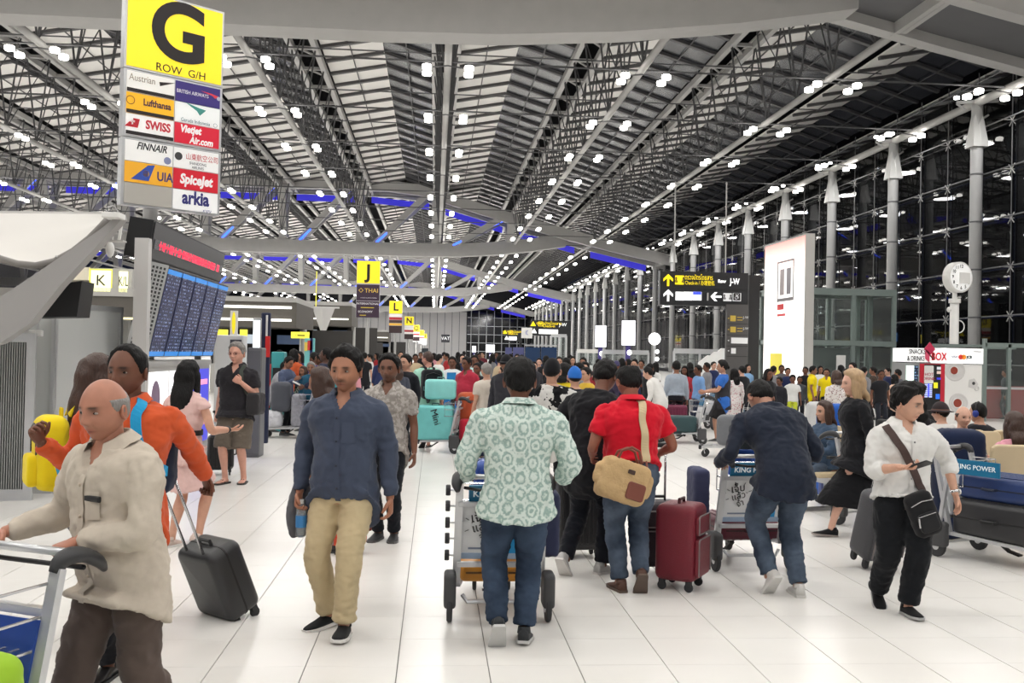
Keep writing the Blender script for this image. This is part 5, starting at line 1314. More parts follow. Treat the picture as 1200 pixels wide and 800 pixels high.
        me_.bbvh = BVHTree.FromPolygons([v.co for v in bm2.vertices], [p.vertices for p in bm2.polygons])
        if bottom.get('belt'):
            p, u, r, f = frame((top_t-.008)*H); q = rad[-1]
            rs = [[p+f*(bel*.9*H)+r*(cos(2*pi*j/28)*(q[0]+dr))+f*(sin(2*pi*j/28)*(q[1]+dr))+u*dz for j in range(28)] for dr, dz in ((-.004, -.02), (.008, -.018), (.008, .016), (-.004, .018))]
            MB().rings(rs, True, False).build('belt', bottom['belt'], rt, smooth=True)
    if shoes.get('mat'):
        for s_ in 'RL': shoe(rt, ank[s_][0], ank[s_][1], -ank[s_][2], H, shoes.get('kind', 'sneaker'), shoes['mat'], shoes.get('sole', WHITE))
    return me_

# ------------------------------------------------------------------ ribbons over bodies
def local(pos, yaw, p):
    return M.Rotation(-R(yaw), 4, 'Z') @ (V(p)-V((pos[0], pos[1], 0)))
def ribbon(name, pts, nrm, w, mt_, parent=None, th=.004):
    rs = []
    for i, p in enumerate(pts):
        d = (pts[min(i+1, len(pts)-1)]-pts[max(i-1, 0)]).normalized(); s = d.cross(nrm[i]).normalized()*(w/2); n = nrm[i].normalized()*th
        rs.append([p-s, p+s, p+s+n, p-s+n])
    return MB().rings(rs).build(name, mt_, parent, fix=True)
def over(pr, path, lift=.006, n=6):
    """path: list of (angle round the body in degrees from the front towards the right, fraction of stature above pelvis); follows the garment"""
    out, nr = [], []
    for (a0, t0), (a1, t1) in zip(path, path[1:]):
        for q in range(n):
            s = q/n; a = R(a0+(a1-a0)*s); t = t0+(t1-t0)*s
            p, u, r, f = pr.frame(t*pr.H); d = r*sin(a)+f*cos(a)
            h = pr.bvh.ray_cast(p+d*.6, -d)
            if h[0] is None: continue
            out.append(h[0]+h[1]*lift); nr.append(V(h[1]))
    for _ in range(3):
        out = [out[0]]+[(out[i-1]+out[i]*2+out[i+1])/4 for i in range(1, len(out)-1)]+[out[-1]]; nr = [nr[0]]+[(nr[i-1]+nr[i]*2+nr[i+1]).normalized() for i in range(1, len(nr)-1)]+[nr[-1]]
    return out, nr
# ------------------------------------------------------------------ luggage
RUB = mat('rubber', C(52, 52, 54), .7, var=.1); TEALP = mat('plaque_teal', C(20, 110, 150), .4); 
def wheel(mb, c, r, w=.03, n=14):
    mb.lathe([(r*.35, -w/2), (r*.92, -w/2), (r, -w/4), (r, w/4), (r*.92, w/2), (r*.35, w/2)], n, c, 'x')
def suitcase(label, pos, yaw, size=(.44, .26, .66), c=(50, 50, 52), kind='hard', handle=0., tilt=0., lay=None, group=None, z=0., rough=.4, cat='suitcase', ribs=True, trim=None):
    """size: width x, depth y, height z. tilt: leaning towards -y in degrees, about the rear wheels. lay: 'flat' lies on its back"""
    sx, sy, sz = size; r = thing('suitcase', label, cat, (pos[0], pos[1], z), yaw, group)
    if lay == 'flat': B = M.Translation((0, 0, sy/2)) @ M.Rotation(R(90), 4, 'X') @ M.Translation((0, 0, -sz/2))
    elif lay == 'side': B = M.Translation((0, 0, sx/2)) @ M.Rotation(R(90), 4, 'Y') @ M.Translation((0, 0, -sz/2))
    elif tilt: B = M.Translation((0, -sy/2+.03, .04)) @ M.Rotation(R(tilt), 4, 'X') @ M.Translation((0, sy/2-.03, -.04))
    else: B = M()
    bz = .07 if lay is None else 0; m_ = mat('shell_%s_%s' % (kind, hexname(c)), C(*c), rough, var=.12, vscale=9, bump=.12 if kind == 'hard' else .5, bscale=160 if kind == 'hard' else 260)
    def put(mb, nm, mm, par=None, sm=False):
        mb.v = [tuple(B @ V(v)) for v in mb.v]; return mb.build(nm, mm, par or r, smooth=sm)
    body = put(MB().rbox(sx, sy, sz, min(.06, sy*.3), (0, 0, bz+sz/2), axis='y', seg=4, flat=.05), 'shell', m_); smooth_by_angle(body, 50)
    dk = mat('trim_'+hexname([x*.5 for x in c]), C(*[x*.5 for x in c]), .5)
    if kind == 'hard':
        if ribs:
            for i in range(7):
                x = -sx*.39+sx*.78*i/6
                for s in (-1, 1): put(MB().rbox(sx*.06, .012, sz*.8, .008, (x, s*(sy/2+.001), bz+sz/2), seg=2), 'rib', m_)
        put(MB().rbox(sx+.006, .014, sz+.006, .06, (0, 0, bz+sz/2), axis='y', seg=4, flat=.003), 'zip_seam', dk)
    else:
        pk = put(MB().rbox(sx*.86, .03, sz*.5, .03, (0, -sy/2-.012, bz+sz*.32), axis='y'), 'front_pocket', m_)
        put(MB().rbox(sx*.8, .025, sz*.24, .025, (0, -sy/2-.01, bz+sz*.74), axis='y'), 'upper_pocket', m_)
        gr = mat('zip_grey', C(120, 112, 112), .5)
        pts = [(sx*.41*a, -sy/2-.03, bz+sz*b) for a, b in ((-1, .1), (-1, .53), (-.9, .57), (.9, .57), (1, .53), (1, .1))]; put(MB().tube(pts, .006, 5), 'zip', gr, None)
        pts = [(sx*.38*a, -sy/2-.026, bz+sz*b) for a, b in ((-1, .63), (-1, .84), (-.9, .87), (.9, .87), (1, .84), (1, .63), (-1, .63))]; put(MB().tube(pts, .006, 5), 'zip', gr, None)
        put(MB().bar((sx*.43, -sy/2-.03, bz+sz*.2), (sx*.43, -sy/2-.03, bz+sz*.26), .012), 'zip_pull', CHROME)
    for s in (-1, 1):
        for t in (-1, 1):
            w_ = MB(); 
            wheel(w_, (s*(sx/2-.05), t*(sy/2-.05), .033), .033, .022, 12); w_.box(s*(sx/2-.05)-.02, t*(sy/2-.05)-.02, .04, s*(sx/2-.05)+.02, t*(sy/2-.05)+.02, .09)
            if lay is not None: w_.v = [(v[0], v[1], v[2]-.07) for v in w_.v]
            put(w_, 'wheel', RUB)
    put(MB().tube([(-.06, 0, bz+sz-.01), (-.055, 0, bz+sz+.03), (.055, 0, bz+sz+.03), (.06, 0, bz+sz-.01)], .012, 7), 'top_handle', dk)
    put(MB().tube([(sx/2-.01, 0, bz+sz*.42), (sx/2+.03, 0, bz+sz*.44), (sx/2+.03, 0, bz+sz*.6), (sx/2-.01, 0, bz+sz*.62)], .012, 7), 'side_handle', dk)
    if handle:
        for s in (-1, 1): put(MB().tube([(s*.085, sy/2-.035, bz+sz-.03), (s*.085, sy/2-.035, bz+sz+handle)], .009, 7), 'handle_tube', CHROME, None, True)
        put(MB().rbox(.23, .032, .036, .014, (0, sy/2-.035, bz+sz+handle)), 'grip', BLACK)
    r['top'] = 0; del r['top']
    return r, B
def trolley(label, pos, yaw, group='airport luggage trolleys', plaque=True, ad=0, low=(0, 0, 0), basket=(206, 206, 200), blue=False):
    r = thing('luggage_trolley', label, 'trolley', (pos[0], pos[1], 0), yaw, group)
    for s in (-1, 1):
        MB().bar((s*.27, .08, .2), (s*.262, -.08, .89), .048, .03, up=(0, 1, 0)).build('side_tube', ALU, r)
        MB().bar((s*.265, .06, .215), (s*.17, .86, .17), .045, .03).build('base_rail', ALU, r)
        f = MB().rbox(.075, .17, .22, .03, (s*.31, -.005, .2), axis='x').build('fender', mat('fender_grey', C(70, 70, 72), .55, var=.1), r); smooth_by_angle(f, 40)
        w_ = MB(); wheel(w_, (s*.31, -.02, .088), .088, .034, 18); w_.m(1).lathe([(.03, -.02), (.03, .02)], 10, (s*.31, -.02, .088), 'x'); o = w_.build('rear_wheel', [RUB, ALU], r); smooth_by_angle(o, 35)
        w2 = MB(); wheel(w2, (s*.12, .80, .062), .062, .026, 14); o = w2.build('caster_wheel', RUB, r); smooth_by_angle(o, 35)
        MB().bar((s*.12+.02, .80, .06), (s*.12+.02, .83, .17), .012).bar((s*.12-.02, .80, .06), (s*.12-.02, .83, .17), .012).build('caster_fork', ALU, r)
        g = MB(); loft(g, [(s*.255, -.07, .875), (s*.262, -.10, .92), (s*.275, -.17, .925), (s*.285, -.24, .89), (s*.28, -.28, .85)], [(.022, .022), (.036, .03), (.04, .028), (.034, .024), (.014, .012)], n=12, sub=3); g.build('handle_end', mat('grip_grey', C(46, 46, 48), .5, var=.1), r, smooth=True)
    MB().tube([(-.27, -.17, .925), (.27, -.17, .925)], .016, 10).build('handle_bar', ALU, r, smooth=True)
    MB().tube([(-.24, -.22, .865), (-.15, -.25, .855), (.15, -.25, .855), (.24, -.22, .865)], .010, 8).build('brake_bar', BLACK, r, smooth=True)
    for z in (.35, .74): MB().bar((-.268, .05-(z-.2)*.2, z), (.268, .05-(z-.2)*.2, z), .035, .03).build('cross_bar', ALU, r)
    for y in (.25, .45, .65): MB().bar((-.245+(y-.06)*.11, y, .2), (.245-(y-.06)*.11, y, .2), .05, .012).build('deck_slat', ALU, r)
    MB().rbox(.42, .05, .07, .02, (0, .88, .17)).build('front_bumper', BLACK, r)
    T = M.Translation((0, .06, .36)) @ M.Rotation(R(12.6), 4, 'X')
    pn = MB().box(-.245, -.005, .02, .245, .006, .37, T).build('advert_panel', mat('advert_panel_white' if not blue else 'advert_panel_blue', C(226, 227, 228) if not blue else C(36, 70, 150), .4, var=.04), r)
    if not blue:
        if ad == 1:
            inkm = tx((30, 30, 30)); 
            for s_, dx, dz, sz, ro in (('เจ็บ', -.13, .30, .085, 8), ('แล้ว', -.12, .235, .075, 14), ('จำ', -.10, .175, .07, 20)):
                text(s_, sz, inkm, pn, T @ V((dx, -.008, dz)), (R(90+12.6), R(-ro), 0))
            for a in range(5):
                t = R(200-45*a); c_ = V((-.12, -.008, .245)); MB().bar(T @ (c_+V((cos(t)*.085, 0, sin(t)*.085))), T @ (c_+V((cos(t)*.11, 0, sin(t)*.115))), .008, .003).build('ink_stroke', inkm, pn)
            MB().box(-.2, -.008, .085, -.05, -.005, .097, T).build('printed_line', tx((120, 130, 150)), pn)
            MB().box(-.245, -.008, .02, .245, -.005, .06, T).build('blue_foot', mat('panel_sky', C(160, 180, 205), .5), pn)
            MB().box(.02, -.009, .06, .2, -.005, .25, T).build('blue_block', tx((20, 140, 200)), pn)
    if plaque:
        T2 = M.Translation((0, -.02, .745)) @ M.Rotation(R(12.6), 4, 'X')
        q = MB().box(-.205, -.012, .0, .205, .004, .115, T2).build('plaque', TEALP, r)
        text('KING POWER', .058, tx((232, 242, 246), .1), q, T2 @ V((0, -.016, .062)), (R(90+12.6), 0, 0), bold=.001)
    bw = MB(); z0, z1, y0, y1 = .62, .84, -.03, .17
    for z in (z0, (z0+z1)/2, z1):
        bw.tube([(-.24, y0-(z-.7)*.2, z), (-.24, y1, z), (.24, y1, z), (.24, y0-(z-.7)*.2, z)], .006, 5)
    for i in range(9): x = -.24+.06*i; bw.tube([(x, y1, z1), (x, y1, z0), (x, y0, z0)], .004, 4)
    bw.build('wire_basket', CHROME, r)
    MB().bar((-.05, .3, .17), (-.05, .42, .09), .04, .02).bar((-.05, .42, .09), (-.05, .52, .07), .06, .015).build('foot_brake', BLACK, r)
    MB().tube([(-.23, .02, .16), (-.2, .0, .12), (.2, .0, .12), (.23, .02, .16)], .014, 7).build('axle_bar', ALU, r)
    return r
def cloth_bag(label, pts_fn, cat='bag'): pass
def soft(name, part, label, cat, loc, size, c, yaw=0, T=None, sub=(), group=None, mt_=None, seg=4, wr=.008, ax='z'):
    """soft bag: a rounded, slightly crumpled block"""
    r = thing(name, label, cat, loc, yaw, group); mb = MB().rbox(size[0], size[1], size[2], min(size[0], size[1])*.32, (0, 0, size[2]/2), seg=seg, axis=ax)
    me = remesh(mb, max(size)/26, 3); wrinkle(me, wr, 14, random.random()*9, 1.0); wrinkle(me, wr*.5, 30, 2, 1.0); me.materials.append(mt_ or cloth(c)); o = link(part, me, r)
    if T is not None: r.matrix_world = T
    return r
def world(pr, p): 
    return M.Translation(pr.root.location) @ M.Rotation(pr.root.rotation_euler[2], 4, 'Z') @ V(p)
def held(name, label, cat, pr, base):
    """a root for something worn or held: stands at the person's side, in the person's frame"""
    t = thing(name, label, cat, world(pr, base), math.degrees(pr.root.rotation_euler[2])); return t, V(base)
def backpack(pr, label, c, size=(.32, .18, .46), top=.29, mt_=None, straps=True, extra=None, cat='backpack'):
    p, u, r, f = pr.frame(top*pr.H); h = pr.bvh.ray_cast(p-f*.6-u*size[2]*.3, f); b0 = (h[0] if h[0] else p-f*.12)
    c0 = p-f*((p-b0).dot(f)) ; base = c0-u*(size[2]+.0)-f*(size[1]/2)
    t, o_ = held('backpack', label, cat, pr, base); X = M((( r.x, f.x, u.x, 0), (r.y, f.y, u.y, 0), (r.z, f.z, u.z, 0), (0, 0, 0, 1)))
    mm = mt_ or cloth(c)
    mb = MB().rbox(size[0], size[1], size[2], .075, (0, 0, size[2]/2), seg=4, axis='y', flat=.06); me = remesh(mb, .016, 3); wrinkle(me, .008, 12, 3, 1); me.transform(X); me.materials.append(mm); link('pack_body', me, t)
    q = MB().rbox(size[0]*.78, .06, size[2]*.42, .04, (0, -size[1]/2-.015, size[2]*.28), axis='y', seg=3); q.v = [tuple(X @ V(v)) for v in q.v]; o = q.build('front_pocket', mm, t, smooth=True)
    z = MB().tube([(-size[0]*.4, -size[1]/2-.002, size[2]*.5), (-size[0]*.36, -size[1]/2-.004, size[2]*.82), (0, -size[1]/2-.004, size[2]*.9), (size[0]*.36, -size[1]/2-.004, size[2]*.82), (size[0]*.4, -size[1]/2-.002, size[2]*.5)], .005, 5); z.v = [tuple(X @ V(v)) for v in z.v]; z.build('zip', DGREY, t)
    l_ = MB().tube([(-.04, size[1]*.3, size[2]-.01), (-.03, size[1]*.3, size[2]+.04), (.03, size[1]*.3, size[2]+.04), (.04, size[1]*.3, size[2]-.01)], .008, 6); l_.v = [tuple(X @ V(v)) for v in l_.v]; l_.build('carry_loop', mm, t)
    if straps:
        for s in (-1, 1):
            pts, nr = over(pr, [(s*155, .27), (s*140, .315), (s*60, .318), (s*32, .285), (s*35, .2), (s*55, .14), (s*100, .1)], .008, 5)
            ribbon('shoulder_strap', [q_-o_ for q_ in pts], nr, .05, extra or mm, t, .01)
    return t
# ------------------------------------------------------------------ patterned cloths
def pattern(name, kind, c1, c2, c3=None, scale=10.):
    if name in MATS: return MATS[name]
    m, nt, N, L, P_ = NT(name); MATS[name] = m
    tc = N.new('ShaderNodeTexCoord'); nz = N.new('ShaderNodeTexNoise'); nz.inputs['Scale'].default_value = scale*2; nz.inputs['Detail'].default_value = 3; L.new(tc.outputs['Object'], nz.inputs['Vector'])
    ramp = N.new('ShaderNodeValToRGB'); ramp.color_ramp.interpolation = 'CONSTANT' if kind in ('camo', 'dots') else 'LINEAR'
    e = ramp.color_ramp.elements
    if kind == 'paisley':
        mp = N.new('ShaderNodeMapping'); mp.inputs['Scale'].default_value = (1, .0, .8); L.new(tc.outputs['Object'], mp.inputs['Vector'])
        v = N.new('ShaderNodeTexVoronoi'); v.inputs['Scale'].default_value = scale; v.inputs['Randomness'].default_value = .35; L.new(mp.outputs[0], v.inputs['Vector'])
        a = N.new('ShaderNodeMath'); a.operation = 'MULTIPLY_ADD'; a.inputs[1].default_value = 20; L.new(v.outputs['Distance'], a.inputs[0])
        nm = N.new('ShaderNodeMath'); nm.operation = 'MULTIPLY'; nm.inputs[1].default_value = 7; nz.inputs['Scale'].default_value = scale*4.5; L.new(nz.outputs['Fac'], nm.inputs[0]); L.new(nm.outputs[0], a.inputs[2])
        sn = N.new('ShaderNodeMath'); sn.operation = 'SINE'; L.new(a.outputs[0], sn.inputs[0]); s2 = N.new('ShaderNodeMath'); s2.operation = 'MULTIPLY_ADD'; s2.inputs[1].default_value = .5; s2.inputs[2].default_value = .5; L.new(sn.outputs[0], s2.inputs[0])
        L.new(s2.outputs[0], ramp.inputs[0]); e[0].position = .1; e[0].color = (*C(*c1), 1); e[1].position = .75; e[1].color = (*C(*c2), 1)
        q = ramp.color_ramp.elements.new(.4); q.color = (*C(*(c3 or c1)), 1)
    elif kind == 'camo':
        L.new(nz.outputs['Fac'], ramp.inputs[0]); e[0].position = 0; e[0].color = (*C(*c1), 1); e[1].position = .5; e[1].color = (*C(*c2), 1)
    elif kind == 'dots':
        v = N.new('ShaderNodeTexVoronoi'); v.inputs['Scale'].default_value = scale; L.new(tc.outputs['Object'], v.inputs['Vector']); L.new(v.outputs['Distance'], ramp.inputs[0]); e[0].position = 0; e[0].color = (*C(*c2), 1); e[1].position = .3; e[1].color = (*C(*c1), 1)
    elif kind == 'denim':
        nz.inputs['Scale'].default_value = scale; nz.inputs['Detail'].default_value = 6; L.new(nz.outputs['Fac'], ramp.inputs[0]); e[0].position = .3; e[0].color = (*C(*c1), 1); e[1].position = .75; e[1].color = (*C(*c2), 1)
    L.new(ramp.outputs[0], P_.inputs['Base Color']); P_.inputs['Roughness'].default_value = .9; P_.inputs['Specular IOR Level'].default_value = .2
    n2 = N.new('ShaderNodeTexNoise'); n2.noise_type = 'RIDGED_MULTIFRACTAL'; n2.inputs['Scale'].default_value = 5; n2.inputs['Detail'].default_value = 2; L.new(tc.outputs['Object'], n2.inputs['Vector'])
    b = N.new('ShaderNodeBump'); b.inputs['Strength'].default_value = .35; b.inputs['Distance'].default_value = .025; L.new(n2.outputs['Fac'], b.inputs['Height']); L.new(b.outputs[0], P_.inputs['Normal'])
    return m
PAIS = pattern('paisley_green', 'paisley', (150, 174, 166), (208, 220, 213), (184, 202, 194), 13)
CAMO = pattern('camo_black_white', 'camo', (24, 24, 26), (206, 204, 200), None, 4)
JEAN = pattern('denim_blue', 'denim', (40, 50, 66), (104, 118, 136), None, 4)
JEAND = pattern('denim_dark', 'denim', (34, 44, 60), (70, 86, 108), None, 4)
FLOR = pattern('floral_grey', 'camo', (150, 144, 138), (178, 172, 166), None, 14)
SK_D, SK_M, SK_L, SK_P = (112, 72, 54), (150, 104, 82), (196, 150, 126), (214, 168, 146)
sh_h = dict(thick=.02)
def up_(px, foot): g_ = gnd(px, foot); return (g_.x, g_.y)

# ------------------------------------------------------------------ man in blue shirt
blue_man = person('man in navy button shirt and khaki trousers walking towards camera', up_(400, 738), 170, 1.70, lod=0, skin=(172, 120, 94),
    pose=dict(footR=(.10, -.06, 6, 38), footL=(-.05, .13, -4, 4), kneeR=(.3, 1, 0), armR=((.27, .02, .83), (.9, -.5, 0)), armL=((-.28, .0, .81), (-.9, -.4, 0)), handR=dict(curl=42, palm=(-1, .2, 0)), handL=dict(curl=30), head_yaw=-2, head_pitch=1, twist=-4),
    look=dict(hair=dict(thick=.026, quiff=.25), moust=1, stubble=.25, belly=.012, girth=1.06, shoulder=1.06, gaze=1),
    top=dict(mat=cloth((68, 76, 94)), collar=1, placket=1, pocket=1, hem=-.085, button=plain((40, 46, 64)), loose=.022, open=34, slz=1.12, sl=1.12), bottom=dict(mat=cloth((196, 178, 142)), wide=1.12, hemw=1.1), shoes=dict(mat=cloth((32, 34, 36)), sole=WHITE))
t = thing('grey_jacket', 'folded grey jacket hanging from the hand of navy-shirted man', 'jacket', world(blue_man, (.27, .0, .55)), 170)
mb = MB(); loft(mb, [(0, -.02, .34), (.02, -.05, .26), (.03, -.06, .12), (.02, -.06, .0)], [(.03, .05), (.05, .1), (.06, .12), (.05, .09)], n=14, sub=4); me = remesh(mb, .014, 2); wrinkle(me, .016, 14, 2, .5); me.materials.append(cloth((92, 92, 96))); link('fabric', me, t)
t = thing('water_bottle', 'clear plastic water bottle with blue label in the hand of navy-shirted man', 'bottle', world(blue_man, (.245, .06, .56)), 170)
MB().lathe([(.02, 0), (.031, .01), (.031, .17), (.013, .2), (.013, .21)], 14).build('bottle_body', glass_mat('bottle_plastic', (.86, .93, .97), .25, .1), t, smooth=True)
MB().lathe([(.0325, .06), (.0325, .13)], 14).build('label', plain((60, 130, 190)), t); MB().lathe([(.015, .2), (.015, .225)], 10).build('cap', WHITE, t)

# ------------------------------------------------------------------ man in paisley shirt, from behind
pais = person('man in pale green paisley shirt and jeans pushing a trolley away', up_(602, 752), -2, 1.66, lod=0, skin=SK_D,
    pose=dict(footR=(.06, -.02, 6, 8), footL=(-.10, -.10, 52, 4), kneeL=(-.15, 1, 0), armR=((.29, .22, .93), (1, -.6, -.3)), armL=((-.29, .24, .93), (-1, -.6, -.3)), handR=dict(curl=60, palm=(0, 0, -1), dir=(0, 1, .1)), handL=dict(curl=60, palm=(0, 0, -1), dir=(0, 1, .1)), lean=3, bend=4, side=1),
    look=dict(hair=dict(thick=.022), girth=1.12, shoulder=1.13, belly=.01), top=dict(mat=PAIS, collar=1, hem=-.055, loose=.022, sl=1.22, flare=1.08), bottom=dict(mat=JEAND, wide=1.15), shoes=dict(mat=cloth((52, 54, 56)), sole=plain((196, 196, 194))))
TRP = gnd(584, 727)
trolley('silver trolley with paper advert pushed by man in paisley shirt', (TRP.x, TRP.y), 0, ad=1)
suitcase('yellow-orange case lying on the trolley of paisley-shirted man', (TRP.x, TRP.y+.42), 0, (.50, .13, .62), (206, 138, 40), lay='flat', z=.21, ribs=False)
suitcase('blue case standing on the trolley of paisley-shirted man', (TRP.x+.06, TRP.y+.36), 0, (.44, .24, .56), (40, 72, 150), z=.345)
soft('duffel_bag', 'bag_body', 'dark navy bag bulging over the right side of paisley man\'s trolley', 'bag', (TRP.x+.345, TRP.y+.32, .36), (.12, .3, .42), (48, 52, 76))
for i in range(5): 
    q = thing('caster_wheel', 'small black caster on the left edge of trolley, %s of five' % ['lowest', 'second lowest', 'middle', 'second highest', 'highest'][i], 'wheel', (TRP.x-.33, TRP.y+.2+.02*(i % 2), .34+.105*i), 0, 'row of spare casters')
    w_ = MB(); wheel(w_, (0, 0, .03), .036, .03, 12); w_.build('tyre', RUB, q); MB().bar((0, 0, .03), (.06, 0, .03), .012).build('axle', ALU, q)

# ------------------------------------------------------------------ man in red polo, man in black t-shirt
red = person('man in red polo and jeans seen from behind with tan shoulder bag', up_(737, 693), 3, 1.64, lod=0, skin=(150, 96, 76),
    pose=dict(footL=(-.06, .03, 0, 10), footR=(.07, -.05, 55, 5), armR=((.28, .26, .96), (1, -.5, -.2)), armL=((-.24, .22, .95), (-1, -.5, -.4)), handR=dict(curl=72, palm=(-1, 0, 0), dir=(0, .7, -.6)), head_pitch=14, head_yaw=8, lean=2, bend=5),
    look=dict(hair=dict(thick=.017, bald=2), girth=1.14, shoulder=1.08, belly=.018), top=dict(mat=cloth((206, 24, 44)), sleeve='short', collar=1, loose=.02, hem=.02, sl=1.15, open=20), bottom=dict(mat=JEAN, wide=1.12, tuck=1, belt=plain((92, 56, 40))), shoes=dict(mat=plain((84, 56, 44), .6), sole=plain((96, 80, 70))))
TAN = mat('canvas_tan', C(196, 164, 118), .85, var=.12, vscale=8, bump=.5, bscale=60); LEA = mat('leather_brown', C(120, 66, 52), .5, var=.1)
t, o_ = held('shoulder_bag', 'tan canvas shoulder bag with brown leather patch and handles', 'bag', red, (-.17, -.26, .68))
BT = M.Rotation(R(18), 4, 'Y') @ M.Rotation(R(-8), 4, 'X')
mb = MB().rbox(.34, .17, .28, .05, (0, 0, .15), seg=4, axis='y'); mb.rbox(.42, .06, .16, .03, (0, 0, .16), seg=3, axis='y'); me = remesh(mb, .013, 3); wrinkle(me, .012, 10, 1, 1); me.transform(BT); me.materials.append(TAN); link('bag_body', me, t)
def pt_(mb, nm, mm): mb.v = [tuple(BT @ V(v)) for v in mb.v]; return mb.build(nm, mm, t, fix=True)
pt_(MB().rbox(.13, .02, .12, .02, (.085, -.088, .10), axis='y'), 'leather_patch', LEA); pt_(MB().rbox(.05, .014, .03, .006, (.02, -.092, .22), axis='y'), 'logo_patch', plain((70, 50, 40)))
for y in (-.05, .05): pt_(MB().tube([(-.09, y, .27), (-.085, y-.03, .34), (-.03, y-.05, .38), (.03, y-.04, .37), (.08, y-.02, .3)], .01, 8), 'handle', LEA)
pts, nr = over(red, [(158, .06), (156, .10), (160, .17), (168, .25), (150, .31), (120, .325), (60, .32)], .008, 6); ribbon('strap', [q-o_ for q in pts], nr, .055, mat('webbing_tan', C(206, 186, 150), .8), t, .006)
q0 = pts[0]-o_; MB().tube([q0, (BT @ V((.15, -.02, .26)))], .008, 6).build('strap_link', LEA, t)
suitcase('maroon soft suitcase standing on its wheels beside red-shirted man', up_(797, 688), 58, (.34, .30, .55), (116, 22, 40), 'soft', 0)
sc_ = gnd(757, 672)
suitcase('dark soft suitcase with raised handle held by red-shirted man', (sc_.x+.08, sc_.y), 4, (.36, .24, .50), (44, 30, 40), 'soft', .42)
blk = person('man in black T-shirt and black trousers leaning right beside red shirt', up_(686, 673), -38, 1.70, lod=0, skin=(122, 80, 62),
    pose=dict(footL=(-.10, -.14, 50, 5), footR=(.08, .12, 0, 12), lean=6, bend=14, side=5, armR=((.3, .18, 1.0), (1, -.5, -.2)), armL=((-.25, .25, 1.0), (-1, -.3, -.3)), head_pitch=22, head_yaw=10),
    look=dict(hair=dict(thick=.016, recede=.01), girth=1.06, shoulder=1.1), top=dict(mat=cloth((26, 26, 30)), sleeve='short', loose=.02, sl=1.1), bottom=dict(mat=cloth((20, 22, 30)), wide=1.1), shoes=dict(mat=plain((190, 188, 186), .6), sole=plain((214, 210, 206))))
suitcase('tall black hard suitcase left of the man in black T-shirt', up_(676, 652), 10, (.40, .25, .60), (34, 34, 36), 'hard')
soft('backpack', 'pack_body', 'small black rucksack resting on the tall black suitcase', 'backpack', (up_(676, 652)[0], up_(676, 652)[1]+.02, .70), (.24, .18, .36), (38, 38, 42))

# ------------------------------------------------------------------ man in navy sweater bending over a trolley
nav = person('man in navy sweater and faded jeans bending over his trolley', up_(918, 697), 8, 1.70, lod=0, skin=(186, 138, 116),
    pose=dict(footR=(.10, -.03, 0, 14), footL=(-.09, .04, 48, 8), lean=16, bend=30, armL=((-.34, .40, .90), (-1, -.4, -.3)), armR=((.30, .42, .92), (1, -.3, -.3)), handL=dict(curl=40, palm=(0, 0, -1), dir=(.6, .8, 0)), head_pitch=18, headfollow=.55, hip=.85),
    look=dict(hair=dict(thick=.014), girth=1.12, shoulder=1.14), top=dict(mat=cloth((36, 42, 56)), sl=1.12, loose=.02, hem=-.06), bottom=dict(mat=JEAN, wide=1.1), shoes=dict(mat=plain((206, 204, 200), .6), sole=plain((214, 212, 208))))
TRN = gnd(878, 668)
trolley('silver trolley with hand-lettered advert used by man in navy sweater', (TRN.x+.02, TRN.y), 4, ad=1)
suitcase('maroon case lying lowest on the trolley of navy-sweatered man', (TRN.x+.04, TRN.y+.44), 4, (.50, .16, .62), (92, 20, 40), lay='flat', z=.21)
suitcase('bright blue case standing on the trolley of navy-sweatered man', (TRN.x+.10, TRN.y+.42), 4, (.36, .22, .5), (40, 86, 176), z=.375)
soft('duffel_bag', 'bag_body', 'slate blue bag hanging off the left side of navy man\'s trolley', 'bag', (TRN.x-.35, TRN.y+.28, .34), (.13, .3, .44), (66, 70, 98))
soft('rucksack', 'pack_body', 'dark rucksack on top of navy-sweatered man\'s trolley', 'backpack', (TRN.x+.06, TRN.y+.2, .95), (.34, .22, .2), (46, 52, 56))

# ------------------------------------------------------------------ man in white shirt on the right
wht = person('young man in white shirt and black trousers looking aside, phone in hand', up_(1055, 716), 176, 1.53, lod=0, skin=(206, 160, 136),
    pose=dict(footR=(.09, -.16, 22, 10), footL=(-.01, .10, -3, 6), armR=((.12, .26, 1.0), (1, -.5, -.7)), armL=((-.36, .0, .80), (-1, -.3, .1)), handR=dict(curl=35, palm=(0, .2, 1), dir=(-.8, .6, .05), thumb=45), handL=dict(curl=18, dir=(-.25, .1, -1)), head_yaw=34, head_pitch=8, twist=6),
    look=dict(hair=dict(thick=.036, quiff=.3), girth=1.1, shoulder=1.12, headscale=1.14, gaze=-1), top=dict(mat=cloth((222, 221, 218)), collar=1, placket=1, hem=-.015, loose=.022, sl=1.12, sleeve='roll', open=34, button=plain((150, 150, 150))), bottom=dict(mat=cloth((20, 22, 26)), wide=1.3), shoes=dict(mat=cloth((24, 24, 26)), sole=plain((170, 170, 170))))
pts, nr = over(wht, [(66, .298), (50, .262), (26, .2), (2, .13), (-20, .06), (-30, .02)], .01, 6)
t, o_ = held('sling_bag', 'black nylon sling bag with brown strap on man in white shirt', 'bag', wht, (-.1, .2, .58))
ribbon('strap', [q-o_ for q in pts], nr, .05, plain((70, 52, 48), .7), t, .008)
mb = MB().rbox(.18, .09, .30, .05, (0, 0, .12), seg=4, axis='y'); me = remesh(mb, .012, 3); wrinkle(me, .006, 16, 1, 1); XB = M.Rotation(R(22), 4, 'Y'); me.transform(XB); me.materials.append(cloth((34, 34, 36))); link('bag_body', me, t)
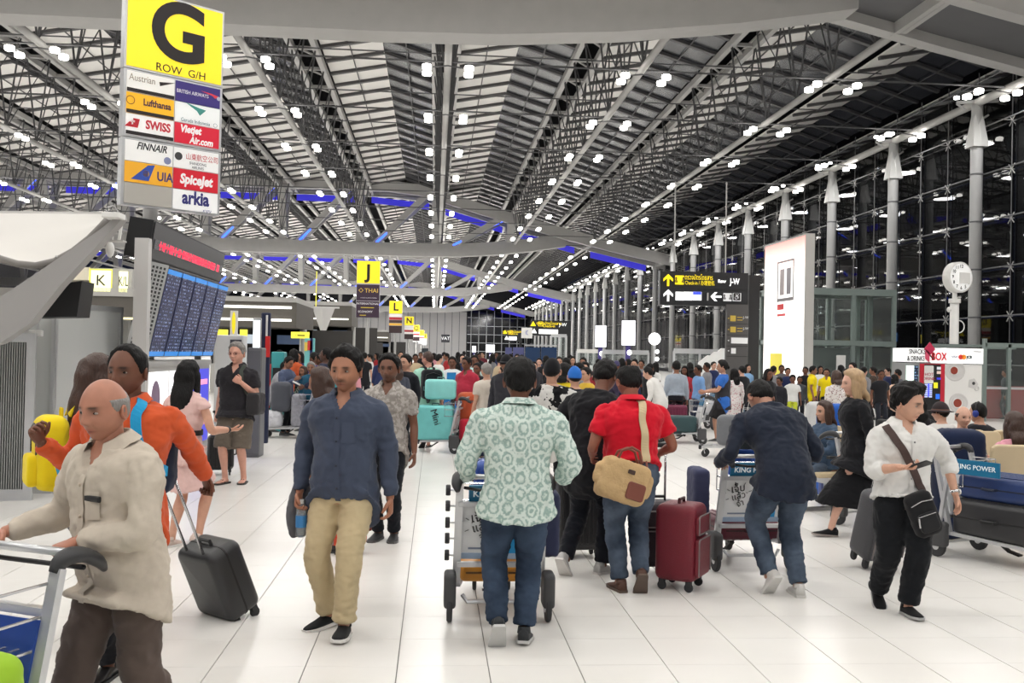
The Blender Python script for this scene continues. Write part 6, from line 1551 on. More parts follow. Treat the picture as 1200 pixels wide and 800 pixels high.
for nm, q, mm in (('front_pocket', MB().rbox(.13, .03, .13, .03, (0, .05, .07), axis='y'), cloth((40, 40, 42))), ('zip', MB().tube([(-.075, .05, .2), (0, .055, .215), (.075, .05, .2)], .005, 5), CHROME), ('zip', MB().tube([(-.06, .068, .12), (.06, .068, .125)], .004, 5), CHROME), ('zip_pull', MB().bar((.06, .07, .12), (.075, .07, .06), .01), CHROME)):
    q.v = [tuple(XB @ V(v)) for v in q.v]; q.build(nm, mm, t, smooth=(nm == 'front_pocket'))
wr_ = wht.arm['R'][2]; t = thing('phone', 'black smartphone with clear case held by man in white shirt', 'phone', world(wht, wr_+V((-.085, .09, .02))), 176)
MB().rbox(.075, .15, .009, .01, (0, 0, .005), T=M.Rotation(R(28), 4, 'X') @ M.Rotation(R(35), 4, 'Z')).build('case', BLACK, t)
wl = wht.arm['L'][2]; d_ = (wl-wht.arm['L'][1]).normalized(); t = thing('wrist_watch', 'silver wrist watch on the white-shirted man\'s hanging arm', 'watch', world(wht, wl), 176)
MB().tube([d_*-.022, d_*-.006], .031, 14).build('band', CHROME, t, smooth=True); MB().lathe([(.018, 0), (.018, .008)], 14).build('dial', WHITE, t, d_*-.014+V((-.03, 0, .0)), (0, R(-90), 0))

# ------------------------------------------------------------------ blonde woman, her case
blo = person('blonde woman in black walking left and pulling a case', up_(1003, 628), 84, 1.60, lod=0, skin=(220, 172, 150),
    pose=dict(footL=(-.06, .26, -5, 4), footR=(.06, -.22, 35, 4), armL=((-.22, -.10, .74), (-.5, -1, 0)), handL=dict(curl=70, palm=(0, .4, -1), dir=(0, -.4, -.9)), head_yaw=4, lean=3),
    look=dict(fem=1, hair=dict(thick=.024, long=.17, mat=HAIRBL, wide=1.15), paleb=1, girth=1.08), top=dict(mat=cloth((26, 26, 30)), name='cardigan', sl=1.05, hem=-.13, loose=.024), bottom=dict(mat=cloth((22, 22, 25)), kind='skirt', len=.36, flare=1.25), shoes=dict(mat=cloth((24, 24, 26)), sole=plain((150, 140, 134))))
suitcase('grey soft suitcase tilted behind the blonde woman', up_(1022, 664), 14, (.36, .25, .56), (74, 74, 78), 'soft', .34, tilt=17)
pts, nr = over(blo, [(-140, .31), (-150, .24), (-165, .16)], .01, 6); t, o_ = held('shoulder_bag', 'small black shoulder bag on the blonde woman\'s back', 'bag', blo, (-.05, -.26, .95)); ribbon('strap', [q-o_ for q in pts], nr, .035, BLACK, t)
MB().rbox(.24, .1, .18, .04, (0, .02, .09)).build('bag_body', cloth((36, 36, 38)), t, smooth=True)
suitcase('navy blue hard suitcase standing behind the blonde woman', up_(979, 590), 8, (.36, .22, .52), (36, 60, 130), 'hard')

# ------------------------------------------------------------------ bald man with trolley, far left
by = 144; BP = (-1.21, 3.95); TRB = (-1.58, 3.57); ty = 155
tpt = lambda x, y, z: M.Translation((TRB[0], TRB[1], 0)) @ M.Rotation(R(ty), 4, 'Z') @ V((x, y, z))
bald = person('bald man in beige linen shirt pushing a trolley at lower left', BP, by, 1.57, lod=0, skin=(176, 122, 100),
    pose=dict(footL=(-.08, -.22, 20, 6), footR=(.08, .2, 0, 6), lean=5, bend=7, armL=(local(BP, by, tpt(-.17, -.27, .95)), (-4, -.6, -.2)), armR=(local(BP, by, tpt(.2, -.27, .95)), (.9, -.6, -.4)), handL=dict(curl=62, palm=(0, 0, -1), dir=(.1, 1, -.2)), handR=dict(curl=62, palm=(0, 0, -1), dir=(0, 1, -.2)), head_pitch=2, head_yaw=10),
    look=dict(hair=dict(thick=.005, bald=1, mat=HAIRG), moust=0, stubble=.12, belly=.016, girth=1.02, shoulder=1.1, gaze=1), top=dict(mat=mat('linen_beige', C(194, 183, 168), .95, var=.1, vscale=30, bump=.4, bscale=13, bdist=.025), collar=1, placket=1, pocket=1, hem=-.105, loose=.022, sl=1.15, open=36, button=plain((190, 176, 158))), bottom=dict(mat=cloth((88, 76, 70)), wide=1.22), shoes=dict(mat=BLACK, sole=BLACK))
h_ = bald.fp(.207, -.068)
if h_:
    t = thing('spectacle_case', 'dark slim case peeking from the beige shirt pocket', 'case', world(bald, h_[0]), by); MB().rbox(.09, .014, .022, .006, (0, .008, .0)).build('case', BLACK, t)
tb = trolley('silver trolley with blue panel at lower left corner', TRB, ty, blue=True, plaque=False)
o = MB().box(-.22, .172, .66, .14, .18, .80).build('basket_panel', plain((40, 74, 170)), tb)
q = tpt(-.24, .28, .22)
soft('rucksack', 'pack_body', 'lime green rucksack on the trolley in the lower left corner', 'backpack', q, (.34, .26, .46), (150, 190, 50), ty)
# ------------------------------------------------------------------ man in orange, woman with yellow pack
org = person('man in orange shirt standing behind the bald man', (-1.53, 5.0), 176, 1.69, lod=0, skin=(110, 70, 52),
    pose=dict(footL=(-.10, .05, 0, 8), footR=(.09, -.05, 0, 8), armL=((-.27, -.42, .97), (-.6, -.8, .2)), armR=((.36, .16, 1.20), (.7, -.4, -.8)), handL=dict(curl=62, palm=(0, -.4, -1), dir=(-.1, -.5, -.8)), handR=dict(curl=45, palm=(-.6, .6, .4), dir=(.1, .5, .8)), head_yaw=-10),
    look=dict(hair=dict(thick=.012, recede=.016), stubble=.2, girth=1.05, shoulder=1.08), top=dict(mat=cloth((208, 88, 48)), sl=1.02, loose=.018, collar=1), bottom=dict(mat=cloth((30, 30, 34))), shoes=dict(mat=plain((26, 24, 24), .35), sole=BLACK))
backpack(org, 'dark backpack with bright blue straps on man in orange', (40, 50, 70), extra=cloth((40, 150, 200)))
gp = gnd(270, 720)
suitcase('black ribbed-edge cabin suitcase tilted behind the man in orange', (gp.x, gp.y+.02), 138, (.38, .24, .48), (44, 44, 46), 'hard', .60, tilt=-24, ribs=False)
yel = person('long-haired woman with yellow rucksack behind the man in orange', (-1.98, 5.75), -62, 1.63, lod=1, skin=SK_M, look=dict(fem=1, hair=dict(long=.3, mat=HAIRBR, thick=.02)), top=dict(mat=cloth((70, 60, 66))), bottom=dict(mat=cloth((40, 40, 48))), shoes=dict(mat=BLACK), pose=dict(head_pitch=8))
backpack(yel, 'bright yellow rucksack on the long-haired woman', (232, 206, 30), (.3, .17, .42), .27)
# ------------------------------------------------------------------ woman in pink dress
pink = person('woman in pale pink ruffled dress with long black hair from behind', up_(214, 640), -30, 1.57, lod=0, skin=(206, 156, 132),
    pose=dict(footL=(-.08, -.05, 0, 6), footR=(.08, .1, 10, 6), armR=((.24, .26, .98), (1, -.5, -.5)), handR=dict(curl=20, palm=(-.3, 0, .9), dir=(.5, .8, 0)), head_yaw=14), look=dict(fem=1, hair=dict(long=.36, thick=.02, wide=1.05)),
    top=dict(mat=cloth((224, 188, 182)), sleeve='cap', hem=-.02, loose=.014), bottom=dict(mat=cloth((224, 188, 182)), kind='skirt', len=.19, flare=1.35), shoes=dict(mat=plain((210, 190, 180)), sole=WHITE))
bt = MB(); p, u, r, f = pink.frame(.10*1.57); bt.rings([[p+r*(cos(2*pi*j/24)*.158)+f*(sin(2*pi*j/24)*.128)+u*dz for j in range(24)] for dz in (-.022, .022)], True, False); bt.build('waist_belt', BLACK, pink.root)
wl = pink.arm['R'][2]; d_ = (wl-pink.arm['R'][1]).normalized(); t = thing('wrist_watch', 'black wrist watch on the woman in pink', 'watch', world(pink, wl), -30); MB().tube([d_*-.03, d_*-.008], .03, 12).build('band', BLACK, t, smooth=True); MB().ell(d_*-.019+V((.0, 0, .028)), (.016, .016, .006)).build('dial', DGREY, t)
# ------------------------------------------------------------------ man in black polo with shorts
polo = person('grey-haired man in black polo and grey-brown shorts with shoulder bag', up_(275, 566), 168, 1.76, lod=0, skin=(214, 160, 140),
    pose=dict(footR=(.1, .06, 0, 12), footL=(-.10, -.04, 0, 10), armL=((-.14, .20, 1.26), (-1, -.2, -.8)), armR=((.27, -.04, .86), (.7, -.8, 0)), handL=dict(curl=70, palm=(.3, -.9, 0), dir=(.7, .2, .5)), handR=dict(curl=60), head_yaw=-6),
    look=dict(hair=dict(thick=.02, mat=HAIRG), paleb=1, girth=1.08, belly=.01), top=dict(mat=cloth((44, 42, 46)), sleeve='short', collar=1, loose=.022, sl=1.15, hem=-.06, open=34), bottom=dict(mat=cloth((104, 94, 84)), kind='shorts', len=1.1, wide=1.2), shoes=dict(mat=plain((40, 40, 40)), sole=plain((40, 38, 36)), kind='flip'))
gl = MB()
for sx in (-1, 1): gl.tube([(sx*.033+.02*cos(R(a)), .098, .0+.013*sin(R(a))) for a in range(0, 361, 30)], .0018, 4)
gl.tube([(-.013, .1, .003), (.013, .1, .003)], .0018, 4)
for sx in (-1, 1): gl.tube([(sx*.053, .096, .004), (sx*.08, .0, .004)], .0018, 4)
gl.build('spectacles', plain((120, 50, 50)), polo.root).matrix_local = polo.HT @ M.Scale(polo.hs, 4)
pts, nr = over(polo, [(-60, .12), (-40, .2), (-38, .28), (-60, .318), (-120, .32)], .01, 6); t, o_ = held('shoulder_bag', 'dark grey shoulder bag hanging at the black polo man\'s side', 'bag', polo, (-.27, .05, .86)); ribbon('strap', [q-o_ for q in pts], nr, .045, cloth((70, 76, 70)), t)
mb = MB().rbox(.16, .3, .27, .05, (0, 0, .14)); me = remesh(mb, .016, 2); wrinkle(me, .008, 12, 1, 1); me.materials.append(cloth((52, 50, 52))); link('bag_body', me, t)
suitcase('black cabin suitcase behind the man in black polo', up_(258, 556), 12, (.34, .24, .46), (30, 30, 32), 'hard', .3)
# ------------------------------------------------------------------ orange case glimpsed behind the navy-shirted man
suitcase('orange striped case half hidden behind the navy-shirted man', up_(408, 648), 5, (.30, .22, .28), (206, 70, 36), 'soft', .75)
# ------------------------------------------------------------------ people of the middle distance
def hp(px, py, Y): p = at(px, py, Y); return (p.x, Y), p.z
def mid(lab, px, py, Y, yaw, top, bottom, look=None, pose=None, skin=SK_M, shoes=None, lod=1, group=None):
    pos, H = hp(px, py, Y)
    lk = dict(hair=dict(thick=.018)); lk.update(look or {})
    st = (pose or {}).get('st', 1)
    return person(lab, pos, yaw, H/1.01*(pose or {}).get('hk', 1), group, lod, skin, pose, lk, top, bottom, shoes or dict(mat=DGREY, sole=plain((90, 90, 90))))
F = lambda **k: dict(fem=1, hair=dict(dict(long=.22, thick=.02), **k))
BK = dict(mat=cloth((26, 28, 34))); JN = dict(mat=JEAN); NV = dict(mat=cloth((38, 44, 66)))
tp = lambda c, **k: dict(dict(mat=cloth(c)), **k)
mid('man in grey patterned polo right behind the navy-shirted man', 457, 412, 8.7, 168, dict(mat=FLOR, sleeve='short', collar=1, open=36), BK, dict(stubble=.4), skin=(120, 80, 62), lod=0)
mid('person in white top half hidden behind the navy-shirted man', 402, 424, 8.2, 70, tp((230, 230, 230), loose=.025), NV, F(mat=HAIRBR, long=.12), dict(lean=8, bend=18))
mid('young man in black wearing spectacles behind the grey polo man', 477, 414, 15.5, 140, tp((30, 32, 38)), BK, skin=SK_L)
mid('dark-haired woman in slate top beside the young man in black', 464, 417, 15, 30, tp((70, 74, 86)), BK, F(long=.2, mat=HAIRBR))
mint = person('man in mint T-shirt and dark shorts with black backpack', up_(500, 524), 14, 1.70, lod=1, skin=(214, 156, 138), pose=dict(footL=(-.12, -.16, 40, 5), footR=(.06, .12, 0, 14), head_yaw=38), look=dict(hair=dict(thick=.008, mat=HAIRBR), shoulder=1.1, girth=1.08), top=tp((166, 216, 196), sleeve='short', sl=1.15, loose=.022), bottom=dict(mat=cloth((34, 38, 50)), kind='shorts', wide=1.15), shoes=dict(mat=BLACK, sole=BLACK, kind='flip'))
backpack(mint, 'black backpack worn by the man in mint T-shirt', (28, 30, 34), (.36, .22, .52), .30)
wv = mid('attendant in white shirt with a blue front panel', 530, 417, 21, 176, tp((226, 230, 232), sleeve='short'), dict(mat=cloth((40, 110, 170))), skin=SK_D)
pts, nr = over(wv, [(0, .27), (0, .06)], .012, 8); ribbon('blue_panel', pts, nr, .2, cloth((40, 120, 180)), wv.root)
mid('stout man in crimson polo facing left', 548, 417, 18, 150, tp((170, 46, 66), sleeve='short', collar=1), BK, dict(belly=.03, girth=1.1), skin=SK_D, pose=dict(head_yaw=-20))
mid('grey-haired man in beige shirt seen from behind', 571, 424, 15, 28, tp((206, 196, 184), sleeve='short', loose=.02, sl=1.1), NV, dict(hair=dict(thick=.014, mat=HAIRG, recede=.01)), skin=SK_L)
mid('woman in dark top between beige shirt and paisley shirt', 592, 428, 16.5, 86, tp((34, 34, 40)), BK, F(long=.05), skin=SK_L)
mid('person in black sun hat behind the woman in dark top', 594, 414, 14.5, 160, tp((50, 50, 56)), BK, dict(cap=dict(mat=cloth((28, 28, 32)), brim=0)), skin=SK_M)
mid('man in pale aqua shirt behind the crimson polo man', 556, 415, 21, 178, tp((190, 222, 220)), BK, skin=SK_D)
# camouflage shirt, blue cap and neighbours in the queue
mid('man in black-and-white patterned shirt with black cap', 647, 418, 10, -18, dict(mat=CAMO, sleeve='short', sl=1.2, loose=.03), BK, dict(cap=dict(mat=cloth((24, 24, 28)), brim=1)), dict(armR=((.34, .22, .92), (1, -.4, -.1))), skin=SK_L, lod=0)
mid('person with yellow collar behind the patterned shirt', 661, 424, 13, -30, tp((226, 200, 40), loose=.02), BK, F(long=.08), skin=SK_L)
mid('person in black top with bright blue baseball cap', 674, 428, 11.5, 2, tp((30, 32, 42)), BK, dict(cap=dict(mat=cloth((44, 110, 196)), brim=1)), skin=SK_L)
mid('man in black waistcoat and white shirt facing camera behind paisley man', 626, 423, 25, 176, tp((60, 60, 66)), BK, skin=SK_P)
mid('smiling man with short hair behind the waistcoated man', 632, 419, 29, 170, tp((120, 110, 108)), BK, skin=SK_P)
mid('man with yellow scarf in front of glass vestibule', 686, 423, 19, 160, tp((140, 44, 50)), BK, F(long=.1), skin=SK_L)
mid('man in dark jacket left of the glass vestibule', 684, 418, 25, 150, tp((44, 44, 52)), BK, skin=SK_M)
mid('woman in light blue shirt looking down in the queue', 693, 434, 20, 165, tp((170, 190, 206)), NV, F(long=.05), dict(head_pitch=20), skin=SK_P)
mid('long-haired woman beside the man in black T-shirt', 715, 433, 21, 130, tp((56, 50, 70)), BK, F(long=.22), skin=SK_P)
mid('person in violet top and cap behind the long-haired woman', 723, 422, 25, 140, tp((78, 66, 120)), BK, dict(cap=dict(mat=cloth((70, 66, 100)), brim=1)))
# group by the facade queue
mid('man in white shirt bending forward at the queue', 775, 430, 19, 62, tp((228, 226, 222), loose=.02, sl=1.1), BK, pose=dict(lean=14, bend=22, hk=1.05), skin=SK_P)
mid('man in blue-grey shirt and black trousers from behind', 793, 422, 20.5, -4, tp((160, 170, 182), loose=.02, sl=1.1, hem=.02), dict(mat=cloth((30, 30, 36)), tuck=1))
mid('man in sky blue shirt standing side-on', 819, 427, 22, 100, tp((120, 158, 206), sl=1.1), NV, skin=SK_D)
mid('woman in red top half hidden behind blue-grey shirt', 803, 428, 23, 150, tp((170, 50, 60)), BK, F(long=.2), skin=SK_D)
vw = person('woman in black waistcoat dress with blue sleeves pushing a trolley', up_(846, 517), 78, 1.64, lod=1, skin=(190, 142, 118), pose=dict(armL=((-.2, .36, 1.0), (-.3, -1, -.5)), armR=((.2, .36, 1.0), (.3, -1, -.5)), footL=(-.07, .12, 0, 6), footR=(.07, -.12, 20, 6)), look=dict(fem=1, hair=dict(thick=.028, bun=1), girth=1.12), top=tp((50, 104, 186), sleeve='short'), bottom=dict(mat=cloth((40, 38, 40)), kind='skirt', len=.24, flare=1.1), shoes=dict(mat=DGREY, sole=plain((150, 150, 150))))
mb = MB(); pts_ = []
for t_ in (-.12, -.06, 0, .06, .12, .18, .23, .28): 
    p, u, r, f = vw.frame(t_*1.64); pts_.append((p, r, f))
rr_ = [(.205, .18), (.2, .17), (.195, .165), (.18, .15), (.165, .145), (.175, .155), (.18, .155), (.12, .11)]
mb = MB(); loft(mb, [q[0] for q in pts_], [(a*1.0, b*1.0) for a, b in rr_], up=(1, 0, 0), n=20, sub=3); me = remesh(mb, .018, 2); wrinkle(me, .01, 8, 1, 1); me.materials.append(cloth((52, 50, 54))); link('waistcoat', me, vw.root)
mid('woman in white flowered dress behind the waistcoat dress', 861, 431, 20.6, 20, dict(mat=pattern('flower_white', 'dots', (226, 220, 218), (190, 120, 130), None, 26), hem=-.18), dict(mat=pattern('flower_white', 'dots', (226, 220, 218), (190, 120, 130)), kind='skirt', len=.2), F(long=.25), skin=SK_M)
tr = gnd(819, 519); trolley('silver trolley pushed by the woman in waistcoat dress', (tr.x, tr.y), 84)
suitcase('dark green case lying on the waistcoat woman\'s trolley', (tr.x-.42, tr.y-.04), 84, (.40, .32, .66), (36, 66, 70), 'soft', lay='flat', z=.22)
tr2 = gnd(832, 503); trolley('second silver trolley just behind the waistcoat woman\'s', (tr2.x, tr2.y), 88)
tr3 = at(884, 470, 16); trolley('silver trolley half hidden behind the navy-sweatered man', (tr3.x, 16), 70); soft('holdall', 'bag_body', 'grey holdall on the half hidden trolley', 'bag', (tr3.x-.4, 16.1, .22), (.5, .4, .5), (110, 112, 116), 70)
suitcase('pile of magenta luggage beyond the green case', (tr.x-.1, tr.y+1.6), 10, (.5, .3, .6), (110, 40, 66), 'hard')
# left group round a loaded trolley
mid('man in grey-blue shirt reading a paper by a loaded trolley', 336, 416, 19.2, -120, tp((82, 92, 118)), BK, pose=dict(head_pitch=18, armR=((.12, .3, 1.1), (1, -.4, -.5)), armL=((-.12, .3, 1.1), (-1, -.4, -.5))), skin=SK_M)
nvj = person('man in dark navy jacket and jeans facing left beside loaded trolley', up_(379, 515), 82, 1.72, lod=1, skin=(96, 66, 54), pose=dict(footL=(-.06, .1, 0, 8), armL=((-.16, .34, 1.0), (-.4, -1, -.4)), armR=((.2, .3, 1.0), (.4, -1, -.4)), head_pitch=-14), look=dict(hair=dict(thick=.02), stubble=.3), top=tp((32, 38, 62), sl=1.15, loose=.024), bottom=JN, shoes=dict(mat=plain((90, 84, 80)), sole=DGREY))
t = thing('paper_sheet', 'rolled white paper in the hand of navy-jacketed man', 'paper', world(nvj, (-.12, .42, 1.0)), 82); MB().box(-.01, -.05, 0, .01, .18, .03, M.Rotation(R(25), 4, 'X')).build('sheet', WHITE, t)
mid('man in turquoise shirt behind the navy-jacketed man', 400, 411, 20.5, 95, tp((70, 180, 196)), BK, skin=SK_D)
mid('woman in orange top by the counters', 344, 408, 22, -20, tp((206, 96, 56)), BK, F(long=.12), skin=SK_D)
mid('grey-haired person in teal top in front of the queue', 365, 423, 19, 175, tp((40, 90, 116)), BK, dict(hair=dict(thick=.018, mat=HAIRG)), skin=SK_M)
mid('woman wrapped in green patterned shawl', 356, 428, 20.3, 150, dict(mat=pattern('shawl_green', 'camo', (40, 52, 50), (150, 160, 150), None, 8), loose=.05), BK, F(long=.1, mat=HAIRBR), skin=SK_M)
mid('person in royal blue top behind teal top', 369, 412, 21.5, 60, tp((40, 60, 140)), BK, skin=SK_D)
mid('man in black jacket close to the royal blue top', 376, 413, 20.6, 80, tp((30, 32, 38)), BK, skin=SK_D)
mid('person in white and grey stripes at the left counters', 322, 420, 20, -100, tp((150, 150, 156)), BK, pose=dict(lean=10, bend=20), skin=SK_D)
mid('person in dark shirt leaning at the left counters', 314, 416, 21, -110, tp((70, 60, 60)), BK, pose=dict(lean=8, bend=12), skin=SK_D)
tl = gnd(363, 513); trolley('silver trolley loaded with grey luggage at left', (tl.x, tl.y), 88)
soft('wrapped_case', 'wrapped_body', 'tall case wrapped in grey plastic film on left trolley', 'suitcase', (tl.x-.22, tl.y-.02, .22), (.24, .4, .62), (150, 150, 156), 0, mt_=mat('plastic_film', C(150, 150, 158), .25, var=.3, vscale=20, bump=.9, bscale=30), wr=.014)
soft('rucksack', 'pack_body', 'grey and black rucksack piled high on left trolley', 'backpack', (tl.x-.55, tl.y-.02, .5), (.36, .36, .56), (84, 86, 94))
soft('carrier_bag', 'bag_body', 'crumpled white plastic bag on the front of left trolley', 'bag', (tl.x-.72, tl.y-.05, .21), (.4, .36, .3), (206, 206, 210), 0, mt_=mat('plastic_white', C(206, 206, 212), .3, var=.1, bump=.9, bscale=24), wr=.03)
# aqua cases
ta = gnd(508, 530); trolley('dark trolley carrying two aqua suitcases', (ta.x+.38, ta.y+.1), 80)
sq, _ = suitcase('large aqua suitcase lying lower on its trolley', (ta.x+.02, ta.y+.12), 174, (.62, .40, .58), (120, 206, 204), 'hard', z=.14, ribs=False)
text('Mini', .16, INK, sq, (-.02, .215, .46), (R(90), R(72), R(180)))
suitcase('smaller aqua suitcase stacked on top of the large one', (ta.x+.10, ta.y+.14), 172, (.52, .26, .34), (140, 216, 212), 'hard', z=.82, ribs=False)
soft('holdall', 'bag_body', 'orange and grey holdall behind the aqua suitcases', 'bag', (ta.x+.6, ta.y+.5, .5), (.4, .4, .5), (190, 90, 60)); MB
soft('striped_bag', 'bag_body', 'red and black striped bag beside the aqua suitcases', 'bag', (ta.x+.55, ta.y+.1, .2), (.24, .3, .36), (190, 40, 60))
# seated travellers on the right
SEATP = dict(mat=mat('seat_beige', C(206, 186, 152), .6, var=.06)); STL = ALU
def seat_row(lab, x0, n, y, yaw, group):
    r = thing('airport_seating', lab, 'seating', (x0, y, 0), yaw, group)
    MB().bar((-.3, 0, .33), (.58*n-.28, 0, .33), .07, .07).build('beam', ALU, r)
    for i in range(n):
        x = .58*i
        MB().rbox(.5, .46, .06, .03, (x, .06, .42)).build('seat', SEATP['mat'], r, smooth=False)
        MB().rbox(.5, .05, .48, .06, (x, -.2, .70), axis='y', T=M.Translation((x, -.2, .45)) @ M.Rotation(R(10), 4, 'X') @ M.Translation((-x, .2, -.45))).build('backrest', SEATP['mat'], r)
        MB().bar((x-.28, -.1, .62), (x-.28, .2, .62), .05, .03).build('armrest', DGREY, r)
    for x in (0, .58*(n-1)): MB().bar((x, 0, .33), (x, .02, .02), .06, .04).bar((x, -.25, .02), (x, .28, .02), .06, .03).build('leg', ALU, r)
    return r
sr1 = at(1178, 560, 8.9); seat_row('near row of beige airport seats with backs to camera', sr1.x-.05, 3, 8.9, -2, 'rows of airport seats')
sr2 = at(1090, 500, 10.0); seat_row('second row of beige seats where the bald man sits', sr2.x+1.9, 4, 10.05, 180, 'rows of airport seats'); seat_row('third row of beige seats, backs against the second row', sr2.x+.1, 3, 10.8, 0, 'rows of airport seats')
sr2.x
def seated(lab, px, py, Y, yaw, top, bottom, look, pose=None, skin=SK_L, lod=1):
    p = at(px, py, Y); H = (p.z-.49)/.53*1.0
    H = max(1.5, min(1.85, H*1.0)); ps = dict(hip=.50, sit=1, footR=(.1, .42, 0, 8), footL=(-.1, .42, 0, 8), kneeR=(.1, .6, 1), kneeL=(-.1, .6, 1), armR=((.14, .3, .68), (.8, -.6, -.3)), armL=((-.14, .3, .68), (-.8, -.6, -.3))); ps.update(pose or {})
    lk = dict(hair=dict(thick=.018)); lk.update(look)
    return person(lab, (p.x, Y), yaw, H, None, lod, skin, ps, lk, top, bottom, dict(mat=DGREY, sole=WHITE))
den = seated('seated young woman in denim jacket looking left', 968, 466, 10.6, 104, tp((64, 82, 104), loose=.022, hem=-.02), dict(mat=JEAN), F(long=.24, mat=HAIRBR), skin=SK_L, lod=0)
sd = at(968, 500, 10.6); seat_row('row of seats holding the young woman in denim', sd.x+.02, 1, 10.6, 104, 'rows of airport seats')
hat = seated('seated man in white shirt and dark brimmed hat', 1104, 473, 10.85, 0, tp((220, 218, 216), loose=.02), BK, dict(cap=dict(mat=cloth((52, 44, 46)), brim=0, band=cloth((120, 90, 80)))), dict(head_yaw=30), skin=SK_P)
bsd = seated('seated bald man in grey shirt facing the camera', 1128, 476, 10.0, 176, tp((112, 110, 110)), BK, dict(hair=dict(thick=.004, bald=1, mat=HAIRBR), belly=.03, girth=1.15, paleb=1), skin=SK_P, lod=0)
hdp = seated('seated man in black wearing blue headphones', 1148, 477, 10.85, 0, tp((34, 34, 40)), BK, dict(hair=dict(thick=.014)), dict(head_yaw=40), skin=SK_L)
for sx in (-1, 1): MB().ell((sx*.088, -.005, -.005), (.022, .038, .045), 12, 8).build('headphone_cup', plain((40, 60, 150)), hdp.root, smooth=True).matrix_local = hdp.HT @ M.Scale(hdp.hs, 4)
MB().tube([(sin(R(a))*.096, -.005, cos(R(a))*.138+.002) for a in range(-90, 91, 18)], .008, 6).build('headphone_band', BLACK, hdp.root, smooth=True).matrix_local = hdp.HT @ M.Scale(hdp.hs, 4)
pk2 = seated('seated woman in pink with brown hair at the right edge', 1190, 492, 8.85, 6, tp((226, 160, 176)), NV, F(long=.22, mat=HAIRBR, wide=1.15), skin=SK_L)
seated('seated dark-haired person behind the hat wearer', 1078, 470, 12.2, 0, tp((40, 36, 40)), BK, F(long=.15), skin=SK_L)
nb = at(1136, 540, 8.75); soft('rucksack', 'pack_body', 'large navy backpack propped up beside the near beige seats', 'backpack', (nb.x, 8.95, .0), (.46, .34, 1.05), (28, 38, 66))
ra, rb_ = gnd(1100, 652), gnd(1196, 672); ryaw = math.degrees(atan2(-(rb_.x-ra.x), rb_.y-ra.y))
fx = V((-sin(R(ryaw)), cos(R(ryaw)), 0)); rx = V((cos(R(ryaw)), sin(R(ryaw)), 0)); c_ = V((ra.x, ra.y, 0))-rx*.31
trr = trolley('loaded trolley at the right edge with a KING POWER plaque', (c_.x, c_.y), ryaw, plaque=False)
pq = M.Translation((.30, .12, .74)) @ M.Rotation(R(90), 4, 'Z'); q = MB().box(.0, -.012, 0, .42, .004, .125, pq).build('plaque', TEALP, trr); text('KING POWER', .058, tx((232, 242, 246), .1), q, pq @ V((.21, -.016, .065)), (R(90), 0, R(90)))
MB().bar((.3, .0, .3), (.3, .1, .9), .03).build('plaque_post', ALU, trr)
def onr(f_, r_): v = c_+fx*f_+rx*r_; return (v.x, v.y)
suitcase('large black ribbed suitcase lying on the right-edge trolley', onr(.44, .0), ryaw, (.52, .31, .74), (44, 44, 46), lay='flat', z=.21)
suitcase('navy hard suitcase on top of the right-edge trolley', onr(.42, .0), ryaw, (.46, .21, .64), (36, 56, 104), lay='flat', z=.525)
tq = gnd(1086, 640); trolley('trolley partly hidden behind the white-shirted man', (tq.x-.1, tq.y+1.25), ryaw+6, plaque=False)
soft('holdall', 'bag_body', 'brown patterned holdall on the hidden trolley', 'bag', (tq.x+.3, tq.y+1.15, .22), (.4, .5, .5), (92, 80, 70), ryaw+6)
# right background: yellow shirts and others round the elevator
mid('left man in bright yellow polo near the elevator', 952, 428, 25, -110, tp((236, 212, 20), sleeve='short', collar=1), BK, skin=SK_M)
mid('right man in bright yellow polo near the elevator', 969, 431, 25.5, 150, tp((236, 212, 20), sleeve='short', collar=1), BK, skin=SK_M)
mid('woman in white flowered blouse with brown hair from behind', 981, 433, 17, 5, dict(mat=pattern('blouse_flower', 'dots', (222, 216, 212), (130, 80, 80), None, 30)), BK, F(long=.08, mat=HAIRBR), skin=SK_P)
mid('man in white shirt talking beside the blonde woman', 1000, 424, 24, 110, tp((200, 200, 204)), BK, skin=SK_P)
mid('woman in dark top left of the blonde woman', 992, 431, 22, -150, tp((40, 40, 48)), BK, F(long=.15), skin=SK_P)
mid('man in dark brown jacket in front of elevator', 1024, 429, 27, 60, tp((70, 58, 50)), BK, skin=SK_M)
mid('woman in peach top beside the drinks machine', 1049, 438, 22.5, 20, tp((226, 190, 168), sleeve='cap'), BK, F(long=.2), skin=SK_P)
mid('man standing close behind the woman in peach', 1053, 432, 25, 40, tp((90, 90, 96)), BK, skin=SK_M)
mid('dark man in grey shirt by the billboard', 916, 427, 28, 170, tp((90, 88, 92)), BK, skin=SK_D)
mid('girl in white top with curly hair near the yellow polos', 929, 439, 24, 160, tp((216, 216, 214), sleeve='short'), dict(mat=cloth((190, 200, 60))), dict(hair=dict(thick=.035)), skin=SK_D)
mid('boy in dark shirt beside the girl in white', 937, 440, 25, 170, tp((70, 74, 82)), BK, skin=SK_D)
mid('person in black bending by the billboard', 914, 441, 22, 120, tp((38, 38, 44)), BK, skin=SK_D)
soft('blue_bag', 'bag_body', 'royal blue bag behind the seated denim woman', 'bag', (at(982, 470, 11.6).x, 11.6, 0), (.5, .3, 1.15), (40, 90, 176))
soft('grey_bag', 'bag_body', 'light grey bag in front of the left yellow polo', 'bag', (at(960, 470, 15.5).x, 15.5, 0), (.4, .3, 1.0), (190, 190, 190))
mid('person with rucksack inside the glass room at right edge', 1179, 432, 28.6, 70, tp((60, 66, 70)), BK, skin=SK_M)
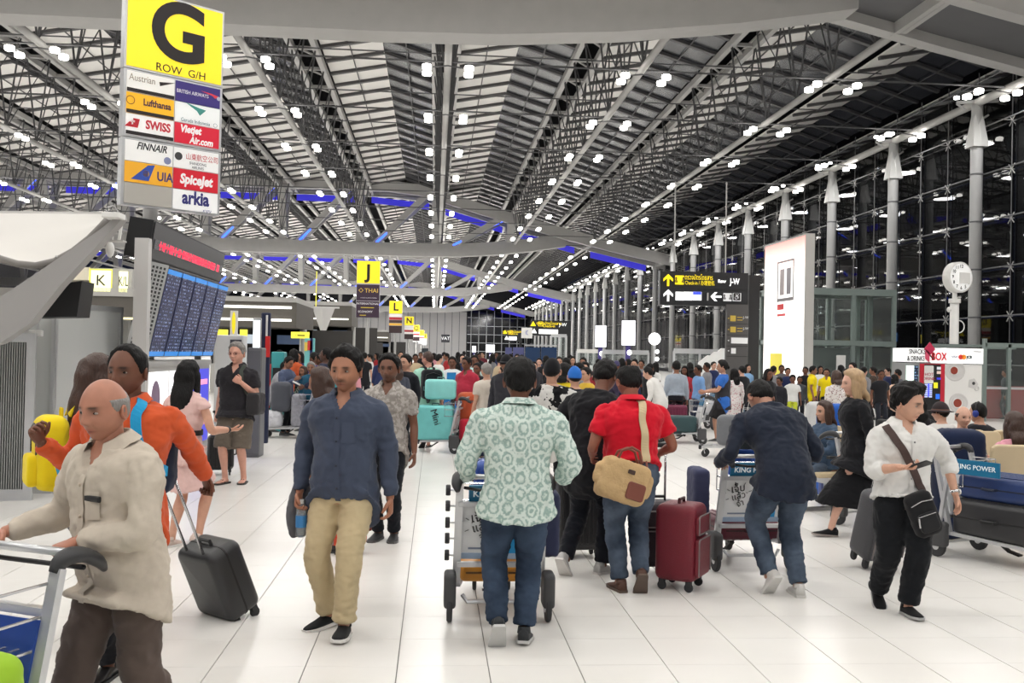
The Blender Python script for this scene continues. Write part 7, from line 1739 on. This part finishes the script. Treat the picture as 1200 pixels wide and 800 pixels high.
# ------------------------------------------------------------------ distant crowd: a few figures, copied
def crowd_proto(fem, sleeve, yaw_, longh, skirt=False, walk=False):
    r = person('crowd figure', (0, 0), 0, 1.7, None, 2, SK_M, dict(footR=(.07, .18, 0, 8), footL=(-.07, -.18, 25, 8)) if walk else {}, dict(fem=fem, hair=dict(thick=.02, long=longh) if longh else dict(thick=.018)), dict(mat=cloth((120, 120, 120)), sleeve=sleeve, loose=.02), dict(mat=cloth((40, 42, 50))), dict(mat=DGREY, sole=DGREY)).root
    return r
PLACED_KEEP = list(PLACED)
PRO = [crowd_proto(0, 'short', 0, None), crowd_proto(0, 'long', 0, None, walk=True), crowd_proto(1, 'short', 0, .2), crowd_proto(1, 'long', 0, .1), crowd_proto(0, 'long', 0, None)]
used = set(); PLACED[:] = PLACED_KEEP
def crowd(i, px, py, Y, yaw, c, lab, skin=SK_M, bc=(36, 38, 46)):
    p = at(px, py, Y); src = PRO[i]
    while any((p.x-a_)**2+(Y-b_)**2 < .42 for a_, b_ in PLACED): Y += .5; p = at(px, py, Y)
    PLACED.append((p.x, Y))
    if i in used: o = copy_tree(src)
    else: used.add(i); o = src
    o.location = (p.x, Y, 0); o.rotation_euler = (0, 0, R(yaw)); s = p.z/1.72; o.scale = (s, s, s); tag(o, lab, 'person', 'distant crowd')
    for ch in o.children:
        m_ = {'shirt': cloth(c), 'trousers': cloth(bc), 'body': skin_mat(skin)}.get(ch.name.split('.')[0])
        if m_: ch.material_slots[0].link = 'OBJECT'; ch.material_slots[0].material = m_
CN = {'white': (222, 222, 220), 'black': (32, 32, 36), 'red': (176, 50, 56), 'navy': (40, 48, 84), 'grey': (130, 130, 134), 'pink': (214, 150, 160), 'green': (90, 130, 100), 'tan': (190, 170, 140), 'sky': (130, 170, 210), 'maroon': (100, 40, 50), 'mustard': (206, 170, 60)}
CR_ = [(322, 413, 22, 'white'), (328, 409, 26, 'black'), (352, 411, 25, 'navy'), (389, 414, 21, 'grey'), (412, 416, 24, 'pink'), (427, 412, 30, 'black'), (434, 414, 34, 'white'), (442, 413, 40, 'red'), (447, 415, 28, 'navy'), (470, 411, 36, 'grey'), (487, 414, 30, 'tan'), (493, 412, 44, 'black'), (503, 411, 33, 'black'), (509, 413, 40, 'pink'), (514, 414, 26, 'white'), (520, 412, 48, 'grey'), (524, 413, 36, 'red'), (537, 412, 42, 'black'), (541, 414, 30, 'navy'), (544, 411, 56, 'white'), (561, 413, 38, 'black'), (566, 412, 50, 'maroon'), (577, 414, 34, 'grey'), (582, 412, 46, 'navy'), (586, 415, 24, 'tan'), (599, 414, 40, 'black'), (606, 414, 30, 'white'), (611, 415, 36, 'pink'), (640, 416, 28, 'black'), (655, 417, 24, 'grey'), (664, 418, 22, 'red'), (668, 415, 34, 'black'), (671, 417, 30, 'navy'), (680, 424, 18, 'grey'), (699, 425, 20, 'black'), (702, 420, 27, 'maroon'), (708, 419, 32, 'navy'), (729, 419, 26, 'black'), (737, 420, 30, 'white'), (744, 420, 24, 'navy'), (752, 421, 28, 'grey'), (761, 425, 22, 'black'), (768, 424, 26, 'white'), (809, 424, 27, 'black'), (829, 424, 26, 'grey'), (836, 423, 30, 'navy'), (870, 428, 24, 'black'), (876, 426, 28, 'sky'), (900, 431, 20, 'black'), (906, 428, 26, 'grey'), (923, 430, 27, 'navy'), (944, 429, 26, 'black'), (961, 428, 29, 'white'), (986, 427, 25, 'black'), (1012, 429, 24, 'grey'), (1032, 432, 22, 'black'), (1041, 430, 27, 'navy'), (475, 419, 20, 'maroon'), (535, 422, 21, 'black'), (560, 424, 19, 'black'), (688, 429, 15.5, 'mustard'), (612, 421, 22, 'green'), (602, 424, 18, 'black')]
WH = ['left', 'midway left', 'centre left', 'centre', 'centre right', 'midway right', 'right']
for n, (px, py, Y, cn) in enumerate(CR_):
    lf = [q for q in CR_ if q[3] == cn]; k_ = sorted(lf, key=lambda q: q[0]).index((px, py, Y, cn))
    ordn = ['leftmost', 'second', 'third', 'fourth', 'fifth', 'sixth', 'seventh', 'eighth', 'ninth', 'tenth', 'eleventh', 'twelfth', 'thirteenth', 'fourteenth', 'fifteenth', 'sixteenth', 'seventeenth', 'eighteenth', 'nineteenth', 'twentieth', 'twenty-first', 'twenty-second'][k_]
    lab = 'distant person in %s top, %s' % (cn, 'the only one in that colour' if len(lf) == 1 else ('leftmost of those in %s in the crowd' % cn if k_ == 0 else '%s from left of those in %s in the crowd' % (ordn, cn)))
    crowd(n % 5, px, py, Y, random.choice((180, 150, 200, 90, 0, 20, -60, 120)), CN[cn], lab, random.choice((SK_D, SK_M, SK_L, SK_P)))
